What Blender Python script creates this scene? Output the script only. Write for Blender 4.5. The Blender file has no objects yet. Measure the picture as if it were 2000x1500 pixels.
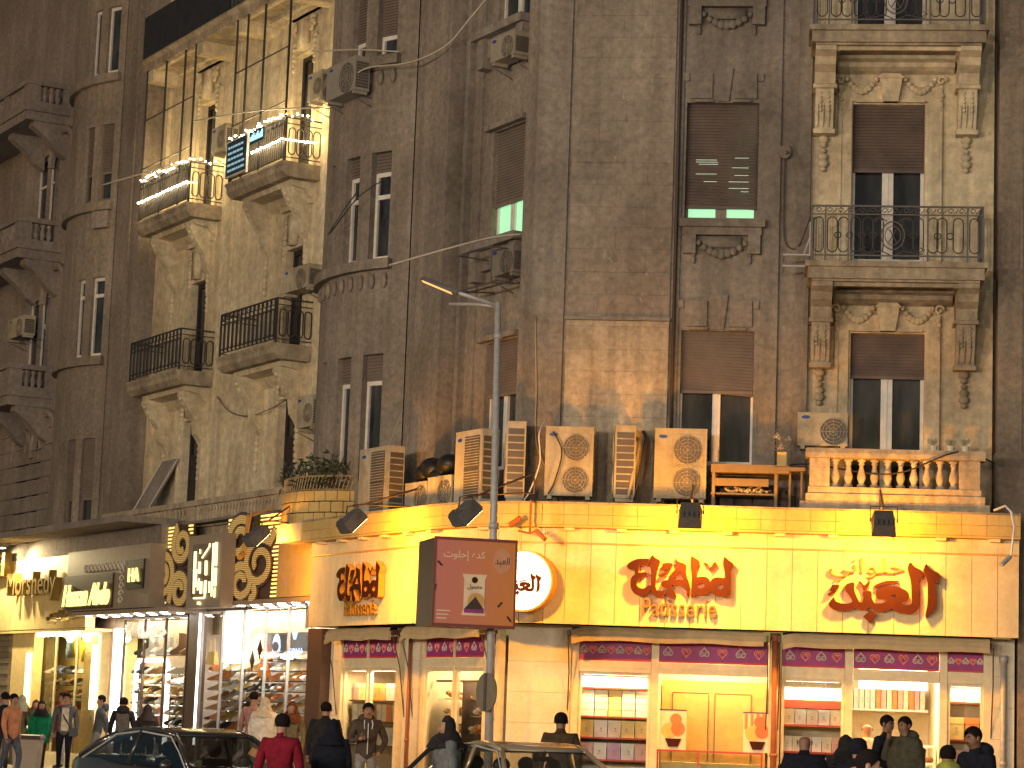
import bpy, math, random
from mathutils import Vector, Matrix
random.seed(7)
C = bpy.context.scene.collection
scene = bpy.context.scene

# ------------------------------------------------------------------ camera
F_PX, PITCH, ROLL, EYE_H = 4620.0, math.radians(8.075), math.radians(2.068), 1.72
cp, sp = math.cos(PITCH), math.sin(PITCH)
FW = Vector((0, cp, sp)); U0 = Vector((0, -sp, cp)); R0 = Vector((1, 0, 0))
RR = R0 * math.cos(ROLL) + U0 * math.sin(ROLL)
UU = -R0 * math.sin(ROLL) + U0 * math.cos(ROLL)
cam_data = bpy.data.cameras.new('camera')
cam_data.sensor_width = 36.0
cam_data.lens = 36.0 * F_PX / 2000.0
cam_data.clip_end = 600
cam = bpy.data.objects.new('camera', cam_data)
C.objects.link(cam)
rot = Matrix((RR, UU, -FW)).transposed().to_4x4()
cam.matrix_world = Matrix.Translation((0, 0, EYE_H)) @ rot
scene.camera = cam

# ------------------------------------------------------------------ world, sun, exposure
world = bpy.data.worlds.new('World'); scene.world = world
world.use_nodes = True
wn = world.node_tree; wn.nodes.clear()
sky = wn.nodes.new('ShaderNodeTexSky'); sky.sky_type = 'NISHITA'; sky.sun_disc = False
SUN_EL, SUN_ROT = math.radians(4), math.radians(215)
sky.sun_elevation = SUN_EL; sky.sun_rotation = SUN_ROT
bg = wn.nodes.new('ShaderNodeBackground'); bg.inputs['Strength'].default_value = SKY_STRENGTH = 0.055
wo = wn.nodes.new('ShaderNodeOutputWorld')
wn.links.new(sky.outputs[0], bg.inputs[0]); wn.links.new(bg.outputs[0], wo.inputs[0])
sd = bpy.data.lights.new('sun', 'SUN'); sd.energy = 0.05; sd.angle = math.radians(12); sd.color = (1, .82, .6)
sun = bpy.data.objects.new('sun', sd); C.objects.link(sun)
sdir = Vector((math.sin(SUN_ROT) * math.cos(SUN_EL), math.cos(SUN_ROT) * math.cos(SUN_EL), math.sin(SUN_EL)))
sun.rotation_euler = sdir.to_track_quat('Z', 'Y').to_euler()
scene.view_settings.view_transform = 'Standard'
scene.view_settings.look = 'None'
scene.view_settings.exposure = 0.62
scene.view_settings.gamma = 1.0
scene.view_settings.use_curve_mapping = False
scene.render.engine = 'CYCLES'
cy = scene.cycles
cy.use_denoising = True
cy.max_bounces = 6; cy.diffuse_bounces = 3; cy.glossy_bounces = 3; cy.transparent_max_bounces = 12
cy.transmission_bounces = 4
cy.sample_clamp_indirect = 6.0
cy.caustics_reflective = False; cy.caustics_refractive = False

# ------------------------------------------------------------------ frames: one per facade direction
class Frame:
    """local x runs along the facade, local y into the building, z up"""
    def __init__(s, o, deg):
        s.o = Vector(o); s.ang = math.radians(deg)
        s.d = Vector((math.cos(s.ang), math.sin(s.ang), 0)); s.n = Vector((-math.sin(s.ang), math.cos(s.ang), 0))
    def w(s, x, y, z=0.0):
        return s.o + s.d * x + s.n * y + Vector((0, 0, z))
CORNER = (0.2864, 42.0, 0.0)
RF = Frame(CORNER, -6.32)      # front facade
LF = Frame(CORNER, -59.6)      # side street facade
WF = Frame((0, 0, 0), 0)       # plain world axes
def ray(px, py):
    return FW * F_PX + RR * (px - 1000) - UU * (py - 750)
def on(F, px, py, y=0.0):
    """facade coordinates (x, z) of the point of plane y seen at photo pixel px, py"""
    d = ray(px, py); e = Vector((0, 0, EYE_H))
    t = (y - (e - F.o).dot(F.n)) / d.dot(F.n)
    P = e + d * t - F.o
    return P.dot(F.d), P.z
def spot(px, depth):
    """world x for a thing standing at this depth, seen in this photo column"""
    d = ray(px, 1400)
    return d.x / d.y * depth

# ------------------------------------------------------------------ materials
MATS = {}
def nmat(name):
    m = bpy.data.materials.new(name); m.use_nodes = True
    nt = m.node_tree; b = nt.nodes['Principled BSDF']
    MATS[name] = m
    return m, nt, b
def pos_coord(nt, scale=(1, 1, 1)):
    g = nt.nodes.new('ShaderNodeNewGeometry')
    mp = nt.nodes.new('ShaderNodeMapping'); mp.inputs['Scale'].default_value = scale
    nt.links.new(g.outputs['Position'], mp.inputs['Vector'])
    return mp.outputs['Vector']
def noise(nt, vec, scale, detail=5, rough=.6):
    n = nt.nodes.new('ShaderNodeTexNoise'); n.inputs['Scale'].default_value = scale
    n.inputs['Detail'].default_value = detail; n.inputs['Roughness'].default_value = rough
    nt.links.new(vec, n.inputs['Vector']); return n.outputs['Fac']
def ramp(nt, fac, stops):
    r = nt.nodes.new('ShaderNodeValToRGB'); e = r.color_ramp.elements
    while len(e) < len(stops): e.new(0.5)
    for i, (p, c) in enumerate(stops):
        e[i].position = p; e[i].color = (*c, 1) if len(c) == 3 else c
    nt.links.new(fac, r.inputs['Fac']); return r.outputs['Color']
def mix(nt, a, b, fac, mode='MIX'):
    m = nt.nodes.new('ShaderNodeMix'); m.data_type = 'RGBA'; m.blend_type = mode
    for k, v in ((6, a), (7, b)):
        if hasattr(v, 'links'): nt.links.new(v, m.inputs[k])
        else: m.inputs[k].default_value = (*v, 1)
    if hasattr(fac, 'links'): nt.links.new(fac, m.inputs[0])
    else: m.inputs[0].default_value = fac
    return m.outputs[2]
def bump(nt, b, fac, strength=.3, dist=.02):
    k = nt.nodes.new('ShaderNodeBump'); k.inputs['Strength'].default_value = strength; k.inputs['Distance'].default_value = dist
    nt.links.new(fac, k.inputs['Height']); nt.links.new(k.outputs[0], b.inputs['Normal'])
def flat(name, col, rough=.6, metal=0.0, var=.12, scale=6, bmp=.0, spec=None):
    m, nt, b = nmat(name)
    v = pos_coord(nt); n = noise(nt, v, scale)
    lo = tuple(c * (1 - var) for c in col); hi = tuple(min(1, c * (1 + var)) for c in col)
    nt.links.new(ramp(nt, n, [(.3, lo), (.7, hi)]), b.inputs['Base Color'])
    b.inputs['Roughness'].default_value = rough; b.inputs['Metallic'].default_value = metal
    if spec is not None: b.inputs['Specular IOR Level'].default_value = spec
    if bmp: bump(nt, b, n, bmp)
    return m
def weathered(name, base, dark, light, streak=.5, flecks=False, big=.45, grain=9, gmix=.75):
    m, nt, b = nmat(name)
    v = pos_coord(nt)
    n1 = noise(nt, v, big, 6, .62)
    c = ramp(nt, n1, [(.28, dark), (.5, base), (.72, light)])
    vs = pos_coord(nt, (2.6, 2.6, .16))
    n2 = noise(nt, vs, 1.3, 5, .6)
    st = ramp(nt, n2, [(.36, (1, 1, 1)), (.62, (0, 0, 0))])
    c = mix(nt, c, dark, mix(nt, (0, 0, 0), st, streak))
    n3 = noise(nt, v, grain, 6, .7)
    c = mix(nt, c, ramp(nt, n3, [(.3, (.55, .55, .55)), (.7, (1.25, 1.25, 1.25))]), gmix, 'MULTIPLY')
    if flecks:
        vf = pos_coord(nt, (1, 1, .6))
        nf = noise(nt, vf, 7, 8, .75)
        nz = noise(nt, v, .5, 2)
        f1 = ramp(nt, nf, [(.6, (0, 0, 0)), (.66, (.7, .7, .7))])
        f2 = ramp(nt, nz, [(.46, (0, 0, 0)), (.56, (1, 1, 1))])
        c = mix(nt, c, (.5, .43, .36), mix(nt, (0, 0, 0), f2, f1))
    nt.links.new(c, b.inputs['Base Color'])
    b.inputs['Roughness'].default_value = .9; b.inputs['Specular IOR Level'].default_value = .2
    bump(nt, b, n3, .45, .02)
    return m
def glow(name, col, strength):
    m, nt, b = nmat(name)
    b.inputs['Base Color'].default_value = (*[min(1, c) for c in col], 1)
    b.inputs['Emission Color'].default_value = (*col, 1); b.inputs['Emission Strength'].default_value = strength
    return m
def glass(name, tint=(1, 1, 1), gl=.12, rough=.02):
    m = bpy.data.materials.new(name); m.use_nodes = True; nt = m.node_tree; nt.nodes.clear()
    MATS[name] = m
    t = nt.nodes.new('ShaderNodeBsdfTransparent'); t.inputs[0].default_value = (*tint, 1)
    g = nt.nodes.new('ShaderNodeBsdfGlossy'); g.inputs['Roughness'].default_value = rough
    fr = nt.nodes.new('ShaderNodeFresnel'); fr.inputs[0].default_value = 1.5
    ma = nt.nodes.new('ShaderNodeMath'); ma.operation = 'MULTIPLY_ADD'; ma.inputs[1].default_value = 1.0; ma.inputs[2].default_value = gl * .3
    nt.links.new(fr.outputs[0], ma.inputs[0])
    mx = nt.nodes.new('ShaderNodeMixShader'); o = nt.nodes.new('ShaderNodeOutputMaterial')
    nt.links.new(ma.outputs[0], mx.inputs[0]); nt.links.new(t.outputs[0], mx.inputs[1]); nt.links.new(g.outputs[0], mx.inputs[2])
    nt.links.new(mx.outputs[0], o.inputs[0])
    return m
PLASTER = weathered('plaster', (0.285, 0.25, 0.213), (0.17, 0.147, 0.125), (0.378, 0.333, 0.283), .6)
PLASTER2 = weathered('plaster_warm', (0.295, 0.25, 0.205), (0.178, 0.15, 0.122), (0.39, 0.332, 0.275), .6)
PILASTER = weathered('pilaster_plaster', (0.304, 0.248, 0.196), (0.193, 0.156, 0.124), (0.393, 0.324, 0.251), .5)
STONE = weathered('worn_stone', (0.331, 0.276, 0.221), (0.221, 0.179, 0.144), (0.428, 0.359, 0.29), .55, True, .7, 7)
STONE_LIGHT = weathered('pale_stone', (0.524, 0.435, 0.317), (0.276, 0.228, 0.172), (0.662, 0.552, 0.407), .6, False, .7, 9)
CREAM = weathered('cream_plaster', (.74, .64, .45), (.46, .385, .265), (.8, .73, .54), .6, False, .6, 5)
CREAM_DIRTY = weathered('cream_dirty', (0.593, 0.49, 0.331), (0.345, 0.276, 0.186), (0.745, 0.628, 0.435), .6, False, .8, 6)
DARKSTONE = weathered('dark_plaster', (.3, .26, .235), (.19, .163, .148), (.4, .346, .31), .45)
SLAB = weathered('slab_stone', (0.428, 0.359, 0.262), (0.193, 0.159, 0.124), (0.593, 0.497, 0.359), .55, False, 1.3, 8)
IRON = flat('wrought_iron', (0.0483, 0.0442, 0.0469), .55, .3)
IRON_GREY = flat('painted_iron', (0.124, 0.117, 0.117), .55, .2)
STEEL = flat('galvanised_steel', (.44, .43, .42), .5, .15, .15, 12)
ALU = flat('white_aluminium', (.72, .69, .64), .45)
SHUTTER = flat('brown_shutter', (.125, .093, .08), .6, 0, .3, 2)
SHUTTER_G = flat('grey_brown_shutter', (.18, .145, .12), .65, 0, .15, 3)
DARK = flat('dark_interior', (.008, .008, .011), .9)
PANE = None
m, nt, b = nmat('night_pane'); nt.links.new(ramp(nt, noise(nt, pos_coord(nt, (1.5, 1.5, .5)), 1.4, 3), [(.35, (.01, .011, .016)), (.75, (.075, .076, .08))]), b.inputs['Base Color']); b.inputs['Roughness'].default_value = .08; PANE = m  # cloudy paler tones in the colour stand in for reflections and curtains
GREEN_LIT = glow('green_lit_room', (.24, .5, .29), 1.0)
CASING = weathered('ac_casing', (.5, .45, .34), (.3, .25, .17), (.58, .53, .42), .55, False, 1.6, 14, .3)
GRILL = flat('ac_grill', (.1, .085, .07), .5)
LOGO_BLUE = flat('ac_badge', (.02, .05, .3), .4)
MARBLE = weathered('cream_marble', (.72, .66, .52), (.6, .54, .41), (.8, .74, .6), .2, False, 1.2, 16, .25)
FASCIA = weathered('fascia_stone', (.76, .65, .42), (.6, .48, .28), (.82, .71, .48), .45, False, 1.0, 12, .22)
FRAME_W = flat('shop_frame', (.74, .64, .42), .4)
PURPLE = flat('purple_band', (.3, .035, .2), .5)
RED_SHELF = flat('red_shelf', (.42, .04, .02), .45)
AWN = flat('awning_cloth', (.55, .42, .24), .8, 0, .15, 4, .2)
LETTER_RED = flat('letter_red', (.055, .011, .004), .6, spec=.15)
LETTER_GOLD = flat('letter_gold', (.6, .3, .05), .45)
GOLD = flat('gold_letter', (.2, .125, .02), .5)
BROWN_SIGN = flat('brown_sign', (.05, .03, .022), .5)
TAUPE = flat('taupe_cladding', (.3, .235, .18), .5, 0, .06)
DARKWOOD = flat('dark_brown_cladding', (.085, .052, .04), .4)
BLACK = flat('black_plastic', (.012, .012, .013), .45)
WHITE = flat('white_paint', (.78, .76, .72), .5)
YELLOWWALL = flat('yellow_fascia', (.72, .56, .25), .55)
ASPHALT = flat('asphalt', (.05, .048, .046), .85, 0, .3, 30, .3)
PAVING = flat('paving', (.33, .28, .21), .8, 0, .2, 6, .2)
CLEAR = glass('shop_glass', (.97, .98, .97), .1)
TUBE = glow('lit_tube', (1, .93, .78), 9)
TUBE_WARM = glow('lit_tube_warm', (1, .8, .42), 9)
BULB = glow('string_bulb', (1, .82, .5), 38)
LED_WHITE = glow('downlight', (1, .93, .82), 22)
def col(name, c, rough=.65, **k):
    return MATS.get(name) or flat(name, c, rough, **k)

# ------------------------------------------------------------------ mesh builder
class MB:
    def __init__(s): s.v = []; s.f = []; s.m = []; s.cur = 0
    def add(s, vs, fs):
        o = len(s.v); s.v += [tuple(p) for p in vs]; s.f += [tuple(i + o for i in f) for f in fs]; s.m += [s.cur] * len(fs)
        return s
    def box(s, x0, x1, y0, y1, z0, z1):
        vs = [(x, y, z) for z in (z0, z1) for y in (y0, y1) for x in (x0, x1)]
        return s.add(vs, [(0, 2, 3, 1), (4, 5, 7, 6), (0, 1, 5, 4), (2, 6, 7, 3), (0, 4, 6, 2), (1, 3, 7, 5)])
    def hexa(s, p):   # 8 points: bottom ring 4, top ring 4
        return s.add(p, [(3, 2, 1, 0), (4, 5, 6, 7), (0, 1, 5, 4), (1, 2, 6, 5), (2, 3, 7, 6), (3, 0, 4, 7)])
    def quad(s, a, b, c, d): return s.add([a, b, c, d], [(0, 1, 2, 3)])
    def prism(s, poly, y0, y1):   # polygon in x, z pushed along y
        n = len(poly)
        vs = [(x, y0, z) for x, z in poly] + [(x, y1, z) for x, z in poly]
        return s.add(vs, [tuple(range(n)), tuple(range(2 * n - 1, n - 1, -1))] + [(i, i + n, (i + 1) % n + n, (i + 1) % n) for i in range(n)])
    def profx(s, poly, x0, x1):   # polygon in y, z pushed along x
        n = len(poly)
        vs = [(x0, y, z) for y, z in poly] + [(x1, y, z) for y, z in poly]
        return s.add(vs, [tuple(range(n)), tuple(range(2 * n - 1, n - 1, -1))] + [(i, i + n, (i + 1) % n + n, (i + 1) % n) for i in range(n)])
    def tube(s, pts, r, n=6, closed=False, r2=None):
        pts = [Vector(p) for p in pts]; k = len(pts); o = len(s.v); prev = None
        for i, p in enumerate(pts):
            if closed: t = pts[(i + 1) % k] - pts[i - 1]
            else: t = pts[min(i + 1, k - 1)] - pts[max(i - 1, 0)]
            if t.length < 1e-9: t = Vector((0, 0, 1))
            t.normalize()
            if prev is None: a = t.cross(Vector((0, 0, 1)) if abs(t.z) < .9 else Vector((1, 0, 0)))
            else: a = prev - t * prev.dot(t)
            if a.length < 1e-6: a = t.orthogonal()
            a.normalize(); prev = a; b = t.cross(a)
            rr = r if r2 is None else r + (r2 - r) * i / max(1, k - 1)
            for j in range(n):
                q = 2 * math.pi * j / n
                s.v.append(tuple(p + a * (rr * math.cos(q)) + b * (rr * math.sin(q))))
        fs = []
        for i in range(k if closed else k - 1):
            for j in range(n):
                fs.append((o + i * n + j, o + i * n + (j + 1) % n, o + (i + 1) % k * n + (j + 1) % n, o + (i + 1) % k * n + j))
        if not closed: fs += [tuple(o + j for j in range(n - 1, -1, -1)), tuple(o + (k - 1) * n + j for j in range(n))]
        s.f += fs; s.m += [s.cur] * len(fs); return s
    def lathe(s, prof, c, n=12, sx=1, sy=1):   # profile (r, z) about the vertical through c
        o = len(s.v)
        for r, z in prof:
            for j in range(n):
                q = 2 * math.pi * j / n
                s.v.append((c[0] + r * sx * math.cos(q), c[1] + r * sy * math.sin(q), c[2] + z))
        fs = []
        for i in range(len(prof) - 1):
            for j in range(n): fs.append((o + i * n + j, o + i * n + (j + 1) % n, o + (i + 1) * n + (j + 1) % n, o + (i + 1) * n + j))
        fs += [tuple(o + j for j in range(n - 1, -1, -1)), tuple(o + (len(prof) - 1) * n + j for j in range(n))]
        s.f += fs; s.m += [s.cur] * len(fs); return s
    def ball(s, c, rx, ry=None, rz=None, n=8, k=6):
        ry = ry or rx; rz = rz or rx
        prof = [(max(.02, math.sin(math.pi * i / k)), -math.cos(math.pi * i / k) * rz) for i in range(k + 1)]
        o = len(s.v); s.lathe([(r, z) for r, z in prof], c, n, rx, ry); return s
    def disc(s, c, r, y0, y1, n=20, rz=None):   # disc facing -y
        rz = rz or r
        return s.prism([(c[0] + r * math.cos(2 * math.pi * i / n), c[1] + rz * math.sin(2 * math.pi * i / n)) for i in range(n)], y0, y1)
    def ring(s, c, r0, r1, y, n=18, rz=1.0):
        a = [(c[0] + r0 * math.cos(2 * math.pi * i / n), y, c[1] + r0 * rz * math.sin(2 * math.pi * i / n)) for i in range(n)]
        b = [(c[0] + r1 * math.cos(2 * math.pi * i / n), y, c[1] + r1 * rz * math.sin(2 * math.pi * i / n)) for i in range(n)]
        return s.add(a + b, [(i, (i + 1) % n, (i + 1) % n + n, i + n) for i in range(n)])
    def xf(s, M):
        s.v = [tuple(M @ Vector(p)) for p in s.v]; return s
    def mesh(s, name, mats, smooth=False):
        me = bpy.data.meshes.new(name); me.from_pydata(s.v, [], s.f)
        for m in (mats if isinstance(mats, (list, tuple)) else [mats]): me.materials.append(m)
        if any(s.m): me.polygons.foreach_set('material_index', s.m)
        if smooth: me.polygons.foreach_set('use_smooth', [True] * len(s.f))
        me.update(); me.validate(); return me
def recalc(me):
    import bmesh
    bm = bmesh.new(); bm.from_mesh(me); bmesh.ops.recalc_face_normals(bm, faces=bm.faces); bm.to_mesh(me); bm.free()

# ------------------------------------------------------------------ objects
def props(o, label=None, cat=None, group=None, kind=None):
    if label: o['label'] = label
    if cat: o['category'] = cat
    if group: o['group'] = group
    if kind: o['kind'] = kind
    return o
def thing(name, label, cat, F=WF, base=(0, 0, 0), group=None, rot=0.0):
    o = bpy.data.objects.new(name, None); C.objects.link(o)
    o.location = F.w(*base); o.rotation_euler = (0, 0, F.ang + rot); o.empty_display_size = .2
    o['_b'] = base
    return props(o, label, cat, group)
def part(t, name, mb, mat, smooth=False, up=None, kind=None, off=True, label=None):
    """child mesh of thing t (or of part up); mb is in facade coordinates unless off is False"""
    me = mb if isinstance(mb, bpy.types.Mesh) else None
    if me is None:
        if off:
            b = t['_b']; mb.v = [(p[0] - b[0], p[1] - b[1], p[2] - b[2]) for p in mb.v]
        me = mb.mesh(name, mat, smooth)
    o = bpy.data.objects.new(name, me); C.objects.link(o); o.parent = up or t
    return props(o, label, kind=kind)
def single(name, mb, mat, label, cat, F=WF, base=(0, 0, 0), group=None, kind=None, smooth=False, rot=0.0):
    mb.v = [(p[0] - base[0], p[1] - base[1], p[2] - base[2]) for p in mb.v]
    o = bpy.data.objects.new(name, mb.mesh(name, mat, smooth)); C.objects.link(o)
    o.location = F.w(*base); o.rotation_euler = (0, 0, F.ang + rot)
    return props(o, label, cat, group, kind)
def copy_tree(o, parent=None):
    c = o.copy(); C.objects.link(c)
    if parent is not None: c.parent = parent
    for ch in list(o.children): copy_tree(ch, c)
    return c
def lamp(name, kind, loc, energy, color, parent=None, aim=None, size=None, blend=.5, radius=.1, shape=None):
    d = bpy.data.lights.new(name, kind); d.energy = energy; d.color = color
    if kind == 'SPOT': d.spot_size = size; d.spot_blend = blend; d.shadow_soft_size = radius
    elif kind == 'POINT': d.shadow_soft_size = radius
    elif kind == 'AREA':
        d.shape = 'RECTANGLE'; d.size, d.size_y = shape
    o = bpy.data.objects.new(name, d); C.objects.link(o); o.location = loc
    if aim is not None: o.rotation_euler = (-(Vector(aim) - Vector(loc))).to_track_quat('Z', 'Y').to_euler()
    if parent is not None:
        bpy.context.view_layer.update(); o.parent = parent; o.matrix_parent_inverse = parent.matrix_world.inverted()
    return o
def grid_wall(mb, xs, zs, holes, y0, depth, fn=None):
    """front skin at y0 with holes (x0,x1,z0,z1) and reveals going depth inwards"""
    X = sorted(set(xs) | {h[0] for h in holes} | {h[1] for h in holes}); X = [x for x in X if xs[0] - 1e-6 <= x <= xs[-1] + 1e-6]
    Z = sorted(set(zs) | {h[2] for h in holes} | {h[3] for h in holes}); Z = [z for z in Z if zs[0] - 1e-6 <= z <= zs[-1] + 1e-6]
    fn = fn or (lambda x, y, z: (x, y, z))
    inside = lambda x, z: any(h[0] < x < h[1] and h[2] < z < h[3] for h in holes)
    for i in range(len(X) - 1):
        for j in range(len(Z) - 1):
            if not inside((X[i] + X[i + 1]) / 2, (Z[j] + Z[j + 1]) / 2):
                mb.quad(fn(X[i], y0, Z[j]), fn(X[i + 1], y0, Z[j]), fn(X[i + 1], y0, Z[j + 1]), fn(X[i], y0, Z[j + 1]))
    for a, b, c, d in holes:
        xs_ = [x for x in X if a - 1e-6 <= x <= b + 1e-6]
        for x in (a, b): mb.quad(fn(x, y0, c), fn(x, y0 + depth, c), fn(x, y0 + depth, d), fn(x, y0, d))
        for z in (c, d):
            for k in range(len(xs_) - 1): mb.quad(fn(xs_[k], y0, z), fn(xs_[k + 1], y0, z), fn(xs_[k + 1], y0 + depth, z), fn(xs_[k], y0 + depth, z))
    return mb
def smooth_poly(pts, k=4):
    out = []; n = len(pts)
    for i in range(n):
        p0, p1, p2, p3 = (Vector(pts[(i + j) % n]) for j in (-1, 0, 1, 2))
        for t in range(k):
            u = t / k
            out.append(tuple(.5 * ((2 * p1) + (p2 - p0) * u + (2 * p0 - 5 * p1 + 4 * p2 - p3) * u * u + (3 * p1 - p0 - 3 * p2 + p3) * u ** 3)))
    return out
def shape_mesh(name, polys, extrude, mats):
    """filled 2D outlines (holes included) in x, z standing up, front towards -y; slot 0 front, slot 1 sides"""
    cu = bpy.data.curves.new(name, 'CURVE'); cu.dimensions = '2D'; cu.fill_mode = 'BOTH'; cu.extrude = extrude / 2
    for p in polys:
        sp_ = cu.splines.new('POLY'); sp_.points.add(len(p) - 1); sp_.use_cyclic_u = True
        for i, q in enumerate(p): sp_.points[i].co = (q[0], q[1], 0, 1)
    return curve_to_mesh(cu, name, mats)
def curve_to_mesh(cu, name, mats, fit=None):
    o = bpy.data.objects.new(name, cu); C.objects.link(o)
    dg = bpy.context.evaluated_depsgraph_get(); dg.update()
    me = bpy.data.meshes.new_from_object(o.evaluated_get(dg))
    bpy.data.objects.remove(o); bpy.data.curves.remove(cu)
    me.name = name
    if fit and len(me.vertices):
        xs = [v.co.x for v in me.vertices]; ys = [v.co.y for v in me.vertices]
        sx = fit[0] / max(1e-6, max(xs) - min(xs)); sy = fit[1] / max(1e-6, max(ys) - min(ys))
        cx, cyy = (max(xs) + min(xs)) / 2, (max(ys) + min(ys)) / 2
        for v in me.vertices: v.co.x = (v.co.x - cx) * sx; v.co.y = (v.co.y - cyy) * sy
    me.transform(Matrix.Rotation(math.pi / 2, 4, 'X'))   # x right, z up, front towards -y
    me.materials.clear()
    for m_ in (mats if isinstance(mats, (list, tuple)) else [mats]): me.materials.append(m_)
    if isinstance(mats, (list, tuple)) and len(mats) > 1:
        for p in me.polygons: p.material_index = 0 if abs(p.normal.y) > .9 else 1
    else:
        for p in me.polygons: p.material_index = 0
    me.update()
    return me
def text_mesh(name, body, extrude, mats, fit, bold=0.0, shear=0.0):
    cu = bpy.data.curves.new(name, 'FONT'); cu.body = body; cu.extrude = extrude / 2; cu.offset = bold; cu.shear = shear; cu.resolution_u = 3
    return curve_to_mesh(cu, name, mats, fit)
AR = {'ا': ('\ufe8d', '\ufe8e', 0, 0), 'إ': ('\ufe87', '\ufe88', 0, 0), 'ب': ('\ufe8f', '\ufe90', '\ufe91', '\ufe92'), 'ت': ('\ufe95', '\ufe96', '\ufe97', '\ufe98'),
      'ح': ('\ufea1', '\ufea2', '\ufea3', '\ufea4'), 'د': ('\ufea9', '\ufeaa', 0, 0), 'ر': ('\ufead', '\ufeae', 0, 0), 'س': ('\ufeb1', '\ufeb2', '\ufeb3', '\ufeb4'),
      'ش': ('\ufeb5', '\ufeb6', '\ufeb7', '\ufeb8'), 'ع': ('\ufec9', '\ufeca', '\ufecb', '\ufecc'), 'ك': ('\ufed9', '\ufeda', '\ufedb', '\ufedc'), 'ل': ('\ufedd', '\ufede', '\ufedf', '\ufee0'),
      'م': ('\ufee1', '\ufee2', '\ufee3', '\ufee4'), 'ن': ('\ufee5', '\ufee6', '\ufee7', '\ufee8'), 'ه': ('\ufee9', '\ufeea', '\ufeeb', '\ufeec'), 'و': ('\ufeed', '\ufeee', 0, 0), 'ي': ('\ufef1', '\ufef2', '\ufef3', '\ufef4')}
def arabic(s):
    out = []
    for w_ in s.split(' '):
        g = []
        for i, ch in enumerate(w_):
            f = AR[ch]; pj = i > 0 and AR[w_[i - 1]][2]; nj = i < len(w_) - 1 and f[2]
            g.append(f[3] if pj and nj else f[1] if pj else f[2] if nj else f[0])
        out.append(''.join(reversed(g)))
    return ' '.join(reversed(out))
def place(me, name, t, x, y, z, up=None, rot=0.0, kind=None, label=None):
    o = bpy.data.objects.new(name, me); C.objects.link(o); o.parent = up or t
    b = t['_b']; o.location = (x - b[0], y - b[1], z - b[2]); o.rotation_euler = (0, 0, rot)
    return props(o, label, kind=kind)
NUM = 'first second third fourth fifth sixth seventh eighth ninth tenth eleventh twelfth thirteenth fourteenth fifteenth sixteenth seventeenth eighteenth nineteenth twentieth'.split()
# ================================================================== ground
TOP = 34.0
ZB = 3.42
ROOF = 5.45
def ground():
    mb = MB(); S = 260
    mb.quad((-S, -S, 0), (S, -S, 0), (S, S, 0), (-S, S, 0))
    single('road', mb, ASPHALT, None, None, kind='structure')
    # pavement round the corner, a real step above the road
    o = 5.2; k = o * math.tan(math.radians(26.64))
    pts = [LF.w(-60, -o), LF.w(k, -o), RF.w(-k, -o), RF.w(40, -o), RF.w(40, 1), LF.w(-60, 1)]
    a = [LF.w(-60, -o), LF.w(k, -o), RF.w(40, -o)]; b = [LF.w(-60, 2), LF.w(0, 2), RF.w(40, 2)]
    mb = MB(); h = .15
    for i in range(2):
        mb.hexa([(*p.xy, z) for z in (-.05, h) for p in (a[i], a[i + 1], b[i + 1], b[i])])
    single('pavement', mb, PAVING, None, None, kind='structure')
    mb = MB()
    for F, x0, x1 in ((LF, -60, k), (RF, -k, 40)):
        q = [F.w(x0, -o - .18), F.w(x1, -o - .18), F.w(x1, -o - .003), F.w(x0, -o - .003)]
        mb.hexa([(*p.xy, z) for z in (-.05, h + .01) for p in q])
    single('kerb', mb, flat('kerb_stone', (.3, .28, .25), .8, 0, .2, 3), None, None, kind='structure')
ground()

# ================================================================== corner building
BLD = thing('apartment_building', 'old brown corner apartment building with cream balcony bays above the lit pastry shop', 'building', WF, CORNER)
def bp(name, mb, mat, F, up=None, smooth=False, kind=None, label=None):
    o = bpy.data.objects.new(name, mb if isinstance(mb, bpy.types.Mesh) else mb.mesh(name, mat, smooth))
    C.objects.link(o); o.parent = up or BLD
    if up is None: o.rotation_euler = (0, 0, F.ang)
    return props(o, label, kind=kind)
def bcopy(me, name, F, x, y, z, up=None, rot=0.0, scale=None):
    o = bpy.data.objects.new(name, me); C.objects.link(o)
    if up is None:
        o.parent = BLD; v = F.d * x + F.n * y; o.location = (v.x, v.y, z); o.rotation_euler = (0, 0, F.ang + rot)
    else: o.parent = up; o.location = (x, y, z); o.rotation_euler = (0, 0, rot)
    if scale: o.scale = scale
    return o

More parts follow.
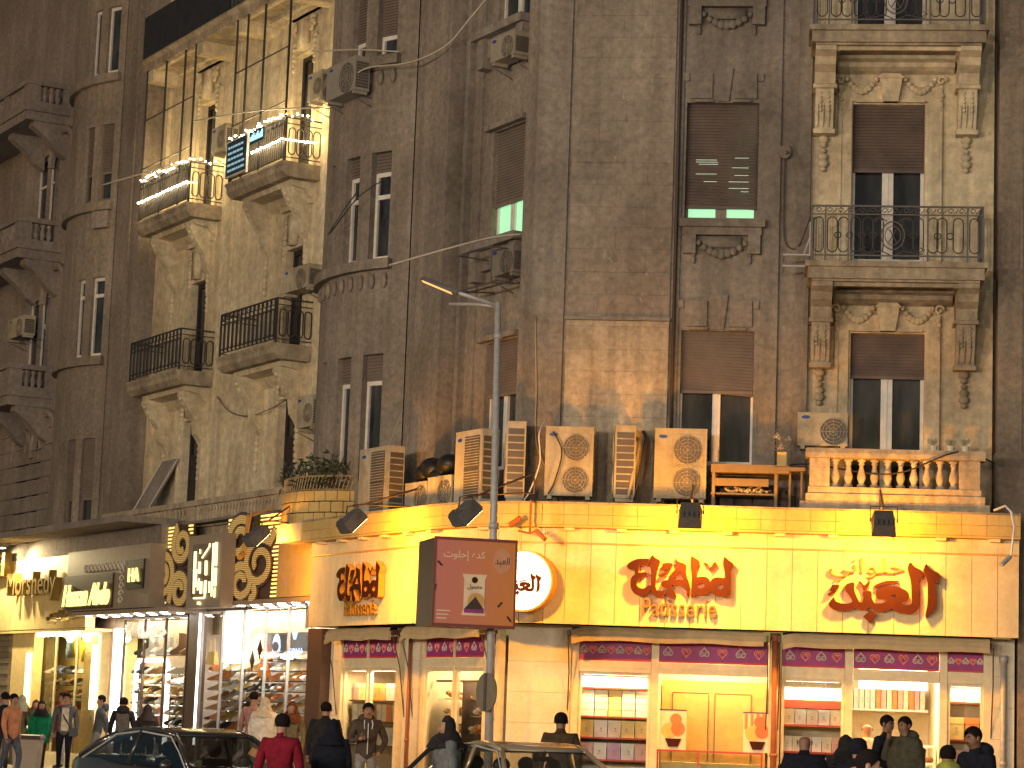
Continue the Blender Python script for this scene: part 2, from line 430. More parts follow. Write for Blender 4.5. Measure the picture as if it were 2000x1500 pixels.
def slats(mb, x0, x1, z0, z1, y, pitch=.055, slack=0.0):
    n = max(1, int((z1 - z0) / pitch)); h = (z1 - z0) / n
    for i in range(n):
        a = z0 + i * h; d = slack * (1 - i / n)
        mb.quad((x0, y - .018, a + d), (x1, y - .018, a - d), (x1, y, a + h - d), (x0, y, a + h + d))
        mb.quad((x0, y, a + d), (x1, y, a - d), (x1, y - .018, a - d), (x0, y - .018, a + d))
def window(F, x0, x1, z0, z1, y, shut=None, leaves=2, frame=ALU, fw=.07, shmat=SHUTTER, lit=None, pane=PANE, bottom=.09, slack=0.0, transom=None, name='window'):
    """frame as a part of the building; pane and shutter its sub-parts"""
    mb = MB(); top = z1 if shut is None else shut + .08
    xs = [x0 + (x1 - x0) * i / leaves for i in range(leaves + 1)]
    for i, x in enumerate(xs):
        w = fw if 0 < i < leaves else fw * .6
        a, b = max(x0, x - w), min(x1, x + w)
        mb.box(a, b, y - .04, y + .03, z0, z1)
        if 0 < i < leaves: mb.box(x - .012, x + .012, y - .055, y - .04, z0 + bottom, top)
    mb.box(x0, x1, y - .038, y + .028, z0, z0 + bottom); mb.box(x0, x1, y - .038, y + .028, top - .07, top)
    if transom: mb.box(x0, x1, y - .037, y + .027, transom, transom + .09)
    w = bp(name, mb, frame, F)
    mb = MB(); mb.quad((x0, y + .01, z0), (x1, y + .01, z0), (x1, y + .01, z1), (x0, y + .01, z1))
    bp('pane', mb, lit or pane, F, w)
    if shut is not None:
        mb = MB(); slats(mb, x0 + .01, x1 - .01, shut, z1, y - .07, slack=slack)
        mb.box(x0 + .01, x1 - .01, y - .1, y - .06, shut - .05 + slack, shut + slack)
        bp('shutter', mb, shmat, F, w)
    return w
def beads(mb, pts, r, n=7, sag=0.0, y=0.0):
    for i in range(n):
        t = i / (n - 1) if n > 1 else .5; k = len(pts) - 1
        a = min(int(t * k), k - 1); u = t * k - a
        x = pts[a][0] + (pts[a + 1][0] - pts[a][0]) * u; z = pts[a][1] + (pts[a + 1][1] - pts[a][1]) * u
        q = 1 - abs(2 * t - 1)
        mb.ball((x, y - r * .3, z - sag * 4 * t * (1 - t)), r * (.75 + .5 * q), r * .8, r * (.75 + .5 * q), 7, 5)

# ---- front facade (RF)
W1 = (2.72, 4.02, 10.72, 12.9); W2 = (2.72, 4.02, 6.3, 8.72); W3 = (2.72, 4.02, 14.95, 17.1)
D1 = (5.7, 6.98, 9.8, 12.9); D2 = (5.72, 7.02, 5.47, 8.73); D3 = (5.7, 6.98, 14.05, 17.1)
mb = MB(); grid_wall(mb, [0, 4.97], [ZB, TOP], [W1, W2, W3], 0, .32); bp('wall', mb, PLASTER, RF)
mb = MB(); grid_wall(mb, [4.972, 8.2], [9.5, TOP], [D1, D3], .03, .3); bp('wall', mb, CREAM, RF)
mb = MB(); grid_wall(mb, [4.972, 8.2], [ZB, 9.498], [D2], .03, .3); bp('wall', mb, CREAM_DIRTY, RF)
mb = MB(); mb.box(8.26, 12, -.3, .5, 6.6, TOP); mb.box(8.22, 12, -.38, .5, 5.4, 6.6); mb.box(8.205, 8.26, .2, .6, ZB, TOP); mb.box(8.62, 8.68, -.325, -.3, 6.6, TOP); mb.box(8.6, 12, -.6, .5, .15, 5.38)
bp('pilaster', mb, PILASTER, RF)
mb = MB(); mb.box(0.0, .6, -.05, 0, 5.4, TOP); bp('pilaster', mb, PLASTER2, RF)
mb = MB(); mb.box(4.12, 4.42, -.06, 0, 5.4, TOP); mb.box(4.72, 4.96, -.09, .02, 5.4, TOP); mb.box(2.56, 2.66, -.04, 0, 5.4, TOP); bp('pilaster', mb, PLASTER, RF)
mb = MB(); mb.box(-.2, 8.2, .34, .5, ZB, TOP); bp('dark_backing', mb, DARK, RF)  # unseen dark backing, blocks light behind the open wall skin
# stone-faced panel: blocks laid in courses, joints recessed
def course_blocks(x0, x1, z0, z1, hh, mat, y=-.03, seed=1):
    rnd = random.Random(seed); z = z0; row = 0
    while z < z1 - .05:
        h = min(hh * rnd.uniform(.94, 1.06), z1 - z); 
        cuts = [x0] + ([x0 + (x1 - x0) * (.48 + rnd.uniform(-.05, .05))] if row % 2 else [x0 + (x1 - x0) * .26, x0 + (x1 - x0) * .75]) + [x1]
        for a, b in zip(cuts, cuts[1:]):
            yy = y - rnd.uniform(0, .008); e = .0016
            m_ = MB(); m_.box(a + e, b - e, yy, 0, z + e, z + h - e)
            bp('stone_block', m_, mat, RF)
        z += h; row += 1
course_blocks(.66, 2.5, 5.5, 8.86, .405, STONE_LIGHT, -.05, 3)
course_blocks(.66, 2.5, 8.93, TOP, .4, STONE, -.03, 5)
mb = MB(); mb.box(.62, 2.52, -.1, 0, 8.865, 8.925); bp('ledge', mb, DARKSTONE, RF)
# windows of the front
w = window(RF, *W1, .2, shut=10.98, slack=.03, lit=GREEN_LIT, frame=flat('taupe_frame', (.25, .2, .17)), fw=.1)
mb = MB()
for zz, xa, xb in ((11.86, 2.9, 3.28), (11.82, 2.9, 3.3), (11.78, 2.95, 3.3), (11.6, 2.9, 3.28), (11.46, 3.05, 3.28), (11.9, 3.6, 3.85), (11.72, 3.55, 3.85), (11.58, 3.6, 3.85), (11.46, 3.5, 3.86), (11.34, 3.5, 3.86), (11.28, 3.72, 3.86)):
    mb.box(xa, xb, .106, .11, zz, zz + .007)
bp('lit_gap', mb, glow('shutter_gap', (.6, .8, .62), .4), RF, w)
window(RF, *W2, .2, shut=7.6, slack=.05, shmat=SHUTTER_G)
window(RF, *W3, .2, shut=15.6)
def sill(x0, x1, z, F=RF, y=-.2):
    mb = MB(); mb.box(x0 - .06, x1 + .12, y, 0, z - .14, z); mb.box(x0, x1 + .06, y * .7, 0, z - .28, z - .143)
    for x in (x0 + .02, x1 - .18): mb.box(x, x + .22, y * .75, 0, z - .62, z - .283)
    s_ = bp('sill', mb, PLASTER, F)
    mb = MB(); c = (x0 + x1) / 2 + .03
    beads(mb, [(c - .42, z - .42), (c + .42, z - .42)], .075, 9, .2, -.05)
    mb.box(c - .34, c + .34, -.07, 0, z - .5, z - .3)
    for sx in (-1, 1):
        mb.ball((c + sx * .5, -.03, z - .4), .1, .06, .09); mb.ball((c + sx * .5, -.03, z - .56), .06, .05, .1); mb.ball((c + sx * .5, -.03, z - .72), .04, .04, .08)
    bp('garland', mb, PLASTER, F, s_, True)
sill(2.7, 4.05, 10.72); sill(2.7, 4.05, 14.95)
for z in (12.92, 8.74):
    mb = MB(); c = 3.37
    mb.prism([(c - .1, z), (c + .1, z), (c + .17, z + .62), (c - .17, z + .62)], -.045, 0)
    for sx in (-1, 1):
        a, b = sorted((c + sx * .2, c + sx * .6)); mb.box(a, b, -.05, 0, z + .05, z + .52); a, b = sorted((c + sx * .62, c + sx * .72)); mb.box(a, b, -.04, 0, z + .38, z + .52)
        a, b = sorted((c + sx * .18, c + sx * .5)); mb.box(a, b, -.065, 0, z - .02, z + .03)
    bp('window_head', mb, PLASTER if z > 10 else PLASTER2, RF)

# ---- balconies on the front
def iron_loop(w, h, r=.011):
    mb = MB(); pts = []; q = w / 2
    for i in range(7): a = math.pi * i / 6; pts.append((q * math.cos(a), 0, h / 2 - q + q * math.sin(a)))
    for i in range(7): a = math.pi + math.pi * i / 6; pts.append((q * math.cos(a), 0, -h / 2 + q + q * math.sin(a)))
    mb.tube(pts, r, 5, True); return mb
LOOP = iron_loop(.17, .62).mesh('railing_loop', IRON)
def circ(mb, x, z, r, t=.011, y=0, n=12, sx=1.0): mb.tube([(x + sx * r * math.cos(2 * math.pi * i / n), y, z + r * math.sin(2 * math.pi * i / n)) for i in range(n)], t, 5, True)
RING = MB(); circ(RING, 0, 0, .055); RING = RING.mesh('railing_ring', IRON)
def balcony_front(z, dirty):
    mat = CREAM if not dirty else SLAB
    mb = MB()
    mb.box(4.93, 7.95, -1.1, .02, z - .3, z - .1); mb.box(4.88, 8.0, -1.16, .02, z - .098, z); mb.box(5.0, 7.88, -1.04, .02, z - .34, z - .302)
    sl = bp('balcony', mb, SLAB, RF)
    mb = MB(); mb.profx([(0.02, z - .343), (-.42, z - .343), (-.4, z - .4), (-.25, z - .43), (-.22, z - .5), (-.1, z - .55), (.02, z - .58)], 5.4, 7.48)
    for xa, xb in ((5.36, 5.42), (7.46, 7.52)): mb.box(xa, xb, -.95, .02, z - .42, z - .343)
    mb.box(5.42, 7.46, -.95, -.88, z - .41, z - .343)
    bp('soffit_moulding', mb, mat, RF, sl)
    for x in (5.0, 7.52):
        mb = MB()
        mb.profx([(.02, z - .9), (.02, z - .343), (-1.02, z - .343), (-1.02, z - .42), (-.86, z - .5), (-.78, z - .62), (-.6, z - .72), (-.52, z - .9)], x, x + .36)
        mb.profx([(.02, z - .96), (.02, z - .9), (-.5, z - .9), (-.47, z - .96)], x - .03, x + .39)
        mb.profx([(.02, z - 1.66), (.02, z - .96), (-.4, z - .96), (-.42, z - 1.06), (-.36, z - 1.25), (-.24, z - 1.5), (-.2, z - 1.66)], x + .02, x + .34)
        mb.box(x - .01, x + .37, -.26, .02, z - 1.74, z - 1.66)
        bk = bp('bracket', mb, mat, RF, sl)
        mb = MB()
        for k in range(3): mb.profx([(-.36, z - 1.25), (-.395, z - 1.25), (-.27, z - 1.5), (-.22, z - 1.62), (-.19, z - 1.62), (-.24, z - 1.5)], x + .045 + k * .1, x + .075 + k * .1)
        for xx in (x + .11, x + .25):
            for k in range(5): mb.ball((xx, -.415 + k * .012, z - 1.04 - k * .075), .032, .03, .034, 6, 5)
        for k, (dz, r) in enumerate(((.06, .1), (.16, .07), (.27, .06), (.38, .09), (.5, .1), (.61, .06))):
            mb.ball((x + .18, -.03, z - 1.74 - dz), r, .07, r * .8, 7, 5)
        bp('ornament', mb, mat, RF, sl, True)
    return sl
def railing_front(sl, z):
    y = -1.06; x0, x1 = 4.98, 7.92
    mb = MB()
    mb.box(x0, x1, y - .02, y + .02, z + .97, z + 1.0); mb.box(x0, x1, y - .01, y + .01, z + .83, z + .85); mb.box(x0, x1, y - .012, y + .012, z + .1, z + .125)
    for x in (x0, 5.22, 5.62, 6.98, 7.66, x1): mb.box(x - .015, x + .015, y - .015, y + .015, z, z + .97)
    for x in (x0, x1):
        mb.box(x - .02, x + .02, y, 0, z + .97, z + 1.0); mb.box(x - .01, x + .01, y, 0, z + .1, z + .12)
        for k in range(8): mb.box(x - .008, x + .008, y + .12 + k * .12, y + .136 + k * .12, z + .1, z + .97)
    for k in range(15):
        cx = x0 + .12 + k * (x1 - x0 - .2) / 14.5
        mb.tube([(cx + .05 * math.cos(a) * (1 - a / 12), y, z + .91 + .05 * math.sin(a) * (1 - a / 12)) for a in [q * .7 for q in range(10)]], .008, 4)
        mb.tube([(cx + .05, y, z + .87), (cx + .1, y, z + .9), (cx + .13, y, z + .95)], .008, 4)
    c = 6.38
    circ(mb, c, z + .47, .25, .013, y, 18, .8); circ(mb, c, z + .47, .17, .009, y, 14, .8)
    mb.tube([(c - .07, y, z + .35), (c, y, z + .47), (c - .06, y, z + .58)], .01, 4); mb.tube([(c + .07, y, z + .35), (c, y, z + .47), (c + .06, y, z + .58)], .01, 4)
    for sx in (-1, 1):
        mb.tube([(c + sx * .1, y, z + .72), (c + sx * .2, y, z + .78), (c + sx * .3, y, z + .76), (c + sx * .28, y, z + .71)], .01, 4)
        mb.tube([(c + sx * .05, y, z + .13), (c + sx * .2, y, z + .2), (c + sx * .36, y, z + .16), (c + sx * .5, y, z + .14), (c + sx * .55, y, z + .22), (c + sx * .47, y, z + .26)], .01, 4)
    r = bp('railing', mb, IRON_GREY, RF, sl)
    return r
for z, dirty in ((14.03, False), (9.8, True)):
    sl = balcony_front(z, dirty); railing_front(sl, z)
    for x in (5.1, 5.34, 5.53, 5.74, 5.95, 6.13, 6.63, 6.82, 7.07, 7.22, 7.5, 7.78): bcopy(LOOP, 'railing_loop', RF, x, -1.06, z + .48, sl)
    for x in (5.435, 5.64, 5.845, 6.04, 6.73, 7.145, 7.36): bcopy(RING, 'railing_ring', RF, x, -1.06, z + .47, sl)
# door openings on the front balconies
window(RF, *D1, .24, shut=11.72, fw=.1, bottom=.3)
window(RF, *D2, .24, shut=7.98, fw=.1, bottom=.2, transom=None)
window(RF, *D3, .24, shut=15.7, fw=.1)
def door_surround(z, mat):
    mb = MB()
    for a, b in ((5.5, 5.68), (7.04, 7.22)): mb.box(a, b, -.02, .03, z - 3.1, z + .3)
    for a, b in ((5.44, 5.5), (7.22, 7.28)): mb.box(a, b, -.045, .03, z - 3.1, z + .32)
    mb.box(5.68, 7.04, -.02, .03, z + .02, z + .3); mb.box(5.75, 6.97, -.06, .03, z, z + .05)
    f = bp('door_surround', mb, mat, RF)
    mb = MB(); c = 6.36
    mb.prism([(c - .13, z), (c + .13, z), (c + .2, z + .42), (c - .2, z + .42)], -.14, .03); mb.prism([(c - .24, z + .42), (c + .24, z + .42), (c + .16, z + .5), (c - .16, z + .5)], -.17, .03)
    bp('keystone', mb, mat, RF, f)
    mb = MB()
    for sx in (-1, 1):
        beads(mb, [(c + sx * .26, z + .42), (c + sx * .78, z + .42)], .062, 9, .22, -.04)
        mb.tube([(c + sx * (.9 + .09 * math.cos(a) * (1 - a / 9)), -.04, z + .4 + .09 * math.sin(a) * (1 - a / 9)) for a in [q * .6 for q in range(12)]], .028, 5)
        for k in range(5): mb.ball((c + sx * (.88 + .02 * (k % 2)), -.03, z + .22 - k * .085), .06 - k * .007, .045, .05, 6, 5)
    bp('garland', mb, mat, RF, f, True)
door_surround(12.92, CREAM); door_surround(8.75, CREAM_DIRTY)
# stone balustrade on the terrace
mb = MB(); y0, y1 = -1.12, -.86
mb.box(4.86, 8.06, -1.2, 0, 5.45, 5.6)
mb.box(4.96, 7.98, y0 - .06, y1 + .04, 5.6, 5.74); mb.box(5.0, 7.92, y0 - .02, y1, 5.743, 5.86)
mb.profx([(y0 - .07, 6.36), (y1 + .05, 6.36), (y1 + .07, 6.42), (y1 + .05, 6.52), (y0 - .07, 6.52), (y0 - .09, 6.44)], 4.95, 7.98)
for a, b in ((5.02, 5.36), (7.55, 7.9)): mb.box(a, b, y0, y1 - .02, 5.863, 6.357)
bal = bp('balustrade', mb, STONE_LIGHT, RF)
BALU = MB().lathe([(.075, 0), (.075, .05), (.045, .07), (.05, .1), (.075, .17), (.07, .22), (.04, .33), (.035, .38), (.055, .41), (.04, .44), (.075, .46), (.075, .495)], (0, 0, 0), 10).mesh('baluster', STONE_LIGHT, True)
for i in range(10): bcopy(BALU, 'baluster', RF, 5.46 + i * .222, -1.0, 5.863, bal)

# ---- side street facade (LF)
PX = lambda px, py, y=0.0: on(LF, px, py, y)
# recessed strip beside the corner, with its windows
WS = [(-2.35, -1.17, 10.7, 12.85), (-2.35, -1.17, 6.3, 8.74), (-2.35, -1.17, 14.9, 17.0)]
mb = MB(); grid_wall(mb, [-3.38, -.35], [ZB, TOP], WS, .45, .3); bp('wall', mb, PLASTER2, LF)
mb = MB(); mb.box(-.4, -.002, 0, .6, ZB, TOP); bp('pier', mb, PLASTER2, LF)
mb = MB(); mb.box(-2.84, -2.76, .4, .45, 5.4, TOP); mb.box(-.62, -.55, .38, .45, 5.4, TOP); bp('trim', mb, PLASTER, LF)
mb = MB(); mb.box(-8.8, -.4, .8, .95, ZB, TOP); bp('dark_backing', mb, DARK, LF)  # unseen backing of the side wall, there to block light
w = window(LF, *WS[0], .62, shut=11.42, slack=-.0, lit=GREEN_LIT, shmat=SHUTTER_G)
window(LF, *WS[1], .62, shut=7.75, shmat=SHUTTER_G); window(LF, *WS[2], .62, shut=16.0)
for z in (10.68, 14.86):
    mb = MB(); mb.box(-2.85, -.95, .12, .45, z - .16, z); 
    for x in (-2.7, -1.25): mb.box(x, x + .25, .2, .45, z - .75, z - .163)
    mb.box(-2.5, -1.2, .3, .45, z - .55, z - .163)
    bp('sill', mb, PLASTER, LF)
for z in (12.87, 8.76):
    mb = MB(); mb.box(-2.5, -1.05, .3, .45, z + .0, z + .1); bp('window_head', mb, PLASTER2, LF)
# pilasters beside the round bay
mb = MB(); mb.box(-4.4, -3.38, 0, .6, ZB, TOP); mb.box(-4.78, -4.4, .03, .6, ZB, TOP); bp('pilaster', mb, PLASTER2, LF)
mb = MB(); mb.box(-3.3, -3.16, .3, .45, 5.4, TOP); bp('pilaster', mb, PLASTER, LF)
def round_bay(xc, half, sag, wins, mat, th=.25):
    R_ = (half * half + sag * sag) / (2 * sag); phi = math.degrees(math.asin(half / R_)); yc = R_ - sag
    fn = lambda t, y, z: (xc + (R_ - y) * math.sin(math.radians(t)), yc - (R_ - y) * math.cos(math.radians(t)), z)
    ts = [-phi + 2 * phi * i / 20 for i in range(21)]
    mb = MB(); grid_wall(mb, ts, [ZB, TOP], wins, 0, th, fn); bp('round_bay', mb, mat, LF)
    return fn, phi
def bay_window(fn, t0, t1, z0, z1, y=.2, shut=None, transom=None, frame=ALU, pane=PANE):
    mb = MB(); bar = lambda a, b, c, d, ya=-.05, yb=.03: mb.hexa([fn(a, y + ya, c), fn(b, y + ya, c), fn(b, y + yb, c), fn(a, y + yb, c), fn(a, y + ya, d), fn(b, y + ya, d), fn(b, y + yb, d), fn(a, y + yb, d)])
    k = (t1 - t0) * .13; top = shut or z1
    bar(t0, t0 + k, z0, top); bar(t1 - k, t1, z0, top); bar(t0 + k, t1 - k, z0, z0 + .08); bar(t0 + k, t1 - k, top - .09, top)
    if transom: bar(t0 + k, t1 - k, transom, transom + .09)
    w = bp('window', mb, frame, LF)
    mb = MB(); mb.quad(fn(t0, y, z0), fn(t1, y, z0), fn(t1, y, z1), fn(t0, y, z1)); bp('pane', mb, pane, LF, w)
    if shut:
        mb = MB(); n = int((z1 - shut) / .06)
        for i in range(n):
            a = shut + (z1 - shut) * i / n; b = shut + (z1 - shut) * (i + 1) / n
            mb.quad(fn(t0, y - .08, a), fn(t1, y - .08, a), fn(t1, y - .055, b), fn(t0, y - .055, b))
        bp('shutter', mb, SHUTTER_G, LF, w)
    return w
def bay_band(fn, phi, z0, z1, out, mat, t0=None, t1=None, name='sill_band', n=12):
    t0 = -phi if t0 is None else t0; t1 = phi if t1 is None else t1; mb = MB()
    for i in range(n):
        a = t0 + (t1 - t0) * i / n; b = t0 + (t1 - t0) * (i + 1) / n
        mb.hexa([fn(a, -out, z0), fn(b, -out, z0), fn(b, .0, z0), fn(a, .0, z0), fn(a, -out, z1), fn(b, -out, z1), fn(b, .0, z1), fn(a, .0, z1)])
    return bp(name, mb, mat, LF)
BW = []
for z0, z1 in ((10.75, 12.95), (6.3, 8.82), (14.95, 17.1)):
    for t0, t1 in ((17, 26), (2.5, 11), (-11, -7)): BW.append((t0, t1, z0, z1))
fn, phi = round_bay(-6.7, 1.93, .6, BW, PLASTER2)
for t0, t1, z0, z1 in BW:
    if t1 < 0: bay_window(fn, t0, t1, z0, z1); continue
    if z0 < 7: bay_window(fn, t0, t1, z0, z1, shut=8.3, transom=None)
    elif z0 < 12: bay_window(fn, t0, t1, z0, z1, transom=12.0, shut=12.55)
    else: bay_window(fn, t0, t1, z0, z1, shut=15.4)
for z in (10.72, 14.92):
    s_ = bay_band(fn, phi, z - .2, z, .16, PLASTER2, -phi, 28)
    mb = MB()
    for k in range(9):
        t = -18 + k * 5.4; p = fn(t, -.03, z - .42); mb.ball(p, .09, .06, .16, 6, 5)
    bp('frieze', mb, PLASTER2, LF, s_, True)
# ---- cream recess with its iron balconies
YC = .6
DOORS = [(-17.2, -16.25), (-11.78, -10.82)]
FLOORS = [(5.5, 8.6), (9.65, 12.0), (13.7, 16.5), (17.9, 20.3)]
holes = [(a, b, z0, z1) for a, b in DOORS for z0, z1 in FLOORS]
mb = MB(); grid_wall(mb, [-19.5, -8.0], [ZB, TOP], holes, YC, .3); bp('wall', mb, CREAM, LF)
mb = MB(); mb.box(-19.5, -8.0, YC + .45, YC + .6, ZB, TOP); bp('dark_backing', mb, DARK, LF)  # unseen light-blocking backing behind the cream skin
mb = MB(); mb.box(-20.75, -19.5, 0, 1.2, ZB, TOP); mb.box(-21.25, -20.75, .02, 1.2, ZB, TOP); mb.box(-20.2, -20.1, -.03, 0, 5.6, TOP); bp('pilaster', mb, PLASTER2, LF)
mb = MB(); mb.box(-19.5, -19.25, YC - .1, YC, 5.6, TOP); mb.box(-15.3, -15.1, YC - .06, YC, 5.6, TOP); mb.box(-15.05, -14.95, YC - .04, YC, 5.6, TOP); mb.box(-9.7, -9.5, YC - .06, YC, 5.6, TOP); bp('trim', mb, CREAM, LF)
def leaf_door(a, b, z0, z1, shut):
    mb = MB(); y = YC + .18
    mb.box(a, a + .07, y - .04, y, z0, z1); mb.box(b - .07, b, y - .04, y, z0, z1); mb.box((a + b) / 2 - .04, (a + b) / 2 + .04, y - .045, y, z0, z1)
    for q in (z0, z0 + .7, z1 - .1): mb.box(a + .07, b - .07, y - .035, y, q, q + .1)
    w = bp('door', mb, flat('dark_door', (.03, .024, .025), .6) if 'dark_door' not in MATS else MATS['dark_door'], LF)
    mb = MB(); mb.quad((a, y + .01, z0), (b, y + .01, z0), (b, y + .01, z1), (a, y + .01, z1)); bp('pane', mb, PANE, LF, w)
    mb = MB(); slats(mb, a + .08, b - .08, z0 + .1, shut, y - .015, .07); bp('louvre', mb, MATS['dark_door'], LF, w)
for fl, (z0, z1) in enumerate(FLOORS):
    for i, (a, b) in enumerate(DOORS):
        leaf_door(a, b, z0, z1, z0 + (.9 if fl else 2.3))
        mb = MB(); c = (a + b) / 2
        for q, r in ((a - .2, a), (b, b + .2)): mb.box(q, r, YC - .05, YC, z0, z1 + .2)
        for q, r in ((a - .28, a - .203), (b + .203, b + .28)): mb.box(q, r, YC - .08, YC, z0, z1 + .25)
        mb.box(a, b, YC - .05, YC, z1 + .003, z1 + .2); mb.box(a - .28, b + .28, YC - .12, YC, z1 + .9, z1 + 1.0)
        f = bp('door_surround', mb, CREAM, LF)
        mb = MB(); mb.prism([(c - .14, z1 + .05), (c + .14, z1 + .05), (c + .2, z1 + .75), (c - .2, z1 + .75)], YC - .2, YC)
        for sx in (-1, 1):
            mb.tube([(c + sx * (.38 + .15 * math.cos(q) * (1 - q / 9)), YC - .09, z1 + .55 + .17 * math.sin(q) * (1 - q / 9)) for q in [k * .6 for k in range(12)]], .045, 5)
            for k in range(6): mb.ball((c + sx * .55, YC - .06, z1 + .3 - k * .12), .075 - k * .006, .06, .07, 6, 5)
            beads(mb, [(c + sx * .16, z1 + .7), (c + sx * .5, z1 + .75)], .06, 5, .12, YC - .06)
        bp('garland', mb, CREAM, LF, f, True)
BALC = [(-18.9, -15.68), (-13.38, -10.3)]
BARL = MB().box(-.016, .016, -.016, .016, 0, .9).mesh('railing_bar', IRON)
SCR = iron_loop(.16, .6, .016).mesh('railing_loop', IRON)
LIT_RAILS = []
for fl, z in ((1, 9.65), (2, 13.7)):
    for i, (a, b) in enumerate(BALC):
        yf = -.3; mb = MB()
        mb.profx([(YC, z - .34), (YC, z), (yf - .03, z), (yf - .05, z - .05), (yf, z - .12), (yf, z - .22), (yf + .12, z - .34)], a, b)
        sl = bp('balcony', mb, SLAB, LF)
        mb = MB(); mb.profx([(YC, z - .72), (YC, z - .343), (yf + .3, z - .343), (yf + .34, z - .45), (YC - .22, z - .5), (YC - .12, z - .62)], a + .25, b - .25)
        bp('soffit_moulding', mb, CREAM, LF, sl)
        for x in (a + .35, b - .62):
            mb = MB(); mb.profx([(YC, z - 1.75), (YC, z - .46), (YC - .62, z - .46), (YC - .64, z - .55), (YC - .5, z - .8), (YC - .24, z - 1.15), (YC - .2, z - 1.45), (YC - .08, z - 1.6)], x, x + .27)
            bp('bracket', mb, CREAM, LF, sl)
            mb = MB()
            for k in range(6): mb.ball((x + .135, YC - .03, z - 1.8 - k * .14), .1 - k * .006, .07, .09, 6, 5)
            for k in range(4): mb.ball((x + .135, YC - .6 + k * .09, z - .62 - k * .12), .06, .05, .06, 6, 5)
            bp('ornament', mb, CREAM, LF, sl, True)
        mb = MB()
        mb.box(a + .03, b - .03, yf + .02, yf + .06, z + .97, z + 1.0); mb.box(a + .03, b - .03, yf + .03, yf + .05, z + .84, z + .86); mb.box(a + .03, b - .03, yf + .03, yf + .05, z + .08, z + .1)
        for x in (a + .04, b - .04):
            mb.box(x - .02, x + .02, yf + .06, YC, z + .97, z + 1.0); mb.box(x - .01, x + .01, yf + .06, YC, z + .84, z + .86); mb.box(x - .01, x + .01, yf + .06, YC, z + .08, z + .1)
            mb.box(x - .02, x + .02, yf + .02, yf + .06, z, z + .97)
        for k in range(14):
            cx = a + .15 + k * .215
            circ(mb, cx, z + .915, .045, .009, yf + .04, 8)
        bp('railing', mb, IRON, LF, sl)
        n = int((b - a) / .115)
        for k in range(n):
            x = a + .14 + k * (b - a - .28) / (n - 1)
            if fl == 1 and k % 2 == 0: bcopy(SCR, 'railing_loop', LF, x, yf + .04, z + .46, sl)
            else: bcopy(BARL, 'railing_bar', LF, x, yf + .04, z + .08, sl)
        for k in range(4): bcopy(SCR, 'railing_loop', LF, b - .04, yf + .2 + k * .2, z + .46, sl, math.pi / 2)
        if fl == 2: LIT_RAILS.append((a, b, yf, z))
# long top balcony with its soffit, rail cloth and roof posts
mb = MB(); zt = 17.9; mb.profx([(YC, zt - .3), (YC, zt), (-.38, zt), (-.4, zt - .06), (-.32, zt - .14), (-.3, zt - .3)], -19.0, -9.2)
tb = bp('balcony', mb, SLAB, LF)
mb = MB()
for a, b in ((-15.75, -15.35), (-13.5, -13.1), (-10.3, -9.9), (-18.9, -18.5)): mb.box(a, b, -.25, YC, zt - .6, zt - .303)
for a, b in ((-18.4, -15.85), (-13.0, -10.4)):
    mb.box(a, b, YC - .1, YC, zt - .5, zt - .303); mb.box(a, b, YC - .25, YC - .1, zt - .4, zt - .303); mb.box(a, b, -.22, -.12, zt - .36, zt - .303)
bp('soffit_beam', mb, CREAM, LF, tb)
mb = MB(); mb.box(-18.98, -13.6, -.37, -.33, zt + .02, zt + 1.1); mb.box(-18.98, -18.94, -.33, YC, zt + .02, zt + 1.1); bp('rail_cloth', mb, flat('dark_cloth', (.02, .022, .03), .9, 0, .3, 3), LF, tb)
mb = MB()
for x in (-13.4, -12.6, -11.8, -11.0, -10.2): mb.box(x - .015, x + .015, -.36, -.33, zt, zt + 1.0)
mb.box(-13.5, -9.3, -.37, -.33, zt + 1.0, zt + 1.03); bp('railing', mb, IRON, LF, tb)
POST = MB().box(-.02, .02, -.02, .02, 0, 4.2).mesh('iron_post', IRON)
for x in (-18.85, -17.6, -16.4, -15.75, -13.3, -12.7, -11.75, -10.4): bcopy(POST, 'iron_post', LF, x, -.26, 13.7, tb)
mb = MB()
for a, b in ((-18.85, -15.75), (-13.3, -10.4)):
    for z in (15.05, 16.3): mb.box(a, b, -.275, -.25, z, z + .025)
bp('cross_bar', mb, IRON, LF, tb)
# ---- second round bay
B2 = []
for z0, z1 in ((14.75, 16.8), (10.65, 12.72), (6.0, 8.5), (18.2, 20.0)):
    for t0, t1 in ((20, 28), (9, 15)): B2.append((t0, t1, z0, z1))
fn2, phi2 = round_bay(-22.95, 1.75, .5, B2, PLASTER2)
for t0, t1, z0, z1 in B2:
    if 10 < z0 < 11: bay_window(fn2, t0, t1, z0, z1, y=.14, transom=12.2)
    elif z0 > 18: bay_window(fn2, t0, t1, z0, z1, y=.14)
    else: bay_window(fn2, t0, t1, z0, z1, y=.14, frame=SHUTTER_G, shut=z0 + (z1 - z0) * .4)
for z in (10.62, 14.7, 18.15):
    bay_band(fn2, phi2, z - .22, z, .14, PLASTER2, -phi2, 30)
mb = MB(); mb.box(-24.9, -21.2, .7, .9, ZB, TOP); bp('dark_backing', mb, DARK, LF)  # light-blocking backing inside the second bay, unseen
mb = MB(); mb.hexa([fn2(20, -.16, 14.0), fn2(29, -.16, 14.0), fn2(29, 0, 14.0), fn2(20, 0, 14.0), fn2(20, -.16, 14.45), fn2(29, -.16, 14.45), fn2(29, 0, 14.45), fn2(20, 0, 14.45)]); bp('sill_block', mb, DARKSTONE, LF)
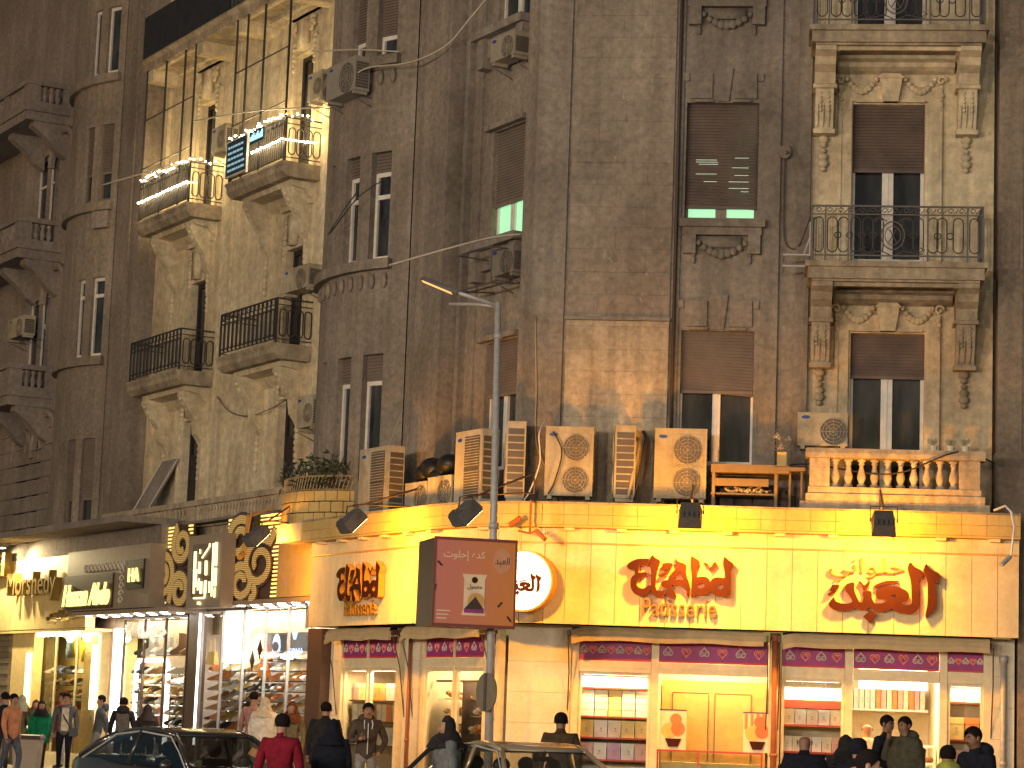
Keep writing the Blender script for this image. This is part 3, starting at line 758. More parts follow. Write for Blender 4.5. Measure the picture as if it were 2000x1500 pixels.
# terrace balustrade over the side street shops, part of the building
mb = MB(); mb.box(-20.4, -9.3, -.12, YC, 5.45, 5.82); mb.box(-20.4, -9.3, -.22, YC, 5.823, 5.95); mb.box(-20.42, -9.5, -.18, .06, 6.34, 6.47)
for x in (-20.3, -16.2, -14.9, -10.0): mb.box(x - .18, x + .18, -.14, .02, 5.953, 6.337)
tbal = bp('balustrade', mb, STONE_LIGHT, LF)
BAL2 = MB().lathe([(.07, 0), (.04, .06), (.07, .15), (.035, .28), (.06, .33), (.07, .385)], (0, 0, 0), 8).mesh('baluster', STONE_LIGHT, True)
for a, b in ((-20.0, -16.45), (-15.95, -15.1), (-14.6, -10.25)):
    n = int((b - a) / .17)
    for k in range(n): bcopy(BAL2, 'baluster', LF, a + (k + .5) * (b - a) / n, -.06, 5.953, tbal)

# ================================================================== darker building further along the side street
FAR = thing('stone_building', 'dark old stone building with balustraded balconies beyond the corner block', 'building', LF, (-24.75, .3, 0))
XB = -26.1
hl = []
for z0, z1 in ((10.35, 13.1), (14.5, 17.2), (6.0, 8.6)):
    a = PX(70, 700, .3)[0]; hl.append((a, a + .95, z0, z1))
hl.append((-28.6, -27.0, 10.35, 13.0)); hl.append((-28.6, -27.0, 14.5, 17.2)); hl.append((-28.8, -27.4, 6.0, 8.4))
mb = MB(); grid_wall(mb, [-60, -24.75], [0, TOP], hl, .3, .3); part(FAR, 'wall', mb, DARKSTONE)
mb = MB(); mb.box(-60, -24.76, .75, .9, 0, TOP); part(FAR, 'dark_backing', mb, DARK)  # unseen sheet behind the far facade that blocks light
mb = MB(); mb.box(-24.95, -24.751, .0, .3, 5.4, TOP); part(FAR, 'pilaster', mb, DARKSTONE)
for a, b, z0, z1 in hl:
    mb = MB()
    for x in (a, (a + b) / 2 - .03, b - .06): mb.box(x, x + .06, .42, .48, z0, z1)
    for z in (z0, z0 + (z1 - z0) * .68, z1 - .07): mb.box(a + .061, b - .061, .425, .475, z, z + .07)
    f = part(FAR, 'window', mb, ALU)
    mb = MB(); mb.quad((a, .46, z0), (b, .46, z0), (b, .46, z1), (a, .46, z1)); part(FAR, 'pane', mb, PANE, up=f)
    if a > -26.7 or z0 < 9:   # arched hood over the opening
        mb = MB(); c = (a + b) / 2; r = (b - a) / 2 + .12
        mb.tube([(c + r * math.cos(q), .25, z1 + .05 + r * math.sin(q)) for q in [math.pi * k / 12 for k in range(13)]], .09, 6); part(FAR, 'arch', mb, DARKSTONE)
for k in range(9):
    z = 5.6 + k * .45; m_ = MB()
    for x in range(6): m_.box(-25.0 - (x + 1) * .85 + .03 - .4 * (k % 2), -25.0 - x * .85 - .4 * (k % 2), .26, .3, z + .02, z + .43)
    if z < 9.6: part(FAR, 'stone_course', m_, DARKSTONE)
BALF = MB().lathe([(.085, 0), (.05, .05), (.1, .17), (.045, .34), (.08, .42), (.085, .46)], (0, 0, 0), 9).mesh('baluster', DARKSTONE, True)
for z in (10.2, 14.3, 18.2):
    mb = MB(); mb.box(-60, XB, -.95, .3, z - .45, z - .2); mb.box(-60, XB + .06, -1.0, .3, z - .197, z + .08)
    sl = part(FAR, 'balcony', mb, DARKSTONE)
    mb = MB(); mb.box(-60, XB + .03, -.98, -.7, z + .56, z + .7); mb.box(XB - .26, XB + .03, -.7, .3, z + .56, z + .7)
    for x in (XB - .2, XB - 1.9, XB - 3.6): mb.box(x - .15, x + .2, -.95, -.72, z + .083, z + .557)
    mb.box(XB - .22, XB, .1, .3, z + .083, z + .557); mb.box(XB - .22, XB, -.72, -.58, z + .083, z + .557)
    rl = part(FAR, 'balustrade', mb, DARKSTONE, up=sl)
    for k in range(3): place(BALF, 'baluster', FAR, XB - .11, -.42 + k * .19, z + .083, up=sl)
    for j in range(2):
        for k in range(6): place(BALF, 'baluster', FAR, XB - .52 - j * 1.72 - k * .2, -.84, z + .083, up=sl)
    mb = MB()
    for x in (XB - .4, XB - 2.2): mb.profx([(.3, z - 1.4), (.3, z - .45), (-.7, z - .45), (-.72, z - .6), (-.35, z - .85), (.05, z - 1.25)], x, x + .34)
    part(FAR, 'bracket', mb, DARKSTONE, up=sl)
    mb = MB(); q = .95; cx = -25.55
    mb.tube([(cx - .45 + q * math.cos(t), .16, z - 1.55 + q * math.sin(t)) for t in [math.pi * k / 14 for k in range(15)]], .11, 6); part(FAR, 'arch', mb, DARKSTONE)

# ================================================================== corner pastry shop
SHOP = thing('pastry_shop', 'brightly lit corner pastry shop with curved stone fascia under the old building', 'shop', WF, CORNER)
def sp_(name, mb, mat, F, up=None, smooth=False, label=None, kind=None):
    o = bpy.data.objects.new(name, mb if isinstance(mb, bpy.types.Mesh) else mb.mesh(name, mat, smooth)); C.objects.link(o)
    o.parent = up or SHOP
    if up is None: o.rotation_euler = (0, 0, F.ang)
    return props(o, label, kind=kind)
HALF = math.radians(26.64); R_IN = 1.6; T0 = R_IN * math.tan(HALF)
LEN_L, LEN_R = 6.05, 8.55
def fillet_center():
    # both facade lines at offset 0 are tangent to the circle of radius R_IN
    p = RF.d * T0 + RF.n * R_IN; return Vector((p.x, p.y))
FC = fillet_center()
ARC = RF.ang - LF.ang
def path(s, off):
    """point on the shop outline, s in metres along the inner line, off outwards (relative to CORNER)"""
    arc = R_IN * ARC
    if s < LEN_L - T0:
        v = LF.d * (s - LEN_L) - LF.n * off; return Vector((v.x, v.y))
    s2 = s - (LEN_L - T0)
    if s2 < arc:
        a = LF.ang + s2 / R_IN; n_ = Vector((math.sin(a), -math.cos(a))); return FC + n_ * (R_IN + off)
    s3 = s2 - arc
    v = RF.d * (T0 + s3) - RF.n * off; return Vector((v.x, v.y))
S_END = LEN_L - T0 + R_IN * ARC + LEN_R - T0
S_A, S_B = LEN_L - T0, LEN_L - T0 + R_IN * ARC
def s_of_x(F, x): return LEN_L + x if F is LF else S_B + x - T0
def stations(step, off):
    out = [0.0]; s = 0.0
    while s < S_END - .02:
        k = (R_IN + off) / R_IN if S_A - 1e-6 <= s < S_B - 1e-6 else 1.0
        nxt = s + step / k
        s = min(nxt, S_END); out.append(s)
    return out
def seg(mb, s0, s1, o0, o1, z0, z1, gap=0.0):
    d = (s1 - s0); a, b = s0 + gap, s1 - gap
    p = [path(a, o1), path(b, o1), path(b, o0), path(a, o0)]
    return mb.hexa([(q.x, q.y, z) for z in (z0, z1) for q in p])
def band(name, o0, o1, z0, z1, mat, step=.2, s0=0.0, s1=None):
    mb = MB(); st = [s for s in stations(step, o1) if s >= s0 and (s1 is None or s <= s1)]
    for a, b in zip(st, st[1:]): seg(mb, a, b, o0, o1, z0, z1)
    return sp_(name, mb, mat, WF)
ZS0, ZS1 = 3.38, 4.78
core = band('fascia_core', .5, 1.17, 3.4, 5.0, DARKWOOD, .3)
st = stations(.43, 1.2)
rnd = random.Random(4)
for a, b in zip(st, st[1:]):
    mb = MB(); seg(mb, a, b, 1.171, 1.2 + rnd.uniform(0, .008), ZS0, ZS1 - .03, .004); sp_('fascia_panel', mb, FASCIA, WF)
    mb = MB(); seg(mb, a, b, 1.171, 1.215 + rnd.uniform(0, .004), ZS1, 5.02, .002); sp_('fascia_panel', mb, FASCIA, WF)
band('fascia_trim', 1.171, 1.225, ZS1 - .028, ZS1 - .003, LETTER_GOLD, .3)
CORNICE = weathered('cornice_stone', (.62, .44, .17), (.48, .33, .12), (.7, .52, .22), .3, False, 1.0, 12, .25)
band('cornice_soffit', .5, 1.42, 5.023, 5.06, CORNICE, .3)
st = stations(.42, 1.45)
for a, b in zip(st, st[1:]):
    for z0, z1 in ((5.063, 5.235), (5.24, 5.42)):
        mb = MB(); seg(mb, a, b, 1.38, 1.45 + rnd.uniform(0, .005), z0, z1, .003); sp_('cornice_tile', mb, CORNICE, WF)
band('cornice_core', .4, 1.379, 5.063, 5.418, DARKWOOD, .3)
band('terrace_slab', -.3, 1.47, 5.421, 5.455, SLAB, .3)
for k in range(16):
    s = .5 + k * (S_END - 1) / 15; mb = MB(); seg(mb, s, s + .17, 1.22, 1.38, 4.97, 5.02); sp_('cornice_block', mb, FASCIA, WF)
# end faces of the fascia
mb = MB(); mb.box(-6.065, -6.052, -1.2, -.1, 3.38, 5.02); sp_('end_panel', mb, FASCIA, LF)
mb = MB(); mb.box(-7.2, -6.07, -1.45, -.2, 5.06, 5.42); sp_('cornice_end', mb, FASCIA, LF)
# storefront: walls, columns, frames.  front line at y = -.5
YS = -.5
def shop_box(name, F, x0, x1, y0, y1, z0, z1, mat, up=None, label=None):
    mb = MB(); mb.box(x0, x1, y0, y1, z0, z1); return sp_(name, mb, mat, F, up, label=label)
def marble(F, x0, x1, y0=YS - .06, y1=.2):
    zs = [.15, .62, 1.15, 1.68, 2.21, 2.74, 3.38]
    for a, b in zip(zs, zs[1:]): shop_box('marble_slab', F, x0, x1, y0, y1, a + .004, b, MARBLE)
marble(RF, -.12, .3); marble(RF, .305, .98, YS - .1); marble(RF, 8.15, 8.55)
marble(LF, -3.2, -2.62); marble(LF, -6.35, -5.98, YS - .04)
shop_box('pillar', LF, -7.0, -6.36, -.75, .5, .15, 3.38, DARKWOOD)
# openings: (frame, x0, x1, kind)
def heart(c, r, up):
    pts = []
    for k in range(22):
        t = 2 * math.pi * k / 22; x = 16 * math.sin(t) ** 3; z = 13 * math.cos(t) - 5 * math.cos(2 * t) - 2 * math.cos(3 * t) - math.cos(4 * t)
        pts.append((c[0] + r * x / 16, c[1] + (r if not up else -r) * z / 15))
    return pts
HEART_P = flat('heart_pink', (.85, .3, .22), .5); HEART_W = flat('heart_grey', (.62, .58, .5), .5)
def purple(F, x0, x1, n):
    mb = MB(); mb.box(x0, x1, YS - .02, YS + .03, 2.8, 3.2); b = sp_('purple_band', mb, PURPLE, F)
    mb = MB(); mb.box(x0, x1, YS - .024, YS - .021, 2.8, 2.83); sp_('band_edge', mb, MATS.get('edge_red') or flat('edge_red', (.6, .05, .05)), F, b)
    w = (x1 - x0) / n
    for k in range(n):
        c = (x0 + (k + .5) * w, 2.985); r = min(.08, w * .42)
        mb = MB(); mb.tube([(x, YS - .024, z) for x, z in heart(c, r, k % 2 == 0)], .011, 4, True)
        for sx in (-1, 1): mb.tube([(c[0] + sx * r * .4 + r * .24 * math.cos(q), YS - .024, c[1] + (.15 if k % 2 else -.15) * r + r * .24 * math.sin(q)) for q in [.7 * j for j in range(8)]], .008, 4)
        sp_('heart_motif', mb, HEART_P if k % 2 else HEART_W, F, b)
def posts(F, xs, w=.1):
    mb = MB()
    for x in xs: mb.box(x - w / 2, x + w / 2, YS - .05, YS + .08, .15, 3.36)
    return sp_('frame_post', mb, FRAME_W, F)
def head(F, x0, x1):
    mb = MB(); mb.box(x0, x1, YS - .04, YS + .08, 2.6, 2.795); mb.box(x0, x1, YS - .05, YS - .04, 2.68, 2.7); return sp_('frame_head', mb, FRAME_W, F)
def pane_(F, x0, x1, z0, z1, y=YS + .03, label=None):
    mb = MB(); w = .05
    mb.box(x0, x0 + w, y - .03, y + .03, z0, z1); mb.box(x1 - w, x1, y - .03, y + .03, z0, z1); mb.box(x0 + w, x1 - w, y - .03, y + .03, z0, z0 + w); mb.box(x0 + w, x1 - w, y - .03, y + .03, z1 - w, z1)
    f = sp_('window', mb, FRAME_W, F)
    mb = MB(); mb.quad((x0 + w, y, z0 + w), (x1 - w, y, z0 + w), (x1 - w, y, z1 - w), (x0 + w, y, z1 - w)); sp_('glass', mb, CLEAR, F, f)
    return f
def plinth(F, x0, x1, z=.6):
    mb = MB(); mb.box(x0, x1, YS - .03, YS + .1, .15, z); sp_('plinth', mb, MARBLE, F)
# front street side
posts(RF, (1.05, 2.44, 4.47, 4.53, 5.76, 7.36, 8.1), .13)
for a, b, n in ((1.12, 2.37, 8), (2.5, 4.38, 6), (4.62, 5.69, 4), (5.84, 7.29, 6), (7.43, 8.04, 5)): purple(RF, a, b, n); head(RF, a, b)
pane_(RF, 1.12, 2.37, .6, 2.6); pane_(RF, 4.62, 5.69, .6, 2.6); pane_(RF, 7.43, 8.04, .3, 2.6)
for a, b in ((1.12, 2.37), (4.62, 5.69)): plinth(RF, a, b)
# side street side
posts(LF, (-5.9, -3.5, -2.5, -.2, .2), .12); posts(LF, (-4.75, -1.35), .05)
for a, b, n in ((-5.84, -3.56, 10), (-2.44, -.26, 8), (-.14, .14, 1)): purple(LF, a, b, n); head(LF, a, b)
pane_(LF, -5.84, -4.78, .6, 2.6); pane_(LF, -4.72, -3.56, .6, 2.6); pane_(LF, -2.44, -1.38, .6, 2.6); pane_(LF, -1.32, -.26, .6, 2.6); pane_(LF, -.14, .14, .3, 2.6)
for a, b in ((-5.84, -3.56), (-2.44, -.26)): plinth(LF, a, b)
# rooms behind
ROOMW = flat('shop_inner_wall', (.7, .6, .42), .7)
def room(F, x0, x1, depth, ztop=3.2):
    mb = MB(); y1 = YS + depth
    mb.quad((x0, y1, .1), (x1, y1, .1), (x1, y1, ztop), (x0, y1, ztop)); mb.quad((x0, YS + .12, .16), (x1, YS + .12, .16), (x1, y1, .16), (x0, y1, .16))
    mb.quad((x0, YS + .12, ztop), (x1, YS + .12, ztop), (x1, y1, ztop), (x0, y1, ztop)); mb.quad((x0, YS + .12, .1), (x0, y1, .1), (x0, y1, ztop), (x0, YS + .12, ztop)); mb.quad((x1, YS + .12, .1), (x1, y1, .1), (x1, y1, ztop), (x1, YS + .12, ztop))
    sp_('room', mb, ROOMW, F)
room(RF, 1.12, 2.37, .75); room(RF, 4.62, 5.69, .8); room(RF, 5.75, 7.35, 3.4); room(RF, 2.5, 4.4, 1.3); room(RF, 7.43, 8.04, .6)
room(LF, -5.9, -3.5, 2.2); room(LF, -2.5, -.22, 1.3)
def tube_light(F, x0, x1, y, z, e=60, c=(1, .68, .3), mat=TUBE, down=.06):
    mb = MB(); mb.box(x0, x1, y - .04, y + .04, z - .03, z); t = sp_('tube_light', mb, mat, F)
    p = Vector(CORNER) + F.d * ((x0 + x1) / 2) + F.n * y
    d = bpy.data.lights.new('tube_lamp', 'AREA'); d.shape = 'RECTANGLE'; d.size = abs(x1 - x0); d.size_y = .1; d.energy = e * .85; d.color = c
    o = bpy.data.objects.new('tube_lamp', d); C.objects.link(o); o.location = (p.x, p.y, z - down); o.rotation_euler = (0, 0, F.ang)
tube_light(RF, 5.95, 7.2, .9, 3.15, 130); tube_light(RF, 5.95, 7.2, .1, 3.15, 70)
tube_light(RF, 1.2, 2.3, -.43, 2.58, 40); tube_light(RF, 4.7, 5.6, -.43, 2.58, 40)  # tubes added just inside the panes to brighten the cake boxes
tube_light(RF, 7.5, 8.0, -.42, 2.58, 12); tube_light(RF, 2.7, 4.2, .2, 3.1, 75, (1, .66, .25), TUBE_WARM)  # the narrow end tube is likewise added for its boxes
tube_light(LF, -5.6, -3.8, -.42, 2.58, 45); tube_light(LF, -2.3, -.5, .2, 3.12, 60)  # the tube by the glass is added to light the side window boxes
mb = MB(); mb.box(6.0, 7.2, 1.15, 1.2, 2.5, 3.0); sp_('light_box', mb, glow('light_box_white', (1, .97, .9), 2.2), RF)
mb = MB(); mb.box(-1.45, -.5, .55, .6, 2.0, 2.75); sp_('light_box', mb, MATS['light_box_white'], LF)
# shelves and cake boxes
SHELF_ROWS = {}
def shelf(F, x0, x1, y0, y1, z, mat=RED_SHELF, t=.03):
    mb = MB(); mb.box(x0, x1, y0, y1, z - t, z); return sp_('shelf', mb, mat, F)
BOXC = {'cream': flat('box_cream', (.78, .7, .5), .5), 'yellow': flat('box_yellow', (.8, .6, .2), .5), 'pink': flat('box_pink', (.72, .42, .36), .5), 'white': flat('box_white', (.8, .76, .66), .5), 'lilac': flat('box_lilac', (.6, .36, .5), .5), 'orange': flat('box_orange', (.78, .25, .06), .5)}
DOT = flat('box_print', (.5, .32, .18), .6)
def cake_box(F, x, y, z, w, d, h, colour, label, lid=True, tilt=0.0):
    mb = MB(); mb.cur = 0; mb.box(-w / 2, w / 2, 0, d, 0, h)
    if lid: mb.box(-w / 2 - .004, w / 2 + .004, -.005, d + .004, h * .72, h + .003)
    mb.cur = 1; rr = random.Random(int((x * 31 + z * 77) * 100))
    if h > .2:
        a = rr.uniform(-w * .12, w * .12); mb.box(a - w * .13, a + w * .13, -.009, -.006, h * .34, h * .38); mb.box(a - w * .07, a + w * .07, -.009, -.006, h * .46, h * .56)
    o = bpy.data.objects.new('cake_box', mb.mesh('cake_box', [BOXC[colour], DOT])); C.objects.link(o)
    o.location = F.w(x, y, z); o.rotation_euler = (tilt, 0, F.ang); props(o, label, 'box', 'cake boxes on the pastry shop shelves')
ROWN = ['top', 'second', 'third', 'fourth', 'fifth', 'lowest']
def fill(F, x0, x1, y, rows, where):
    for r, (z, h, n, cols, flatn) in enumerate(rows):
        w = (x1 - x0) / n
        for k in range(n):
            c = cols[k % len(cols)]
            for q in range(flatn):
                hh = h / flatn
                lab = f'{c} cake box, {NUM[k]} along the {ROWN[r]} shelf {where}' if flatn == 1 else f'flat {c} cake box, {NUM[flatn-1-q]} down in pile {k+1} {where}'
                if flatn > 1: lab = f'flat {c} box, {NUM[flatn - 1 - q]} down in the {NUM[k]} pile {where}'
                cake_box(F, x0 + (k + .5) * w, y + (k % 3) * .012, z + q * hh, w * .94, .3, hh * .93, c, lab, flatn == 1)
shelf(RF, 1.13, 2.36, -.33, .1, 2.34); shelf(RF, 1.13, 2.36, -.33, .1, 1.84); shelf(RF, 1.13, 2.36, -.33, .1, 1.48); shelf(RF, 1.13, 2.36, -.33, .1, 1.1)
fill(RF, 1.15, 2.34, -.28, [(2.34, .2, 6, ['white', 'cream'], 1), (1.84, .46, 5, ['white', 'cream', 'yellow', 'cream'], 4), (1.48, .31, 5, ['yellow', 'white', 'cream', 'yellow'], 1), (1.1, .3, 5, ['pink', 'white', 'lilac', 'white'], 1), (.7, .3, 4, ['white', 'cream', 'yellow'], 1)], 'beside the corner pillar')
for z in (2.24, 1.82, 1.36, .98): shelf(RF, 4.63, 5.68, -.33, .15, z, RED_SHELF, .035)
mb = MB(); mb.box(4.63, 5.68, -.345, -.331, 2.1, 2.2); sp_('shelf_edge', mb, RED_SHELF, RF)
fill(RF, 4.65, 5.66, -.28, [(2.24, .22, 6, ['white', 'cream'], 1), (1.82, .28, 5, ['cream', 'white'], 1), (1.36, .27, 6, ['white', 'cream', 'pink'], 1), (.98, .3, 5, ['cream', 'white'], 1), (.62, .25, 4, ['cream', 'yellow'], 1)], 'beside the brown drainpipe')
for z in (2.3, 1.66, 1.2): shelf(RF, 7.44, 8.03, -.33, .05, z)
fill(RF, 7.48, 8.0, -.28, [(2.3, .25, 2, ['pink', 'white'], 1), (1.66, .4, 2, ['yellow', 'orange'], 1), (1.2, .3, 2, ['pink', 'lilac'], 1), (.75, .3, 2, ['lilac', 'pink'], 1)], 'in the narrow end door')
for z in (2.0, 1.6, 1.15): shelf(LF, -5.82, -3.6, -.36, -.02, z, DARKWOOD)
fill(LF, -5.78, -3.64, -.3, [(2.0, .34, 8, ['pink', 'yellow', 'pink', 'orange', 'orange', 'pink'], 1), (1.6, .34, 9, ['white', 'cream', 'orange', 'cream'], 1), (1.15, .36, 8, ['cream', 'white'], 1)], 'in the side street window')
# pastry display in the second side window
for z in (2.05, 1.75, 1.45, 1.15): shelf(LF, -2.4, -.35, -.25, .35, z, CLEAR, .02)
mb = MB(); mb.box(-1.42, -1.38, -.3, .4, .6, 2.4); mb.box(-2.42, -.3, -.3, -.27, 2.36, 2.4); sp_('display_frame', mb, DARKWOOD, LF)
PASTRY = [flat('pastry_brown', (.38, .17, .05), .6), flat('pastry_gold', (.62, .36, .12), .6), flat('pastry_cream', (.75, .6, .4), .6)]
rnd = random.Random(11)
for r, z in enumerate((2.05, 1.75, 1.45, 1.15)):
    for k in range(8):
        mb = MB(); q = rnd.random()
        for j in range(3): mb.ball((rnd.uniform(-.05, .05), rnd.uniform(0, .2), .05 + .035 * j), .085 - .015 * j, .08, .05, 8, 5)
        mb.lathe([(.0, 0), (.11, .0), (.12, .015), (.0, .02)], (0, .08, 0), 10)
        o = single('pastry_plate', mb, PASTRY[(r + k) % 3], f'plate of {["dark brown", "golden", "cream"][(r + k) % 3]} pastries, {NUM[k]} along the {ROWN[r]} display shelf behind the lamp post', 'pastries', LF, (0, 0, 0), 'plates of pastry in the side window')
        o.location = LF.w(-2.25 + k * .265, -.15, z)
# doorway with brown double doors and counter fridge
mb = MB(); mb.box(2.52, 4.36, .62, .7, .15, 2.52); 
d_ = sp_('double_door', mb, flat('door_ochre', (.5, .3, .09), .5), RF)
for a in (2.72, 3.47):
    mb = MB(); mb.box(a, a + .62, .6, .62, .3, 2.3); sp_('door_leaf', mb, MATS['door_ochre'], RF, d_)
    mb = MB()
    for q in ((a - .012, a, .3, 2.3), (a + .62, a + .632, .3, 2.3), (a - .012, a + .632, 2.3, 2.312)): mb.box(q[0], q[1], .595, .62, q[2], q[3])
    sp_('door_trim', mb, DARKWOOD, RF, d_)
CT = thing('display_counter', 'glass ice cream counter standing in the pastry shop doorway', 'counter', RF, (3.4, -.35, .15))
mb = MB(); mb.box(2.52, 4.3, -.45, .15, .15, .95); part(CT, 'base', mb, flat('counter_steel', (.4, .34, .24), .35, .5))
mb = MB(); mb.box(2.52, 4.3, -.46, -.44, .95, 1.28); mb.box(2.52, 4.3, -.46, .1, 1.285, 1.3); part(CT, 'glass', mb, CLEAR)
mb = MB(); mb.box(2.5, 4.32, -.48, -.44, 1.28, 1.31); mb.box(2.5, 4.32, -.48, -.44, .93, .96)
for x in (2.5, 3.2, 4.29): mb.box(x, x + .03, -.48, -.44, .96, 1.28)
part(CT, 'frame', mb, RED_SHELF)
mb = MB(); mb.box(2.55, 4.28, -.33, .1, .96, 1.1); part(CT, 'ice_cream_trays', mb, BOXC['yellow'])
SCOOP = [flat('scoop_orange', (.8, .2, .05), .5), flat('scoop_green', (.6, .5, .12), .5)]
for i, x in enumerate((2.56, 4.0)):
    P = thing('ice_cream_poster', ['upright ice cream picture on the counter nearest the cake boxes', 'striped upright ice cream picture on the counter nearest the drainpipe'][i], 'poster', RF, (x, -.47, 1.31))
    mb = MB(); mb.box(x - .02, x + .44, -.475, -.46, 1.31, 1.98); part(P, 'board', mb, BOXC['cream'])
    mb = MB(); mb.box(x - .03, x + .45, -.485, -.46, 1.98, 2.0); part(P, 'frame', mb, DARKWOOD)
    for j, (dx, dz, r) in enumerate(((.14, .33, .13), (.3, .36, .12), (.26, .52, .1))):
        mb = MB(); mb.disc((x + dx, 1.31 + dz), r, -.482 - j * .004, -.475); part(P, 'scoop', mb, SCOOP[0 if j else 1])
    mb = MB(); mb.prism([(x + .08, 1.5), (x + .36, 1.5), (x + .3, 1.36), (x + .14, 1.36)], -.5, -.475); part(P, 'cup', mb, LETTER_RED)
    if i:
        mb = MB()
        for k in range(4): mb.box(x + k * .1, x + k * .1 + .05, -.4815, -.475, 1.7, 1.97)
        part(P, 'stripe', mb, BOXC['orange'])
# back of the open sales room
for k, z in enumerate((2.2, )):
    mb = MB(); mb.box(5.8, 7.3, 2.3, 2.7, 2.12, 2.16); sp_('back_shelf', mb, WHITE, RF)
rnd = random.Random(5)
for k in range(14):
    c = 'white' if k < 5 else ['pink', 'cream', 'orange'][k % 3]
    cake_box(RF, 5.9 + k * .1, 2.35, 2.16, .085, .3, .36, c, f'{c} flat box standing upright, {NUM[k]} on the white shelf inside the open doorway', False)
mb = MB(); mb.box(6.75, 7.32, .55, 1.1, .15, .6)
for z in (.9, 1.2, 1.5): mb.box(6.75, 7.32, .55, 1.1, z, z + .03)
for x in (6.75, 7.29): mb.box(x, x + .03, .55, .58, .6, 1.7)
sp_('display_case', mb, WHITE, RF)
for z in (.93, 1.23):
    mb = MB()
    for k in range(7): mb.ball((6.83 + k * .07, .75, z + .05), .05, .06, .045, 6, 5)
    sp_('cake_row', mb, PASTRY[0], RF)
mb = MB(); mb.box(5.8, 7.3, 1.9, 2.25, .15, 1.15); sp_('back_counter', mb, flat('green_counter', (.12, .2, .16), .5), RF)
# awnings, rolled up under the sign
def awning(F, x0, x1, drop=.0):
    n = 16; mb = MB(); rr = random.Random(int(x0 * 10))
    prof = lambda x, w: [(YS - .02, 3.375), (YS - .38, 3.36 - w), (YS - .42, 3.28 - w), (YS - .4, 3.2 - w)]
    xs = [x0 + (x1 - x0) * i / n for i in range(n + 1)]; ws = [.012 * math.sin(i * .9 + x0) + (.06 if i in (0,) else 0) for i in range(n + 1)]
    for i in range(n):
        A, B = prof(xs[i], ws[i]), prof(xs[i + 1], ws[i + 1])
        for j in range(3): mb.quad((xs[i], *A[j]), (xs[i + 1], *B[j]), (xs[i + 1], *B[j + 1]), (xs[i], *A[j + 1]))
    a = sp_('awning', mb, AWN, F, smooth=True)
    mb = MB()
    for i in range(n):
        A, B = prof(xs[i], ws[i])[3], prof(xs[i + 1], ws[i + 1])[3]
        mb.hexa([(xs[i], A[0] - .03, A[1] - .08), (xs[i + 1], B[0] - .03, B[1] - .08), (xs[i + 1], B[0] + .03, B[1] - .08), (xs[i], A[0] + .03, A[1] - .08), (xs[i], A[0] - .03, A[1]), (xs[i + 1], B[0] - .03, B[1]), (xs[i + 1], B[0] + .03, B[1]), (xs[i], A[0] + .03, A[1])])
    sp_('valance', mb, AWN, F, a)
    mb = MB()
    for x in (x0 - .06, x1 + .06): mb.box(x - .02, x + .02, YS - .4, YS - .02, 3.2, 3.3); mb.tube([(x, YS - .38, 3.25), (x + .02, YS - .2, 2.6), (x, YS - .06, 1.7)], .012, 5)
    sp_('awning_arm', mb, DARKWOOD, F, a)
awning(RF, 1.0, 4.3); awning(RF, 4.62, 8.1); awning(LF, -5.9, -3.2); awning(LF, -2.75, .1)
def pipe(F, x, y, z0, z1, r, mat, label, name='drainpipe'):
    mb = MB(); mb.tube([(x, y, z0), (x, y, z1)], r, 8); mb.tube([(x, y, z1 - .12), (x, y, z1)], r * 1.4, 8); mb.tube([(x, y, z0 + 1.1), (x, y, z0 + 1.16)], r * 1.3, 8)
    single(name, mb, mat, label, 'pipe', F, (x, y, z0), smooth=True)
RUSTY = flat('rusty_pipe', (.3, .1, .035), .6)
pipe(RF, 4.5, YS - .2, .15, 3.34, .055, RUSTY, 'rusty brown drainpipe between the pastry shop doorway and the shelves window')
pipe(LF, -2.9, YS - .12, .15, 3.3, .03, RUSTY, 'thin rusty pipe down the pillar of the side street window')
pipe(RF, 8.36, YS - .12, .15, 3.1, .05, STEEL, 'grey pipe on the end pillar of the pastry shop')
# ================================================================== lettering on the pastry shop
def crop_poly(F, y, org, k, pts, sm=3):
    q = smooth_poly(pts, sm) if sm else pts
    return [on(F, org[0] + x * k, org[1] + yy * k, y) for x, yy in q]
ORG, K = (1210, 1070), .12
E_ = [(125, 300), (170, 240), (260, 195), (350, 180), (475, 190), (460, 290), (430, 295), (350, 285), (325, 300), (318, 370), (320, 410), (410, 398), (460, 430), (430, 465), (350, 490), (290, 560), (285, 610), (320, 650), (390, 665), (450, 635), (490, 605), (510, 680), (470, 740), (400, 780), (320, 785), (240, 740), (190, 660), (180, 560), (200, 480), (250, 430), (240, 370), (200, 350), (160, 355)]
L_ = [(535, 120), (580, 165), (660, 215), (640, 300), (610, 400), (595, 520), (590, 640), (610, 690), (660, 710), (740, 695), (725, 780), (690, 805), (640, 810), (570, 780), (520, 720), (513, 620), (515, 500), (517, 400), (495, 280), (500, 190)]
Q1 = [(715, 255), (865, 255), (840, 330), (800, 350), (680, 365), (700, 310)]
Q2 = [(838, 335), (810, 390), (760, 440), (700, 470), (645, 465), (655, 445), (730, 400), (790, 350)]
A_ = [(912, 155), (945, 220), (1075, 270), (1085, 350), (1085, 430), (1130, 560), (1148, 680), (1100, 800), (1090, 720), (1040, 650), (960, 615), (860, 610), (850, 640), (870, 700), (925, 770), (905, 820), (850, 828), (790, 780), (770, 710), (765, 650), (740, 630), (700, 640), (675, 585), (700, 545), (780, 525), (800, 480), (850, 410), (920, 350), (935, 310), (915, 250)]
AH = [(975, 405), (890, 505), (960, 515), (1035, 525), (1010, 460)]
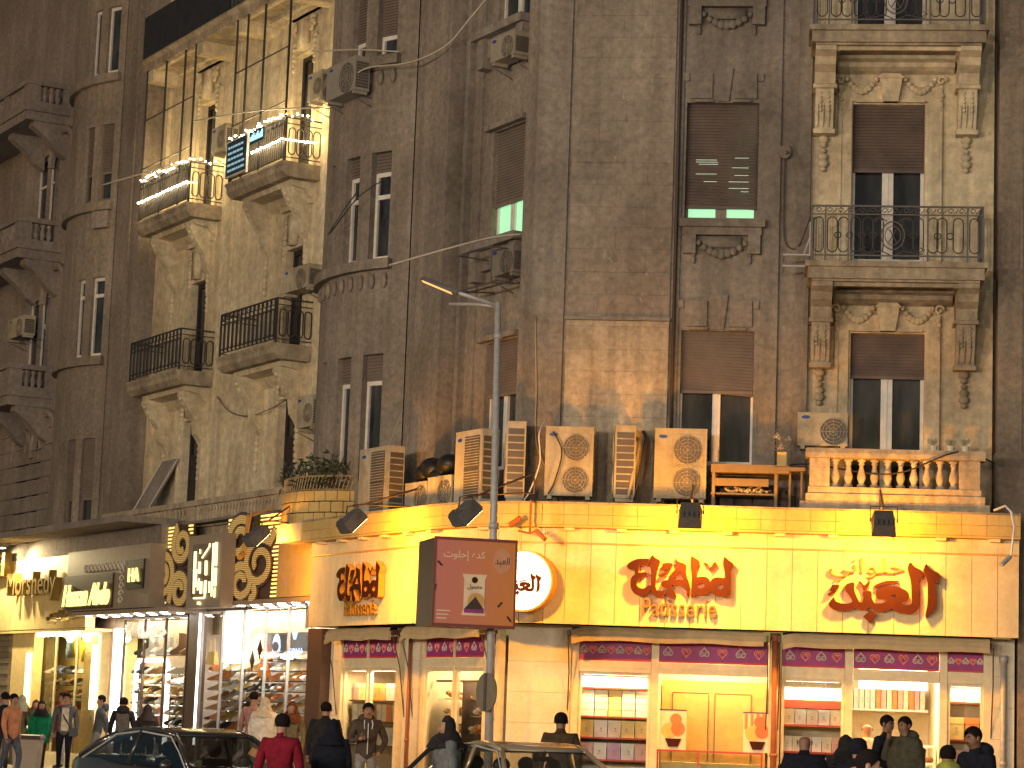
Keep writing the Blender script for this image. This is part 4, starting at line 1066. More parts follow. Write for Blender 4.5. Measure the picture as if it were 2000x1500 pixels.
B_ = [(1175, 135), (1230, 170), (1300, 215), (1290, 270), (1262, 330), (1255, 470), (1330, 470), (1400, 475), (1450, 505), (1478, 545), (1510, 510), (1560, 485), (1640, 482), (1705, 490), (1708, 400), (1685, 280), (1690, 200), (1712, 150), (1770, 200), (1845, 260), (1845, 310), (1815, 380), (1815, 480), (1810, 640), (1805, 760), (1790, 795), (1710, 815), (1700, 795), (1600, 790), (1540, 770), (1480, 715), (1420, 760), (1360, 775), (1250, 765), (1200, 790), (1160, 795), (1170, 640), (1175, 500), (1170, 330), (1155, 250), (1160, 190)]
BH1 = [(1325, 570), (1390, 620), (1320, 672), (1258, 620)]; BH2 = [(1635, 590), (1700, 635), (1640, 685), (1572, 640)]
V_ = [(1370, 250), (1395, 240), (1440, 270), (1478, 320), (1540, 240), (1575, 245), (1575, 295), (1540, 290), (1480, 395), (1440, 310), (1420, 290), (1385, 290)]
YL = -1.28
cxr, czr = on(RF, ORG[0] + 985 * K, ORG[1] + 470 * K, YL)
LET = []
for nm, ps in (('letter', [E_]), ('letter', [L_]), ('letter', [Q1]), ('letter', [Q2]), ('letter', [A_, AH]), ('letter', [B_, BH1, BH2]), ('letter', [V_])):
    polys = [[(x - cxr, z - czr) for x, z in crop_poly(RF, YL, ORG, K, p)] for p in ps]
    LET.append(shape_mesh('letter', polys, .13, [LETTER_RED, LETTER_GOLD]))
PAT = text_mesh('patisserie', 'Patisserie', .07, [GOLD, LETTER_GOLD], (1.26, .31))
def elabd(F, x, z, label, pz):
    t = thing('shop_sign', label, 'sign', F, (x, -1.28, z))
    for me in LET: place(me, 'letter', t, x, -1.28, z)
    place(PAT, 'word', t, x, -1.25, pz)
    return t
elabd(RF, cxr, czr, 'large red raised lettering with gold word below, over the pastry shop doorway', on(RF, 1328, 1187, -1.25)[1])
xl, zl = on(LF, 704, 1136, -1.28)
elabd(LF, xl, zl, 'red raised lettering with gold word below, on the fascia facing the side street', zl - .48)
# the same name in Arabic, hand drawn letter shapes
ORG2, K2 = (1560, 1060), .17
AL = [(1465, 245), (1500, 300), (1615, 360), (1610, 440), (1600, 475), (1570, 460), (1580, 600), (1580, 700), (1565, 770), (1470, 855), (1455, 830), (1475, 720), (1480, 600), (1475, 460), (1430, 330), (1440, 290)]
LAM = [(1280, 228), (1330, 280), (1425, 335), (1415, 400), (1400, 445), (1375, 440), (1385, 560), (1388, 680), (1370, 760), (1320, 805), (1240, 820), (1150, 805), (1080, 765), (1150, 690), (1200, 715), (1290, 705), (1295, 600), (1285, 440), (1250, 300)]
AIN = [(885, 560), (940, 518), (1030, 500), (1140, 510), (1230, 550), (1265, 600), (1245, 665), (1170, 700), (1100, 745), (1060, 765), (980, 795), (900, 795), (820, 745), (770, 775), (700, 775), (650, 750), (560, 785), (450, 785), (370, 750), (345, 700), (400, 625), (420, 670), (500, 700), (600, 690), (605, 650), (520, 510), (630, 455), (640, 560), (690, 670), (720, 690), (740, 640), (735, 570), (830, 560), (840, 640), (870, 690), (930, 700), (1000, 680), (960, 645), (905, 650)]
AINH = [(1060, 605), (1120, 605), (1085, 640)]
STK = [(870, 490), (1000, 440), (1140, 440), (1130, 460), (990, 480), (875, 520)]
V2 = [(685, 450), (710, 445), (755, 490), (800, 440), (820, 450), (805, 490), (745, 555), (720, 490)]
DT = [(825, 770), (890, 830), (825, 930), (740, 850)]
T1 = [(385, 485), (470, 485), (450, 540), (350, 560)]; T2 = [(430, 545), (410, 580), (340, 605), (345, 580)]
cxa, cza = on(RF, ORG2[0] + 985 * K2, ORG2[1] + 560 * K2, YL)
AS = thing('shop_sign', 'large red Arabic lettering with small gold word above it, nearest the end of the fascia', 'sign', RF, (cxa, YL, cza))
AMESH = []
for j, ps in enumerate(([AL], [LAM], [AIN, AINH], [STK], [V2], [DT], [T1], [T2])):
    polys = [[(x - cxa, z - cza) for x, z in crop_poly(RF, YL, ORG2, K2, p, 0 if ps[0] in (DT, T1) else 3)] for p in ps]
    me = shape_mesh('arabic_letter', polys, .13 - .006 * (j % 3), [LETTER_RED, LETTER_GOLD]); AMESH.append(me)
    place(me, 'arabic_letter', AS, cxa, YL, cza)
x0, z0 = on(RF, 1619, 1135, -1.25); x1, z1 = on(RF, 1766, 1092, -1.25)
place(text_mesh('arabic_word', arabic('حلواني'), .07, [GOLD, LETTER_GOLD], (x1 - x0, z1 - z0)), 'arabic_word', AS, (x0 + x1) / 2, -1.25, (z0 + z1) / 2)
# round lit sign on the curve
sm = (S_A + S_B) / 2 + .42; pc = path(sm, 1.36); ang = LF.ang + (sm - S_A) / R_IN
RS = thing('round_sign', 'round white illuminated sign with red Arabic name on the curved corner', 'sign', WF, (CORNER[0] + pc.x, CORNER[1] + pc.y, 4.08)); RS.rotation_euler = (0, 0, ang); RS['_b'] = (0, 0, 0)
mb = MB(); mb.disc((0, 0), .53, -.12, .16, 32); part(RS, 'rim', mb, LETTER_GOLD)
mb = MB(); mb.disc((0, 0), .5, -.135, -.12, 32); part(RS, 'face', mb, glow('sign_face', (1, .96, .82), 1.15))
for j, me in enumerate(AMESH):
    c = bpy.data.objects.new('arabic_letter', me); C.objects.link(c); c.parent = RS; c.location = (0, -.15, -.05); c.scale = (.36, .12, .36)
mb = MB()
for k in range(5):
    for q in range(2): circ(mb, -.28 + k * .14, .2 + q * .13 - abs(k - 2) * .03, .06, .006, -.14, 8)
part(RS, 'pattern', mb, flat('pale_pattern', (.55, .5, .42), .6))

# ================================================================== floodlights on arms over the cornice
FLOOD_C = (1.0, .37, .012)
def flood(F, px, py, label, e, tilt=.8, yf=-2.6, lens=True):
    x, z = on(F, px, py, yf)
    t = thing('floodlight', label, 'floodlight', F, (x, yf, z), 'floodlights over the pastry shop fascia')
    M = Matrix.Rotation(-tilt, 4, 'X')
    mb = MB(); mb.hexa([(-.17, -.1, -.22), (.17, -.1, -.22), (.2, .1, -.24), (-.2, .1, -.24), (-.15, -.09, .2), (.15, -.09, .2), (.2, .1, .22), (-.2, .1, .22)])
    for k in range(4): mb.box(-.14 + k * .08, -.1 + k * .08, -.13, -.1, -.2, -.08)
    mb.box(-.19, .19, .1, .13, -.22, .2)
    part(t, 'housing', mb.xf(M), IRON_GREY, off=False)
    mb = MB(); mb.quad((-.18, .135, -.2), (.18, .135, -.2), (.18, .135, .19), (-.18, .135, .19)); part(t, 'lens', mb.xf(M), glow('flood_lens', (1, .75, .3), 12) if 'flood_lens' not in MATS else MATS['flood_lens'], off=False)
    mb = MB(); zr = ROOF - z; yr = -yf - 1.3
    mb.tube([(-.22, 0, 0), (-.22, .02, .26), (.22, .02, .26), (.22, 0, 0)], .014, 5); mb.tube([(0, .02, .26), (0, .25, .3), (0, yr, zr + .35), (0, yr, zr)], .02, 5); mb.tube([(0, .3, .3), (0, yr, zr + .02)], .014, 4)
    part(t, 'arm', mb, DARKWOOD, off=False)
    p = F.w(x, yf + .27, z - .16)
    lamp('flood_lamp', 'SPOT', p, e * 1.25, FLOOD_C, t, F.w(x, -.5, 2.1), math.radians(112), .85, .12)
    lamp('flood_spill', 'SPOT', p, e * .9, FLOOD_C, t, F.w(x, yf + 1.27, z - .16 - .3), math.radians(168), .4, .1)
    return t
flood(LF, 500, 1045, 'grey floodlight jutting out past the lit scroll panels at the end of the cornice', 120, yf=-2.0)
flood(LF, 686, 1016, 'grey floodlight over the small side street lettering, below the potted plants', 270)
flood(LF, 908, 1000, 'grey floodlight right beside the lamp post, above the billboard', 270)
flood(RF, 1348, 1004, 'grey floodlight over the big red lettering above the doorway', 290)
flood(RF, 1726, 1020, 'grey floodlight over the large Arabic lettering, below the stone balustrade', 240)

# ================================================================== air conditioners
ACN = [0]
def aircon(F, x, y, z, label, w=.88, h=1.25, d=.34, fans=2, rot=0.0, mat=CASING, group='air conditioner units on the corner building', square=False, badge=True):
    t = thing('air_conditioner', label, 'air conditioner', F, (x, y, z), group, rot)
    t['_b'] = (0, 0, 0)
    mb = MB(); mb.box(-w / 2, w / 2, 0, d, .06, h); mb.box(-w / 2 - .006, w / 2 + .006, -.006, d + .006, h, h + .02)
    for q in (-w / 2 + .05, w / 2 - .12): mb.box(q, q + .08, .02, d - .02, 0, .06)
    part(t, 'casing', mb, mat)
    mb = MB(); cx = w * .14 if fans == 2 else w * .22; r = min(w * .27, h / fans * .42)
    for k in range(fans):
        cz = h * (.5 if fans == 1 else (.27, .72)[k]); mb2 = MB()
        if square: mb2.box(cx - r, cx + r, -.012, 0, cz - r * (1.25 if k else 1), cz + r * 1.1)
        else: mb2.disc((cx, cz), r, -.012, 0, 20)
        f = part(t, 'fan_grille', mb2, GRILL)
        mb2 = MB()
        if square:
            for q in range(-5, 6): mb2.box(cx - r, cx + r, -.018, -.012, cz + q * r * .19, cz + q * r * .19 + .012)
        for q in (() if square else (.3, .55, .8, 1.0)): mb2.tube([(cx + r * q * math.cos(a), -.018, cz + r * q * math.sin(a)) for a in [math.pi * j / 9 for j in range(18)]], .006, 4, True)
        for j in range(0 if square else 8): a = math.pi * j / 4; mb2.tube([(cx, -.018, cz), (cx + r * math.cos(a), -.018, cz + r * math.sin(a))], .005, 4)
        part(t, 'grille_wire', mb2, mat, up=f)
    if fans == 2:
        mb.box(-w / 2, w / 2, -.004, 0, h * .495, h * .5)
        for cz in (.27, .72):
            for s0, s1, u0, u1 in ((cx - r - .03, cx - r - .015, cz * h - r - .03, cz * h + r + .03), (cx + r + .015, cx + r + .03, cz * h - r - .03, cz * h + r + .03), (cx - r - .015, cx + r + .015, cz * h + r + .015, cz * h + r + .03), (cx - r - .015, cx + r + .015, cz * h - r - .03, cz * h - r - .015)): mb.box(s0, s1, -.008, 0, u0, u1)
        part(t, 'front_trim', mb, mat)
    mb = MB()
    for k in range(9): mb.box(w / 2, w / 2 + .008, .03, d - .03, .12 + k * (h - .2) / 9, .12 + k * (h - .2) / 9 + (h - .2) / 9 * .8)
    part(t, 'side_coil', mb, GRILL)
    if badge:
        mb = MB(); mb.disc((-w * .34, h * .9), .075, -.008, 0, 14, .03); part(t, 'badge', mb, LOGO_BLUE)
    return t
def px_ac(F, pxl, pxr, pyb, y):
    (a, z), (b, _) = on(F, pxl, pyb, y), on(F, pxr, pyb, y); return (a + b) / 2, z, b - a
Y1 = -.75
x, z, w = px_ac(LF, 698, 755, 1000, -.95); aircon(LF, x, -.95, ROOF + .01, 'tall twin fan air conditioner beside the potted plants on the terrace', w, 1.3, square=True)
x, z, w = px_ac(LF, 886, 938, 975, -.8); aircon(LF, x, -.8, ROOF + .01, 'tall twin fan air conditioner next to the black bag, half turned away', w, 1.35, square=True)
x, z, w = px_ac(RF, 1062, 1156, 975, -.7); aircon(RF, x, -.7, ROOF + .12, 'tall twin fan air conditioner with tilted lower grille below the pale stone panel', w, 1.26)
x, z, w = px_ac(RF, 1276, 1378, 975, -.7); aircon(RF, x, -.7, ROOF + .12, 'tall twin fan air conditioner behind the floodlight, beside the terrace table', w, 1.27)
x = on(RF, 1212, 970, -.75)[0]; aircon(RF, x - .16, -.75 + .42, ROOF + .1, 'tall air conditioner standing edge on between the two front facing ones', .84, 1.32, .36, 2, -math.pi / 2 + .1)
x = on(RF, 992, 965, -.75)[0]; aircon(RF, x - .1, -.75 + .42, ROOF + .05, 'tall air conditioner standing edge on just behind the lamp post', .84, 1.4, .34, 2, -math.pi / 2 + .1)
x, z, w = px_ac(RF, 1557, 1655, 876, -.45); aircon(RF, x, -.45, z, 'single fan air conditioner with a dark round fan beside the balcony door', w, .62, .3, 1)
x, z, w = px_ac(LF, 790, 832, 985, -.8); aircon(LF, x, -.8, ROOF + .01, 'low air conditioner lying under the black bag, nearer the plants', w, .55, .35, 1, badge=False)
x, z, w = px_ac(LF, 834, 880, 980, -.8); aircon(LF, x, -.8, ROOF + .01, 'low air conditioner lying under the black bag, nearer the lamp post', w, .6, .35, 1, badge=False)
mb = MB(); x, z = on(LF, 845, 930, -.6)
for k in range(7): mb.ball((x - .35 + k * .15, -.55 + .05 * (k % 2), ROOF + .75 + .12 * math.sin(k * 1.3)), .28, .24, .2, 9, 6)
single('rubbish_bag', mb, BLACK, 'black bag heaped on the low air conditioners on the terrace', 'bag', LF, (x, -.55, ROOF + .5), smooth=True)
p = LF.w(*[0, 0, 0]); 
def wall_ac(F, pxl, pxr, pyb, y, h, label, rot=0.0, mat=CASING, d=.34, fans=1):
    x, z, w = px_ac(F, pxl, pxr, pyb, y); t = aircon(F, x, y, z, label, w, h, d, fans, rot, mat)
    mb = MB()
    for q in (-w * .4, w * .4): mb.tube([(q, d + .25, -.25), (q, -.02, -.02), (q, d + .25, -.02)], .015, 4)
    part(t, 'wall_bracket', mb, IRON_GREY); return t
wall_ac(LF, 636, 690, 205, -.95, .75, 'grimy air conditioner hung on the round bay high beside the lit balcony', mat=flat('grimy_casing', (.3, .27, .23), .6))
wall_ac(LF, 600, 626, 205, .1, .65, 'white air conditioner at the door of the lit balcony with the signboard')
wall_ac(LF, 412, 438, 306, .1, .65, 'white air conditioner at the door of the lit balcony nearer the far building')
wall_ac(LF, 550, 600, 580, .1, .55, 'white air conditioner with a tarpaulin behind the unlit iron railing')
wall_ac(LF, 578, 608, 843, .0, .72, 'white air conditioner with pale round fan on the cream wall above the plants')
wall_ac(LF, 957, 1003, 130, .0, .5, 'window air conditioner under the highest sill beside the pale stone panel', mat=flat('dull_casing', (.34, .29, .22), .6))
wall_ac(LF, 14, 44, 668, -.2, .6, 'air conditioner on the dark far building under the arch')
wall_ac(LF, 958, 1000, 548, .0, .55, 'old air conditioner in a metal cage below the green lit narrow window', mat=flat('dull_casing2', (.22, .19, .16), .7))

# ================================================================== terrace clutter
TB = thing('work_table', 'cluttered metal work table on the terrace beside the air conditioner', 'table', RF, (3.9, -.8, ROOF))
xa, xb = on(RF, 1388, 960, -.95)[0], on(RF, 1512, 960, -.95)[0]
mb = MB(); mb.box(xa, xb + .25, -1.0, -.4, 6.08, 6.22); part(TB, 'top', mb, flat('table_ochre', (.2, .14, .07), .6))
for x in (xa + .02, xb):
    for y in (-.98, -.45): m_ = MB(); m_.box(x, x + .05, y, y + .05, ROOF, 6.077); part(TB, 'leg', m_, MATS['table_ochre'])
mb = MB(); mb.box(xa, xb, -.95, -.45, 5.7, 5.73); mb.box(xa + .02, xb - .1, -.97, -.93, 5.85, 5.98); part(TB, 'shelf', mb, MATS['table_ochre'])
mb = MB(); rnd = random.Random(3)
for k in range(14): x = rnd.uniform(xa + .1, xb - .1); mb.tube([(x, -.9, 5.74 + rnd.uniform(0, .05)), (x + rnd.uniform(-.25, .25), -.8, 5.76 + rnd.uniform(0, .1))], .025, 5)
single('scrap_heap', mb, flat('scrap_mix', (.4, .33, .22), .7, 0, .4, 9), 'heap of scrap rods on the lower shelf of the work table', 'scrap', RF, (xa, -.9, 5.73))
FN = thing('pedestal_fan', 'yellow based round fan standing on the terrace by the work table', 'fan', RF, (on(RF, 1527, 900, -.7)[0], -.7, 6.2)); FN['_b'] = (0, 0, 0)
mb = MB(); mb.box(-.08, .08, -.05, .08, 0, .28); part(FN, 'base', mb, flat('fan_base', (.6, .4, .12), .5))
mb = MB(); 
for r in (.2, .15, .1, .05): circ(mb, 0, .48, r, .007, -.05, 16)
for k in range(8): a = k * math.pi / 4; mb.tube([(0, -.05, .48), (.2 * math.cos(a), -.05, .48 + .2 * math.sin(a))], .005, 4)
part(FN, 'cage', mb, IRON_GREY)
mb = MB()
for k in range(3):
    a = k * 2.09; mb.add([(0, -.02, .48), (.17 * math.cos(a), -.035, .48 + .17 * math.sin(a)), (.17 * math.cos(a + .7), .0, .48 + .17 * math.sin(a + .7))], [(0, 1, 2)])
part(FN, 'blade', mb, STEEL)
ST = thing('folding_stand', 'yellow folding stand beside the stone balustrade on the terrace', 'stand', RF, (on(RF, 1540, 970, -.9)[0], -.9, ROOF)); ST['_b'] = (0, 0, 0)
for x in (-.2, .02, .22):
    m_ = MB(); m_.tube([(x, 0, 0), (x, 0, .68)], .022, 5); part(ST, 'leg', m_, MATS['table_ochre'])
mb = MB(); mb.box(-.25, .28, -.12, .2, .68, .74); part(ST, 'top', mb, MATS['table_ochre'])
# round brick planter with bushes under the round bay
PL = thing('planter', 'round stone planter with iron rim rail under the round bay', 'planter', LF, (-6.9, -.3, ROOF))
mb = MB(); n = 14; R0_ = 1.75
pt = lambda k, r, z: (-7.2 + r * math.sin(math.radians(-60 + 120 * k / n)), .55 - r * math.cos(math.radians(-60 + 120 * k / n)), z)
for r in range(3):
    for k in range(n):
        m_ = MB(); a = k + .5 * (r % 2); m_.hexa([pt(a + .03, R0_, ROOF + r * .22 + .01), pt(a + .97, R0_, ROOF + r * .22 + .01), pt(a + .97, R0_ - .2, ROOF + r * .22 + .01), pt(a + .03, R0_ - .2, ROOF + r * .22 + .01), pt(a + .03, R0_, ROOF + r * .22 + .21), pt(a + .97, R0_, ROOF + r * .22 + .21), pt(a + .97, R0_ - .2, ROOF + r * .22 + .21), pt(a + .03, R0_ - .2, ROOF + r * .22 + .21)])
        part(PL, 'stone', m_, CORNICE)  # ochre stone colour stands in for strong orange floodlight on the planter
mb = MB(); mb.add([pt(k, R0_ - .05, ROOF + .64) for k in range(n + 1)] + [(-7.2, .55, ROOF + .64)], [tuple(range(n + 2))]); part(PL, 'soil', mb, flat('soil', (.05, .035, .02), .9))
mb = MB()
mb.tube([pt(k, R0_ - .04, ROOF + .68) for k in range(n + 1)], .014, 4); mb.tube([pt(k, R0_ - .04, ROOF + .95) for k in range(n + 1)], .018, 4)
for k in range(n * 3): a, b = pt(k / 3, R0_ - .04, ROOF + .68), pt(k / 3 + .28, R0_ - .04, ROOF + .95); mb.tube([a, b], .011, 4)
part(PL, 'rail', mb, flat('rail_tan', (.4, .28, .14), .6))
LEAFM = [flat('leaf_dark', (.035, .05, .018), .55, 0, .3, 8), flat('leaf_mid', (.06, .075, .025), .55, 0, .3, 8)]
def bush(x, y, z, r, h, label, n=170, seed=1):
    rnd = random.Random(seed); t = thing('potted_bush', label, 'plant', LF, (x, y, z), 'bushes in the round planter'); t['_b'] = (0, 0, 0)
    mb = MB()
    for k in range(7): a = rnd.uniform(0, 6.28); mb.tube([(0, 0, 0), (r * .3 * math.cos(a), r * .3 * math.sin(a), h * .5), (r * .7 * math.cos(a), r * .7 * math.sin(a), h * rnd.uniform(.6, .95))], .014, 4, r2=.005)
    part(t, 'stem', mb, flat('stem_brown', (.08, .05, .03), .8) if 'stem_brown' not in MATS else MATS['stem_brown'])
    mb = MB()
    for k in range(n):
        a = rnd.uniform(0, 6.28); q = rnd.random() ** .5; c = Vector((r * q * math.cos(a), r * q * math.sin(a), h * rnd.uniform(.15, 1.0) * (1 - .25 * q)))
        d = Vector((rnd.gauss(0, 1), rnd.gauss(0, 1), rnd.gauss(.3, .8))).normalized(); s = d.orthogonal().normalized(); L = rnd.uniform(.1, .2)
        mb.cur = rnd.random() < .5
        mb.add([c, c + d * L * .5 + s * L * .16, c + d * L, c + d * L * .5 - s * L * .16], [(0, 1, 2, 3)])
    part(t, 'foliage', mb, LEAFM, kind='stuff')
bush(-8.0, -.5, ROOF + .62, .5, .95, 'wide dark leafed bush in the planter, farther from the air conditioner', 210, 3)
bush(-7.0, -.85, ROOF + .62, .42, .7, 'thin low bush in the middle of the round planter', 130, 5)
bush(-6.2, -.8, ROOF + .62, .4, .85, 'tall thin bush in the planter right beside the air conditioner', 150, 8)
for i, px in enumerate((1823, 1856, 1885)):
    x, z = on(RF, px, 873, -1.0); mb = MB(); rnd = random.Random(i)
    mb.lathe([(.05, 0), (.07, .09), (.075, .1), (.04, .1)], (0, 0, 0), 8)
    for k in range(14): a = rnd.uniform(0, 6.28); b = rnd.uniform(.5, 1.2); d = Vector((math.cos(a) * .6, math.sin(a) * .6, b)).normalized(); s = d.orthogonal() * .015; p0 = Vector((0, 0, .09)); mb.add([p0 - s, p0 + d * .09 + s * 2, p0 + d * .17, p0 + d * .09 - s * 2], [(0, 1, 2, 3)])
    o = single('flower_pot', mb, BOXC['cream'], ['small pale pot plant on the balustrade closest to the door', 'small pale pot plant on the balustrade between two others', 'small pale pot plant on the balustrade nearest its outer end'][i], 'pot plant', RF); o.location = RF.w(x, -1.0, 6.52)
# pipes, brackets, poles and cables on the facade
pipe(RF, 2.58, -.09, 5.5, 20, .03, flat('dark_pipe', (.05, .04, .035), .6), 'thin dark pipe running up beside the stone panel', 'wall_pipe')
pipe(LF, -.48, .3, 5.5, 20, .045, PILASTER, 'pale drainpipe running up the corner next to the narrow windows', 'wall_pipe')
def pole(pts, r, mat, label, name='pole', F=WF):
    mb = MB(); mb.tube(pts, r, 6); return single(name, mb, mat, label, 'pole', F, tuple(pts[0]), smooth=True)
def wp(F, px, py, y): x, z = on(F, px, py, y); return F.w(x, y, z)
def wire(name, pts, r, mat, label, cat='cable'):
    P_ = [Vector(p) for p in pts]; Q_ = []
    for i in range(len(P_) - 1):
        a, b, c, d = P_[max(0, i - 1)], P_[i], P_[i + 1], P_[min(len(P_) - 1, i + 2)]
        for k in range(6): u = k / 6; Q_.append(.5 * ((2 * b) + (c - a) * u + (2 * a - 5 * b + 4 * c - d) * u * u + (3 * b - a - 3 * c + d) * u ** 3))
    pts = Q_ + [P_[-1]]
    mb = MB(); mb.tube(pts, r, 5); return single(name, mb, mat, label, cat, WF, tuple(pts[0]), smooth=True)
PALE = flat('pale_pole', (.5, .44, .36), .5)
def curve3(a, b, sag, n=14): return [a + (b - a) * (i / n) - Vector((0, 0, sag * 4 * (i / n) * (1 - i / n))) for i in range(n + 1)]
wire('flag_pole', [wp(LF, 1020, 457, .1), wp(LF, 960, 464, -.4), wp(LF, 880, 484, -1.1), wp(LF, 760, 518, -1.9)], .022, PALE, 'long pale pole sticking out from the green lit narrow window', 'pole')
wire('flag_pole', [wp(LF, 625, 210, -.1), wp(LF, 500, 216, -.5), wp(LF, 380, 236, -.9)], .02, PALE, 'pale pole sticking out above the lit balcony with the signboard', 'pole')
wire('flag_pole', [wp(LF, 350, 318, -.3), wp(LF, 290, 335, -.7), wp(LF, 198, 362, -1.2)], .02, PALE, 'pale pole sticking out from the lit balcony towards the far building', 'pole')
wire('flag_pole', [wp(LF, 780, 101, -.4), wp(LF, 700, 97, -.9), wp(LF, 610, 100, -1.3)], .018, PALE, 'pale pole above the air conditioner of the round bay', 'pole')
wire('cable', [wp(LF, 952, -5, .2), wp(LF, 915, 40, .0), wp(LF, 870, 90, -.2), wp(LF, 800, 122, -.5), wp(LF, 720, 132, -.8), wp(LF, 690, 150, -.9)], .02, PALE, 'grey cable sagging from the air conditioner up to the highest sill')
wire('cable', [wp(LF, 424, 775, .5), wp(LF, 450, 805, .45), wp(LF, 490, 812, .45), wp(LF, 535, 795, .45), wp(LF, 560, 780, .5)], .012, DARKWOOD, 'dark cable drooping across the cream wall between the balconies')
wire('cable', [wp(RF, 1533, 310, -.05), wp(RF, 1531, 380, -.05), wp(RF, 1533, 470, -.05), wp(RF, 1560, 480, -.1), wp(RF, 1590, 400, -.9)], .012, DARKWOOD, 'thin cable hanging from the wall lamp socket to the iron railing')
mb = MB(); x, z = on(RF, 1533, 297, -.09); mb.disc((x, z), .11, -.13, -.09, 10, .13); mb.tube([(x, -.13, z), (x, -.3, z - .05)], .03, 6)
single('lamp_socket', mb, PILASTER, 'empty round lamp socket on the brown wall beside the cream bay', 'lamp socket', RF, (x, -.1, z))
AB = thing('metal_bracket', 'empty pale metal bracket jutting out beside the iron balcony', 'bracket', RF, (4.8, -.9, 9.9))
mb = MB()
for z in (9.92, 9.72): mb.tube([(4.98, -1.0, z), (4.5, -1.0, z), (4.5, -.4, z)], .02, 5)
mb.tube([(4.85, -1.0, 9.92), (4.98, -1.0, 10.3)], .016, 5); mb.tube([(4.96, -1.0, 9.9), (4.96, -1.0, 10.5)], .02, 5)
part(AB, 'frame', mb, STEEL)
CG = thing('metal_bracket', 'rusty metal air conditioner cage below the narrow green lit window', 'bracket', LF, (-2.2, 0, 9.6))
mb = MB(); a, b = on(LF, 935, 548, .1)[0], on(LF, 1000, 548, .1)[0]
for x in (a, b):
    mb.tube([(x, .45, 9.7), (x, -.35, 9.62), (x, -.35, 10.3), (x, .45, 10.3)], .018, 5)
mb.tube([(a, -.35, 9.62), (b, -.35, 9.62)], .018, 5); mb.tube([(a, -.35, 10.3), (b, -.35, 10.3)], .018, 5); mb.tube([(a, -.1, 9.63), (b, -.1, 9.63)], .018, 5)
part(CG, 'cage_frame', mb, IRON_GREY)
for i, (pa, pb, pc_) in enumerate((((760, 345), (700, 385), (645, 455)), ((720, 345), (672, 410), (640, 460)))):
    wire('iron_rod', [wp(LF, *pa, -.3), wp(LF, *pb, -.8), wp(LF, *pc_, -1.0)], .014, IRON, ['long thin iron rod slanting across the round bay windows', 'short thin iron rod slanting from the round bay window'][i], 'rod')
TARP = thing('leaning_board', 'grey board leaning on the cream wall above the terrace balustrade', 'board', LF, (-18.0, .2, 6.0)); TARP['_b'] = (0, 0, 0)
mb = MB(); mb.hexa([(-.9, -.3, .2), (.1, -.3, .2), (.1, -.25, .2), (-.9, -.25, .2), (-.3, .3, 1.7), (.7, .3, 1.7), (.7, .35, 1.7), (-.3, .35, 1.7)]); part(TARP, 'panel', mb, DARKSTONE)
mb = MB(); mb.tube([(-.9, -.31, .2), (-.3, .29, 1.7), (.7, .29, 1.7), (.1, -.31, .2)], .02, 4, True); part(TARP, 'edge', mb, STEEL)
# cameras by the fascia
CC = thing('security_camera', 'pair of security cameras on a rod below the cornice beside the lamp post', 'camera', RF, (on(RF, 1035, 1035, -1.6)[0], -1.6, on(RF, 1035, 1035, -1.6)[1])); CC['_b'] = (0, 0, 0)
mb = MB(); mb.tube([(0, 0, -.05), (0, 0, .5), (0, .3, .52)], .022, 6); mb.tube([(-.2, 0, -.02), (0, 0, -.06), (.12, 0, 0)], .018, 5); part(CC, 'rod', mb, RUSTY)
for k, (a, b) in enumerate((((-.34, -.1, .06), (-.16, -.02, .2)), ((.1, -.03, .0), (.28, -.1, -.17)))):
    m_ = MB(); m_.tube([a, b], .05 if k == 0 else .04, 8); part(CC, 'camera_body', m_, RUSTY)
C2 = thing('security_camera', 'single white security camera on a bent arm at the end of the cornice', 'camera', RF, (8.36, -1.75, 4.7)); C2['_b'] = (0, 0, 0)
mb = MB(); mb.tube([(0, 0, .75), (.05, 0, .5), (0, 0, 0), (-.1, 0, -.05)], .022, 5); mb.tube([(0, 0, .75), (-.1, 0, .85), (-.25, .3, .8)], .02, 5); part(C2, 'arm', mb, WHITE)
mb = MB(); mb.tube([(-.02, -.02, .0), (-.17, -.12, -.15)], .045, 8); part(C2, 'camera_body', mb, STEEL)
C3 = thing('security_camera', 'small orange lit camera hanging on a strut in front of the scroll panel', 'camera', LF, (on(LF, 476, 1090, -1.6)[0], -1.6, on(LF, 476, 1090, -1.6)[1])); C3['_b'] = (0, 0, 0)
mb = MB(); mb.tube([(-.05, 0, .1), (-.1, .1, .9)], .03, 5); mb.tube([(.05, 0, .1), (.03, .1, .95)], .02, 5); mb.tube([(-.1, .1, .85), (1.2, .1, 1.0)], .025, 5); part(C3, 'strut', mb, LETTER_GOLD)
mb = MB(); mb.tube([(-.1, .05, .12), (.12, -.15, 0)], .06, 8); part(C3, 'camera_body', mb, LETTER_GOLD)

